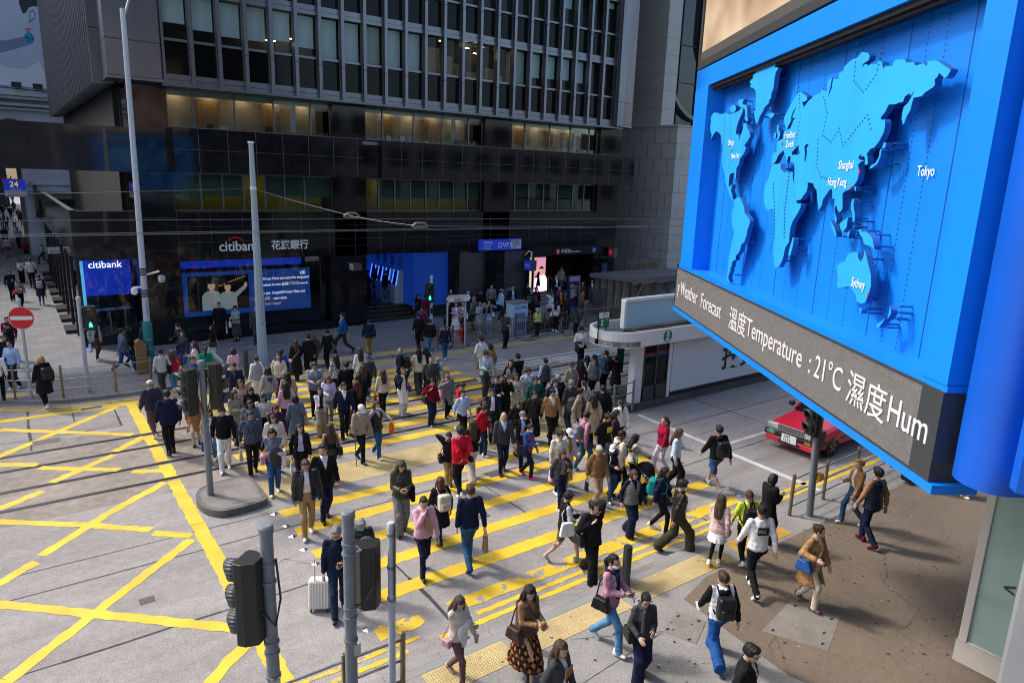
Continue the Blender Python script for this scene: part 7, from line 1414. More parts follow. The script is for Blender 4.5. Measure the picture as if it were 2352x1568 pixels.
P(535,800,345,'pale pink sweater holding up a phone',N,'Bk','knit pink','pants white','white','pd',.3,5,-10,1,x='bag:cream phone:teal')
P(537,832,200,'navy suit among the crowd at the far kerb',N,'Sk','blazer navy dgrey v','pants navy','black','dd',.4,15,20)
P(551,871,195,'beige knit with a hand in long hair',N,'Lb','knit beige','pants beige','white','pe',.4,15,-10,1,x='phone:black')
P(535,896,150,'taupe coat reading a phone',N,'Lb','coat stone','pants dgrey','black','pd',.4,15,0,1,x='phone:black bag:black')
P(575,887,200,'black top with long straight hair looking down',N,'Lk','jacket black','pants black','black','pd',.4,25,0,1)
P(574,916,195,'dark grey coat and glasses behind the checked jacket',N,'Lk','coat slate','pants black','black','dd',.4,25,0,1,x='glasses')
P(577,942,190,'dark checked jacket carrying a cream paper bag',(582,1088),'Sk','jacket navy check - -','pants black','black','dg',.6,15,0,x='glasses paper:cream:r')
P(514,931,195,'black sweater and white trousers',(519,1081),'Sk','knit black','pants white','white','dd',.6,25,0)
P(479,938,192,'cream blazer with a blue plastic bag',(488,1062),'Lk','blazer beige white','jeans ldenim','white','dh',.6,15,0,1,x='glasses plastic:blue:r')
P(457,904,190,'long camel coat behind the island signal',(452,1022),'Lb','coat camel','pants cream','black','dd',.4,15,0,1,x='handbag:pink:r')
P(350,874,345,'navy quilted jacket and cream cap',(356,1003),'Sg','puffer navy','pants mauve','white','dd',.7,x='cap:cream')
P(384,894,355,'navy hooded jacket with hands low',(394,1043),'Sk','jacket navy big','pants black','black','dd',.4,x='hood:navy',h=1.85)
P(588,818,350,'grey vest with a flower hair clip',N,'Uk','vest silver white','pants white','white','dd',.3,0,0,1)
# side street
for u,v,az,k,ft,hr,t,b,s,a,w,f,xx in ((11,492,185,'navy suit and open collar far up the side street',(17,529),'Sk','blazer navy sky','pants navy','black','kd',.6,0,''),(2,488,185,'dark suit at the picture edge up the side street',N,'Sk','blazer navy white','pants navy','black','dd',.5,0,''),(32,493,5,'white jacket with a ponytail up the side street',(35,528),'Pk','jacket white','slim black','black','dd',.5,1,''),(38,520,350,'pale blue shirt with a sling bag up the side street',(45,570),'Fk','shirt sky','pants navy','black','dd',.6,0,'bag:black:r'),(15,543,190,'pink top and tied cardigan up the side street',(19,591),'Bk','knit pink','skirt brown','black','dd',.3,1,''),(60,549,15,'red jacket and shorts with a backpack',(63,598),'Sk','jacket red','shorts black','black','dd',.6,0,'pack:black'),(86,562,255,'grey sweater stepping from the side street steps',(100,606),'Pk','knit lgrey','pants dgrey','black','dd',1.2,1,'bag:black'),(44,595,180,'white blouse and black trousers reading a phone',(52,650),'Lk','shirt white','wide black','black','pp',.3,1,'phone:black'),(72,592,0,'white shirt with a heavy shoulder bag',(76,660),'Sk','shirt white','pants navy','black','dd',.5,0,'bag:black:r'),(22,620,170,'navy sweater holding an iced drink',(30,690),'Sk','knit navy','pants black','black','dp',.4,0,'cup:gold:l'),(43,650,165,'grey sweater with a red handbag',(50,706),'Bn','knit stone','pants black','black','pd',.4,1,'bag:red:r'),(89,631,5,'plum dress and blue tights with a yellow bag',(97,700),'Sk','coat plum','slim blue','lgrey','dd',.5,1,'pack:lgrey plastic:lime:r'),(16,739,250,'black hoodie bent over a phone at the left edge',N,'Sk','hoodie black','pants black','black','pp',.2,0,'phone:teal'),(15,727,200,'maroon shirt behind the black hoodie',N,'Sk','shirt maroon','pants black','black','pd',.2,0,'glasses'),(10,770,210,'dark coat and brown hair at the left edge',N,'Bn','coat black','pants black','black','dd',.2,1,''),(510,694,195,'black sweatshirt standing at the bank window',(508,781),'Sk','hoodie black','pants black','black','dd',0,0,'carrier:white'),(538,702,235,'grey hooded jacket and long skirt by the bank window',(545,783),'Sk','hoodie silver','midi dgrey','black','pp',0,1,'cap:black phone:white plastic:white:r'),(587,704,200,'dark jacket and grey hair behind the tram pole',N,'Sg','jacket dgrey','pants dgrey','black','dd',.1,0,'')):
    P(u,v,az,k,ft,hr,t,b,s,a,w,15 if 'phone' in k else 0,0,f,x=xx)
rc = random.Random(11)
for i,(u,v) in enumerate(((5,396),(14,400),(24,404),(33,409),(6,432),(16,438),(27,446),(12,458),(4,470),(22,474),(41,478),(30,462),(48,486),(8,520))):
    P(u,v,rc.choice((0,180,185,5)),'distant dark clothes deep in the side street crowd',N,rc.choice(('Sk','Lk','Bk')),rc.choice(('jacket black','jacket navy','coat dgrey','jacket grey','jacket brown')),'pants black','black','dd',.5)['group'] = 'distant walkers deep in the side street'
# far kerb and far half of the crossing
P(639,812,205,'white fleece jacket laughing',N,'Lb','jacket cream','pants purple','white','dh',.3,-5,10,1,x='mini:cream')
P(644,802,340,'blue jacket and grey cap beside the white fleece',N,'Sk','jacket blue','pants dgrey','black','dd',.4,x='cap:dgrey bag:dgrey:r')
P(688,780,355,'long black dress with wavy brown hair',(682,874),'Wn','coat black','midi black','black boot','hd',.3,0,0,1,x='mini:pink:l')
P(720,784,5,'grey blazer with long auburn hair',(724,852),'Wa','blazer dgrey','pants black','black','dd',.4,0,0,1)
P(707,767,345,'black suit between two long-haired walkers',N,'Sk','blazer black white','pants black','black','dd',.4)
P(754,765,350,'black top carrying an olive sling',(754,846),'Sk','shirt black','pants black','black','dd',.4,x='bag:olive:r')
P(803,721,285,'bright denim jacket striding across the footway',(789,811),'Sk','jacket blue white','pants dbrown','black','dd',1.3,h=1.78)
P(833,764,15,'navy jacket walking off towards the steps',(848,823),'Sk','jacket navy','pants gold','black','dd',.4)
P(963,721,5,'black suit at the railing end',(962,800),'Sk','blazer black','pants black','black','dd',.4)
P(982,739,10,'black hooded jacket and blue jeans',(987,815),'Sk','jacket black','jeans ldenim','white','dd',.3)
P(1014,746,20,'navy top and flared jeans with a ponytail',(1022,828),'Pn','knit navy',J,'white','dd',.7,0,0,1,x='mini:dbrown')
P(969,700,10,'red quilted vest over blue sleeves',N,'Sk','vest wine blue','pants dgrey','black','dd',.2)
P(960,675,70,'black dress reading a phone by the blue lobby',N,'Pk','jacket black','pants black','black','pp',.1,20,0,1,x='phone:black mini:tan')
P(978,677,350,'grey trousers hidden behind the far signal',N,'Sk','jacket maroon','wide dgrey','black','dd',.2)
P(615,843,345,'pale grey hooded sweatshirt with black hair',N,'Lk','hoodie silver','jeans ldenim','white','dd',.4,0,0,1)
P(660,854,10,'stone trench coat behind the pink sweater',N,'Lk','coat stone','pants black','black','dd',.3,0,0,1)
P(656,877,5,'pink sweater with very long black hair',N,'Wk','knit pink','pants navy','black','dd',.4,0,0,1)
P(678,907,0,'dark grey coat with a short bob and beige tote',N,'Bk','coat slate','pants black','black','dd',.4,0,0,1,x='tote:stone:r')
P(602,903,195,'pale cardigan with a hand on the chest',N,'Lk','cardigan cream white','wide black','black','cd',.4,20,0,1)
P(632,928,185,'plum coat and brown bob',N,'Bb','coat plum','pants black','black','pd',.4,25,10,1)
P(628,951,200,'ivory shawl smiling',N,'Wk','shawl cream','pants black','black','hd',.4,10,0,1,x='bag:pink')
P(713,829,195,'blue-grey padded vest typing on a phone',(726,957),'Sk','vest slate silver','pants black','lgrey','pp',.5,25,0,x='glasses phone:black')
P(753,861,200,'lilac sweater with long auburn hair',N,'La','knit lilac','pants grey','white','pd',.4,25,0,1)
P(755,892,185,'white cropped jacket with folded arms',(738,1000),'Lk','blazer white black','wide stone','black','cc',.4,0,30,1)
P(784,877,195,'navy zip jacket and glasses',(792,1004),'Sk','jacket navy white v','pants black','black','dd',.6,10,0,x='glasses')
P(772,814,355,'black and white checked jacket',N,'Lk','jacket white check - -','pants black','black','dd',.4,0,0,1)
P(795,831,10,'black hooded jacket with a small white mark',N,'Sk','jacket black','pants black','black','pd',.3,x='hood:black glasses')
P(827,798,5,'white blouse with wavy hair at the far kerb',N,'Wn','shirt white','pants white','white','dd',.3,0,0,1)
P(834,816,5,'dark jacket and bright blue cap',(846,919),'Sg','jacket dgrey',J,'lgrey','dd',.5,x='cap:blue')
P(833,837,0,'black coat with very long brown hair',N,'Wn','jacket black','pants black','black','dd',.3,0,0,1)
P(824,857,355,'black knit behind the dark red hair',N,'Lk','knit black','pants black','black','dd',.3,0,0,1)
P(819,875,350,'black sweater with dark red curls and a red bag',N,'Wr','knit black','midi black','black','dh',.4,0,-20,1,x='handbag:red:r')
P(880,848,10,'cream sweater carrying a red paper bag',(881,954),'Ln','knit cream','slim black','beige','gd',.5,0,0,1,x='paper:red:l')
P(915,844,190,'navy sweater and white wide trousers on a phone',(925,952),'Bn','knit navy white','wide white','white','me',.4,5,0,1,x='phone:black bag:purple')
P(920,799,300,'navy coat and backpack glancing back',N,'Fg','coat navy','pants navy','black','dd',.3,0,-60,x='pack:black:r')
P(963,800,15,'cream jacket and billowing grey trousers',(962,903),'Lk','jacket cream','wide dgrey','cream','dd',.8,0,0,1)
P(978,796,350,'black coat beside the cream jacket',N,'Lk','coat black','pants black','black','dd',.3,0,0,1)
P(999,826,165,'grey cardigan and grey hair holding a phone',(1003,920),'Sg','cardigan lgrey teal','pants khaki','white','pd',.4,25,10,x='phone:black bag:dgrey:r')
P(990,818,200,'stubbled face behind the grey cardigan',N,'Fk','shirt dgrey','pants black','black','dd',.3)
P(995,868,185,'maroon sweater with black shoulder bags',(990,975),'Uk','knit maroon','wide navy','white','sd',.5,30,0,1,x='bag:black:r bag:brown phone:black:l')
P(1033,854,190,'long grey coat and black mask',(1027,958),'Uk','coat grey','pants black','black','sd',.4,5,10,1,x='mask:purple bag:rose:r glasses')
P(1058,877,140,'red hooded top looking down',N,'Pk','hoodie red','pants stone','white','pp',.4,30,0,1)
P(1053,897,170,'pale striped shirt with rolled sleeves',(1060,1012),'Sk','shirt sky roll','pants black','black','dd',.5,5,30)
P(1108,784,345,'loose white tee and beige shorts',(1103,876),'Sk','tee white big - -','shorts stone','white','dd',.5,h=1.8)
P(1127,790,350,'brown coat and navy cap behind the white tee',N,'Bb','coat tan','pants black','black','dd',.3,0,0,1,x='cap:navy')
P(1123,804,195,'mint cardigan over a pale shirt reading a phone',(1113,917),'Sk','cardigan mint sky full','pants dgrey','black','pd',.4,25,0,x='phone:black')
P(1142,864,200,'black coat and bun turned aside',N,'Uk','coat black','pants black','black','pp',.3,10,30,1,x='pack:dgrey')
P(1162,860,185,'black top waving a hand',N,'Ln','jacket black','pants black','black','om',.3,15,-30,1)
P(1174,826,200,'grey vest with long black hair',N,'Lk','vest grey black','pants black','black','dd',.3,0,40,1)
P(1190,812,10,'black tee with a coloured back print',N,'Sk','tee black','pants black','black','pp',.3)
# middle and near half of the crossing
P(1084,937,150,'red fleece jacket looking down',(1104,1045),'Pk','jacket red big','jeans ddenim','white','dd',.7,30,0,1)
P(1108,913,175,'dark brown blouse and copper hair',N,'Ba','shirt brown','jeans ddenim','black','pd',.4,10,0,1,x='phone:black')
P(1149,892,205,'navy suit and glasses with long strides',(1128,1010),'Sk','blazer navy white full','pants navy','black','dd',1.2,5,10,x='glasses')
P(1165,946,205,'charcoal zip jacket with bald head',(1153,1085),'Nk','jacket dgrey sky v','pants navy','black','gd',.6,5,10)
P(1078,964,5,'black sweater and cream trousers seen from behind',(1084,1104),'Ln','knit black','wide cream','white','pd',.6,0,30,1,x='mask:white')
P(1050,980,0,'red anorak with hands clasped behind',(1056,1138),'Sk','jacket red dgrey - -'.replace('dgrey - -','big - -'),'pants black','white','bb',.5,0,20,x='mini:black:r')
P(1025,1004,200,'black jacket and green mask on a phone',(1030,1120),'Sk','jacket black','pants khaki','black','eg',.4,10,30,1,x='mask:teal phone:black:r bag:black:r')
P(830,931,165,'brown quilted jacket with white cap and cane',(828,1060),'Nk','puffer stone','pants black','blue','gd',.8,25,0,x='cap:white mask:white cane:black:r mini:black:r',h=1.66)
P(857,922,165,'black vest carrying an orange bag',(865,1050),'Bn','vest black lgrey','jeans denim','white','do',.7,5,0,1,x='mask:white paper:orange:l glasses')
P(752,972,5,'black sleeveless top with long brown hair',(762,1110),'Wn','tank black','wide dolive','white','dd',.5,0,0,1,x='bag:black:r')
P(632,981,195,'grey knit hugging a coat with a white tote',(632,1134),'Bk','knit slate','jeans denim','white','cc',.5,25,10,1,x='coatarm:dgrey:r tote:white bag:rose:r')
P(688,974,195,'black jacket over a lilac blouse',N,'Wk','blazer black lilac full','pants black','black','dd',.4,0,0,1,x='plastic:white:r')
P(740,1019,185,'black pullover with a white collar',(747,1193),'Sk','knit black white v','pants navy','black','dd',.5,5,30)
P(705,1053,195,'black bomber jacket over a white tee',(708,1230),'Sn','puffer black white full','pants khaki','white','gd',.6,15,10,x='glasses phone:black:r')
P(924,1045,195,'olive leather jacket typing on a phone',(921,1224),'Ln','jacket dolive leather','wide grey','black','pp',.5,25,0,1,x='phone:black tote:black')
P(977,1138,190,'pale pink hoodie carrying a kraft paper bag',(972,1319),'Pk','hoodie pink','slim navy','black boot','md',.8,20,20,1,x='paper:khaki:r phone:white:r')
P(1010,1096,5,'black parka with a white and brown backpack',(1010,1248),'La','coat black','jeans ddenim','black','dd',.6,0,0,1,x='pack:cream hood:black')
P(1077,1115,15,'navy knit and jeans with a green-edged paper bag',(1077,1302),'Sn','knit navy','jeans denim','black','dg',.9,x='paper:khaki:r',sk='e',h=1.8)
P(779,1190,200,'navy pullover pulling a white suitcase',(779,1410),'Sg','knit navy','jeans ddenim','black','gp',.8,20,20,x='glasses phone:black:l',h=1.76)
P(828,1187,195,'black padded jacket and mask behind the signal',N,'Sg','puffer black','pants black','black','dd',.4,25,0,1,x='mask:teal')
P(1212,844,190,'grey vest over a pale blue shirt',N,'Sk','vest silver sky','jeans ldenim','black','dd',.4,20,0,x='glasses')
P(1185,856,195,'cream jacket looking at a phone in the crowd',N,'Ln','jacket cream','pants cream','black','pd',.3,15,10,1,x='phone:brown')
P(1231,863,195,'dark green suit in the crowd',N,'Sk','blazer dgreen dgrey v','pants dgrey','black','dd',.4,10,10,x='glasses')
P(1247,823,0,'dark quilted vest over pale blue sleeves',(1249,924),'Sk','vest dgrey sky','pants navy','black','dd',.3)
P(1227,897,195,'black leather jacket and long black dress',N,'Uk','jacket black leather','midi black','black','dd',.4,20,0,1)
P(1272,892,195,'camel cardigan over a white shirt',(1262,1018),'Sk','cardigan tan white v','pants black','black','dd',.8,15,0,x='glasses')
P(1275,870,190,'navy suit and white shirt behind the camel cardigan',N,'Sk','blazer navy white full','pants navy','black','dg',.4,10,10)
P(1189,918,190,'black top running a hand through hair',N,'Ln','jacket black','midi cream','black','de',.4,20,10,1)
P(1282,861,10,'black jacket with grey hair under a cap',N,'Sg','jacket black','jeans blue','black','dd',.3)
P(1313,832,0,'olive polo shirt and grey cap',N,'Sg','tee stone big - -','pants khaki','black','dd',.3,x='cap:dgrey',h=1.76)
P(1333,767,200,'white tee with a crossbody strap and blue cap',(1330,845),'Sk','tee white','pants black','black','hd',.4,5,-30,x='cap:navy mini:black glasses coatarm:dgrey:r',h=1.78)
P(1335,826,5,'dark purple sweater with long hair',N,'Lk','knit plum','pants black','black','dd',.2,0,0,1)
P(1349,816,0,'white long-sleeved top with black hair',N,'Lk','knit white','slim black','black','dd',.2,0,0,1)
P(1362,808,10,'grey vest and navy cap',(1361,908),'Pk','vest grey lgrey','pants navy','black','dp',.2,0,0,1,x='cap:navy')
P(1391,805,15,'blue jacket with a black backpack aiming a camera',(1387,905),'Sk','jacket ldenim','pants black','black','ff',.2,x='pack:black:r phone:black')
P(1415,818,20,'black coat with folded arms at the platform end',(1411,913),'Uk','coat black','slim black','lgrey','me',.3,0,20,1)
P(1313,872,5,'charcoal jacket and grey hair',N,'Sg','jacket dgrey','pants dgrey','black','dd',.3)
P(1333,891,150,'stone jacket over a navy polo looking sideways',N,'Sk','jacket stone navy full','pants navy','black','dd',.4,0,-20,x='pack:dgrey',h=1.78)
P(1342,873,10,'pale hooded jacket with a long ponytail',N,'Pk','hoodie cream','pants black','black','dd',.3,0,0,1,x='bag:dgrey:r')
P(1366,904,10,'beige belted trench coat with long hair',(1357,1025),'Wk','coat beige','pants black','black','dd',.4,0,0,1)
P(1386,885,30,'black sling-bag jacket holding a phone case',N,'Sk','jacket black','pants black','black','dp',.2,x='mini:black phone:rose:l')
P(1427,917,20,'white knit top with a small white bag',N,'Pk','knit white','slim black','black','dd',.4,0,0,1,x='bag:white:r')
P(1413,941,130,'dark purple coat and white mask',N,'Lk','coat plum','pants black','black','dd',.4,15,20,1,x='mask:white')
P(1391,946,170,'black tee with a yellow print',N,'Sk','tee black big - -','pants black','black','dd',.3,25,0,x='bib:yellow:r mini:black',h=1.76,sk='b')
P(1332,945,100,'hot pink shirt with a grey backpack',(1336,1080),'Sk','shirt rose','jeans denim','lgrey','dd',.6,20,0,x='pack:grey',sk='b')
P(1207,944,200,'dark suit and white mask with long strides',(1195,1072),'Sg','blazer black sky full','pants black','black','cd',1.1,10,0,x='mask:white')
P(1221,976,155,'purple vest with a patterned tote reading a phone',(1209,1095),'Pk','vest purple blue','pants navy','hot','pd',.7,25,10,1,x='mask:white phone:black tote:navy:r')
P(1281,987,195,'cream sweater and brown skirt with a clear bag',(1278,1130),'Sk','knit cream','midi mauve tights','white','gd',.4,20,0,1,x='glasses plastic:lilac:r')
P(1289,1031,195,'charcoal cardigan over a grey top',(1284,1166),'Bn','cardigan dgrey grey full','slim navy','white','ds',.6,20,0,1,x='bag:tan')
P(1306,982,185,'lilac jacket and white cap',N,'Bk','jacket lilac gold full','pants lgrey','white','hd',.4,25,10,1,x='cap:white phone:purple:l',sk='b')
P(1381,1023,195,'floral jacket and grey hair carrying a black bag',(1367,1164),'Sw','jacket floral','pants beige','lgrey','dd',.6,25,20,1,x='glasses handbag:black:r mini:cream',h=1.62)
P(1410,1025,200,'navy hooded top, white cap and canvas backpack',(1400,1150),'Pk','hoodie navy','jeans denim','white','pd',.5,15,40,1,x='cap:white pack:cream')
P(1426,987,110,'cream hooded sweatshirt holding a phone',N,'Fk','hoodie cream','pants black','black','dp',.4,15,0,x='phone:black:l pack:black',sk='d',h=1.8)
P(1451,998,115,'cream hooded top pushing the stroller',(1448,1122),'Wk','hoodie cream','pants black','black','vv',.6,15,10,1,sk='d')
P(1511,957,285,'maroon hoodie and lilac leggings',(1517,1085),'Pr','hoodie wine big - -','slim lilac','white','dd',.6,0,0,1)
P(1533,983,150,'pale blue sweater and wide black trousers',(1545,1120),'Ln','knit ice','wide black','black','gp',.7,15,0,1,x='glasses paperw:white:l')
P(1441,1076,185,'grey knit vest over navy sleeves',(1443,1228),'Bn','vest grey navy','wide navy','black','dd',.5,20,10,1,x='bag:black')
P(1523,1073,150,'navy jacket with a teal backpack',(1512,1221),'Lk','jacket navy','slim black','white','dd',.7,10,0,1,x='pack:teal:r')
P(1566,1102,120,'black leather jacket and mask holding papers',(1550,1270),'Sk','jacket black leather','wide dolive','black','dg',1.1,10,10,x='mask:white paperw:lilac:l')
P(1317,1130,110,'black varsity jacket with a patterned tote',(1292,1290),'Sk','jacket black block - white','shorts olive','lgrey','pd',1.2,20,20,1,x='tote:white:r plastic:lime:l',h=1.58)
P(1396,1177,190,'black shawl laughing on an orange phone',(1352,1330),'Uk','shawl black','wide black','lgrey','se',.9,5,-20,1,x='phone:orange:l bag:black:r',sk='e',h=1.68)
P(1408,1273,165,'pink jacket, dark scarf and ripped jeans',(1393,1486),'Pk','jacket rose black v','jeans ldenim','white','ph',1.0,5,10,1,x='mask:white glasses bag:black:r phone:black:r scarf:navy')
P(1490,1359,205,'charcoal sweater with a thick dark scarf',(1466,1560),'Sk','knit dgrey','wide navy','black','hp',.5,15,10,1,x='glasses scarf:dgrey bag:black:r')
P(1213,1349,170,'brown vest and diamond-patterned skirt',(1205,1555),'Wk','vest brown tan','midi black argyle','black boot','pp',.8,20,30,1,x='cup:tan:r bag:dbrown:r',h=1.64)
P(1286,1470,160,'dark zip hoodie over a white printed tee',N,'Ln','hoodie dgrey white full','jeans ddenim','white','dd',.5,10,20,1,x='bib:tan:r')
P(1061,1368,165,'ivory ribbed blouse carrying a white jacket',(1048,1562),'Wn','knit cream','slim mauve','beige','cd',.8,25,20,1,x='coatarm:white:r phone:teal:r cup:rose:l mini:rose:r')
P(1662,1320,30,'white and black hoodie with bright blue jeans',(1640,1515),'Sn','hoodie white block - black','wide blue','black','dd',1.2,0,-20,x='pack:black hood:black phone:white:l')
P(1721,1475,155,'black jacket and white shirt at the bottom edge',N,'Sk','jacket black white full','pants black','black','dd',.4,15,20,x='glasses',h=1.74)
P(1652,1138,70,'pink tweed jacket and short white skirt',(1640,1296),'Ln','jacket pink check - -','mini white tights','white','dp',.5,10,0,1,x='mini:tan:r phone:black:l')
P(1651,979,20,'black hoodie, denim shorts and black backpack',(1638,1125),'Sk','hoodie black','shorts denim','lgrey','dd',1.3,x='pack:black',h=1.76,sk='b')
P(1748,1128,35,'lime top with a ponytail and black backpack',(1703,1292),'Pn','tee lime','slim black','white','dd',.8,0,0,1,x='pack:black')
P(1769,1154,30,'white long-sleeved shirt with a blue back print',(1727,1360),'Fk','knit white','pants black','white','dd',1.0,0,0,x='bib:navy:l:PFG',h=1.82,sk='b')
P(1774,1089,100,'black coat and fringe looking at a phone',N,'Bk','coat black','pants black','black','pp',.4,20,0,1,x='phone:black')
P(1863,1195,180,'long camel coat over white with brown boots',(1852,1390),'Ub','coat tan white full','pants cream','brown boot','od',.7,10,-30,1,x='bag:blue:r bag:dgrey',sk='e',h=1.66)
P(2014,1071,10,'navy quilted vest over brown sleeves',(1990,1252),'Sk','vest navy tan','pants navy','maroon','dd',.7,h=1.82)
P(2000,1056,300,'camel jacket with blond hair beside the quilted vest',(1954,1204),'Sy','jacket tan white full',J,'white','pd',.8,0,0,x='phone:black:r',sk='e')
P(0,0,190,'orange trousers standing beneath the billboard',N,'Sk','jacket dgrey','pants orange','white','dd',.2,at=(19.3,6.4))
P(0,0,220,'white shoes at the billboard end',N,'Sk','jacket black','pants black','white','dd',.2,at=(18.95,6.95))
# far pavement by the station
for u,v,az,k,hr,t,b,a,f,xx in ((1035,664,180,'maroon top beside the shutters','Uk','knit maroon','pants black','dd',1,''),(1029,692,170,'black coat with a patterned bag behind the name plate','Lk','coat black','pants black','pd',1,'bag:dgrey:r phone:white'),(1047,694,190,'pink cardigan and long white skirt','Ln','cardigan rose white','midi white','pd',1,''),(1062,692,190,'grey cardigan with a white tote','Lk','cardigan lgrey cream','mini brown tights','pp',1,'tote:white phone:black'),(1075,665,200,'dark coat and mask by the shutter','Sk','coat navy','pants black','dd',0,'mask:sky'),(1089,682,340,'grey jacket, grey hair and navy backpack','Sg','jacket grey','pants dgrey','dd',0,'pack:navy'),(1103,664,80,'black jacket standing at the shutter','Sk','jacket black','pants black','dd',0,''),(1102,692,200,'pale grey jacket and shorts on a phone','Wn','jacket silver','shorts silver','pe',1,'phone:black mini:rose'),(1123,689,200,'pale hooded jacket taking a photograph','Sk','jacket silver black full','jeans sky','ff',1,'phone:black bag:white'),(1129,653,200,'grey sweater with arms folded','Sk','knit grey','pants black','dd',0,''),(1152,664,100,'pale blue jacket, white cap and sling bag','Sk','jacket sky','pants ddenim','dd',0,'cap:white bag:sky'),(1170,653,30,'striped dark jacket with shaved head','Fk','jacket slate stripe - -','pants dgrey','dd',0,''),(1178,657,200,'navy suit and blue tie','Fk','blazer navy sky','pants navy','dd',0,''),(1212,650,170,'black top by the grey shutter','Sk','jacket black','pants black','dd',0,''),(1221,665,60,'teal backpack and grey hair','Sg','jacket black','pants black','dd',0,'pack:dgreen'),(1231,660,200,'black jacket and sunglasses','Sk','jacket black','pants black','dd',0,'glasses'),(1230,679,0,'black dress with waist-length brown hair','Wn','coat black','pants black','dd',1,''),(1266,672,150,'white jacket with a lilac bag on a phone','Bn','jacket white','mini black tights','ed',1,'bag:lilac:r phone:white'),(1285,657,200,'purple top by the station steps','Pk','knit purple','pants black','pd',1,'phone:black'),(1288,670,195,'orange top and dark cardigan','Wn','cardigan black orange full','pants black','pp',1,'phone:black'),(1278,690,60,'pink striped sweater with long hair','Lk','knit rose stripe - -','pants black','pp',1,'bag:white'),(1302,685,70,'black jacket pointing at the direction pillar','Lk','jacket black','wide black','du',1,'mini:black'),(1340,647,270,'dark coat and hair bun behind the pillar','Uk','coat brown','pants black','pd',1,''),(1336,667,150,'brown plaid shirt beside the pillar','Sk','shirt tan check - -','pants dgrey','pe',0,'phone:black'),(1360,642,200,'black coat and pale scarf by the cage','Lk','coat black white full','slim black','pd',1,'phone:black'),(1375,643,110,'hot pink top behind the mesh cage','Lk','knit hot','pants black','dd',1,''),(1328,707,20,'dark green sweater with a navy bag crossing the road','Ln','knit dgreen','slim black','dd',1,'bag:slate:r'),(1162,716,190,'dark jacket on a phone behind the stand box','Fk','jacket dgrey','pants black','pp',0,'phone:black')):
    P(u,v,az,k,N if 'crossing' not in k else (1322,778),hr,t,b,'white' if f else 'black',a,.2 if 'crossing' not in k else .5,10 if 'phone' in k else 0,0,f,x=xx)
P(1235,712,200,'high-visibility vest and grey hat among the sacks',N,'Sk','vest lime grey','pants black','black','hh',.1,30,0,x='hat:silver',h=1.45)
# inside the lobby and the station entrance
P(862,616,90,'black coat at the second cash machine',N,'Lk','coat black','pants black','black','hp',.1,10,0,1,zg=.76)
P(884,622,90,'black jacket and grey trousers at the nearest cash machine',N,'Sk','jacket black','pants slate','lgrey','hp',.1,25,0,zg=.76,h=1.75)
P(843,620,90,'dark clothes deep in the cash machine lobby',N,'Sk','coat black','pants black','black','hp',.1,10,0,zg=.76)
P(1235,615,270,'dark dress in front of the lit advertising panels',N,'Lk','coat black','pants black','black','pp',.2,20,0,1,zg=.65)
P(1290,613,180,'grey jacket with a purple bag in the station entrance',N,'Sk','jacket stone','pants dgrey','black','dd',.4,zg=.65,x='bag:purple')
P(1277,630,180,'dark suit in the station entrance',N,'Sk','blazer black white','pants black','black','dd',.4,zg=.65)
# ------------------------------------------------------------------ things people push, pull or leave about
q = onz(735, 1400, 0); t = thing('suitcase', 'white ribbed cabin suitcase on wheels pulled across the road', 'suitcase', (q[0], q[1], 0)); R_ = Matrix.Translation((q[0], q[1], 0)) @ Matrix.Rotation(-.55, 4, 'Z') @ Matrix.Rotation(-.12, 4, 'X')
shell = mat('suitcase_shell', (.66, .64, .60), .35); MB().box(-.19, .19, -.12, .12, .06, .60, 0, R_).build('shell', shell, t, bevel=.045, seg=3)
mb = MB(); [mb.box(-.15+.05*k, -.13+.05*k, -.127, .127, .1, .57, 0, R_) for k in range(7)]; mb.build('rib', shell, t, bevel=.006)
for sx in (-.14, .14):
    for sy in (-.08, .08): MB().lathe([(.03, -.012), (.03, .012)], (0, 0, 0), 12, 0, R_ @ Matrix.Translation((sx, sy, .03)) @ Matrix.Rotation(math.pi/2, 4, 'Y')).build('wheel', blackp, t)
MB().tube([tuple(R_ @ Vector(p_)) for p_ in ((-.07, -.09, .58), (-.07, -.09, 1.0), (.07, -.09, 1.0), (.07, -.09, .58))], .011, 6).build('pull_handle', steel, t)
q = onz(1262*1.17+10, 1165, 0); q = onz(1497, 1150, 0); t = thing('stroller', 'black child stroller with a small child in orange reclining inside', 'stroller', (q[0], q[1], 0)); R_ = Matrix.Translation((q[0], q[1], 0)) @ Matrix.Rotation(-math.radians(125), 4, 'Z')
blk = cloth('black')
mb = MB()
for sx in (-.24, .24): mb.tube([tuple(R_ @ Vector(p_)) for p_ in ((sx, -.5, 1.03), (sx, -.25, .7), (sx, .35, .15))], .016, 6); mb.tube([tuple(R_ @ Vector(p_)) for p_ in ((sx, -.3, .12), (sx, .0, .5), (sx, .42, .5))], .016, 6)
mb.tube([tuple(R_ @ Vector(p_)) for p_ in ((-.24, -.5, 1.03), (.24, -.5, 1.03))], .018, 6); mb.build('frame', blackp, t)
for sx in (-.25, .25):
    for yy, rr in ((-.3, .13), (.36, .11)): w_ = MB().lathe([(rr*.7, -.025), (rr, -.02), (rr, .02), (rr*.7, .025)], (0, 0, 0), 16, 0, R_ @ Matrix.Translation((sx, yy, rr)) @ Matrix.Rotation(math.pi/2, 4, 'Y')).build('wheel', tyre, t); MB().lathe([(.02, -.02), (rr*.7, -.018), (rr*.7, .018), (.02, .02)], (0, 0, 0), 10, 0, R_ @ Matrix.Translation((sx, yy, rr)) @ Matrix.Rotation(math.pi/2, 4, 'Y')).build('hub', alu_d, w_)
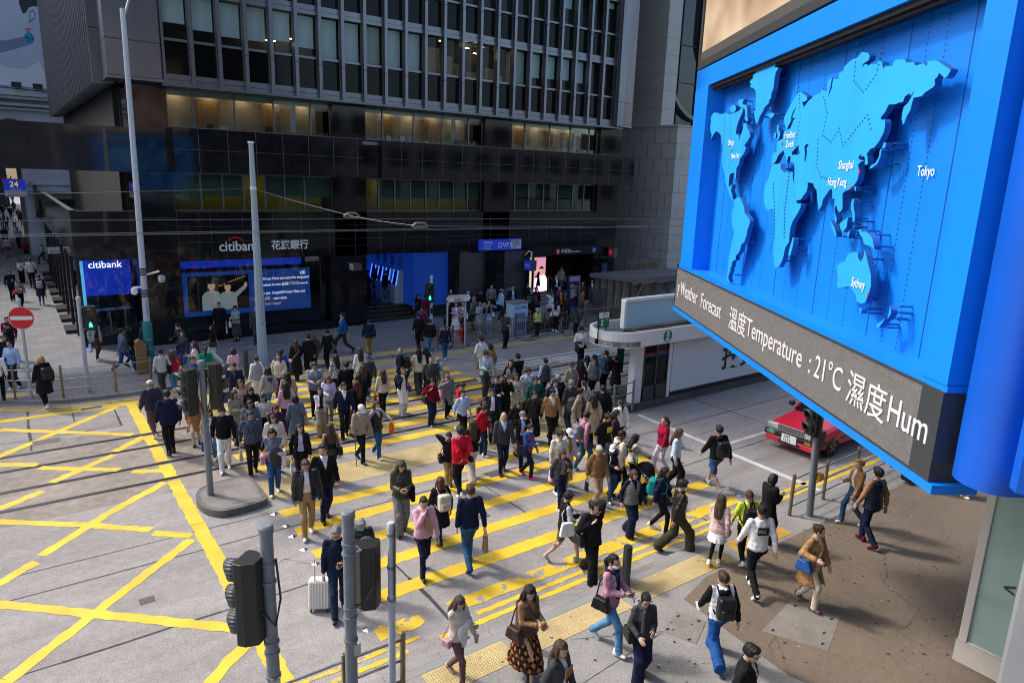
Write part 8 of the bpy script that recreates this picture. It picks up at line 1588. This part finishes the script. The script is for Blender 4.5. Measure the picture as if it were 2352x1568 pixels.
def canopy(X, Y_, Z): return np.maximum(np.abs(ell(X, Y_, Z, (0, -.22, .70), (.25, .28, .32)))-.014, np.maximum(-(Z-.74+(Y_+.2)*.8), Y_+.02))
V, Q = surf(canopy, (-.32, -.62, .4), (.32, .3, 1.1), .02); me = mesh_of(V, Q, 'canopy'); me.materials.append(blk); me.transform(R_); o = bpy.data.objects.new('canopy', me); COL.objects.link(o); attach(o, t)
V, Q = surf(lambda X, Y_, Z: smin(np.maximum(np.abs(Z-.42+.35*(Y_)*-1*np.clip(-Y_*3, 0, 1))-.03, np.maximum(np.abs(X)-.21, np.abs(Y_-.05)-.38)), ell(X, Y_, Z, (0, -.25, .28), (.2, .2, .14)), .03), (-.3, -.5, .05), (.3, .5, .8), .022); me = mesh_of(V, Q, 'seat'); me.materials.append(blk); me.transform(R_); o = bpy.data.objects.new('seat', me); COL.objects.link(o); attach(o, t)
def kid(X, Y_, Z):
    d = smin(ell(X, Y_, Z, (0, -.12, .66), (.08, .085, .09)), cone(X, Y_, Z, (0, -.12, .56), (0, .02, .48), .10, .10), .04)
    for s_ in (-1, 1): d = smin(d, cone(X, Y_, Z, (s_*.06, .05, .48), (s_*.08, .28, .50), .05, .04), .03); d = smin(d, cone(X, Y_, Z, (s_*.08, .28, .50), (s_*.09, .40, .33), .04, .03), .02); d = smin(d, cone(X, Y_, Z, (s_*.1, -.1, .58), (s_*.12, .08, .54), .035, .025), .02)
    return d
V, Q = surf(kid, (-.25, -.3, .25), (.25, .5, .8), .016); me = mesh_of(V, Q, 'person'); c_ = V[Q].mean(1); [me.materials.append(m_) for m_ in (cloth('orange'), SKIN['b'], cloth('denim'), cloth('hot'))]; me.polygons.foreach_set('material_index', np.where(c_[:, 2] > .60, np.where(c_[:, 2] > .69, 3, 1), np.where(c_[:, 1] > .3, 3, np.where(c_[:, 1] > .12, 2, 0))).tolist()); me.transform(R_); o = bpy.data.objects.new('person', me); COL.objects.link(o); tag(o, 'small child in orange and a pink cap lying in the stroller', 'person')
tag(MB().lathe([(.03, 0), (.033, .1), (.033, .17), (.014, .2), (.014, .22)], tuple(R_ @ Vector((.05, -.47, 1.0))), 12).build('water_bottle', mat('bottle_clear', (.35, .6, .45), .15), None, True), 'clear water bottle standing on the stroller canopy', 'bottle')
q = onz(2085, 1108, .12); t = thing('trolley_bag', 'black wheeled bag standing under the billboard edge', 'bag', (q[0], q[1], .12)); MB().box(q[0]-.18, q[0]+.18, q[1]-.15, q[1]+.15, .2, .72).build('body', cloth('black', 'shine'), t, bevel=.06, seg=3)
for sx in (-.13, .13): MB().lathe([(.05, -.02), (.05, .02)], (0, 0, 0), 12, 0, Matrix.Translation((q[0]+sx, q[1]-.12, .17)) @ Matrix.Rotation(math.pi/2, 4, 'Y')).build('wheel', blackp, t)
for i,(u,v,r_) in enumerate(((1215,762,.32),(1250,758,.36),(1272,752,.3),(1228,770,.25),(1205,768,.22))):
    q = onz(u, v, .12); y_ = max(q[1], 27.25)
    V, Q = surf(lambda X, Y_, Z: np.maximum(ell(X, Y_, Z, (0, 0, r_*.7), (r_, r_*.9, r_*.95))+.03*wav(X, Y_, Z, .35), .0-Z), (-r_-.1, -r_-.1, -.05), (r_+.1, r_+.1, r_*2), .035); me = mesh_of(V, Q, 'refuse_sack'); me.materials.append(mat('sack_plastic', (.01, .01, .011), .25, bump=(8, .8))); o = bpy.data.objects.new('refuse_sack', me); COL.objects.link(o); o.location = (q[0], y_, .12); tag(o, f'full black refuse sack behind the barred barrier, {("under the grey hat","widest of the heap","nearest the pillar","low in front","beside the stand box")[i]}', 'sack', 'black refuse sacks behind the barrier')
t = thing('hand_trolley', 'small hand trolley with an orange frame against the barrier', 'trolley', (20.9, 27.2, .12)); MB().tube([(20.75, 27.3, .3), (20.75, 27.2, 1.25), (21.05, 27.2, 1.25), (21.05, 27.3, .3)], .022, 6).build('frame', mat('orange_frame', (.6, .25, .01), .5), t)
for x_ in (20.72, 21.08): MB().lathe([(.1, -.03), (.1, .03)], (0, 0, 0), 14, 0, Matrix.Translation((x_, 27.25, .23)) @ Matrix.Rotation(math.pi/2, 4, 'Y')).build('wheel', redm, t)
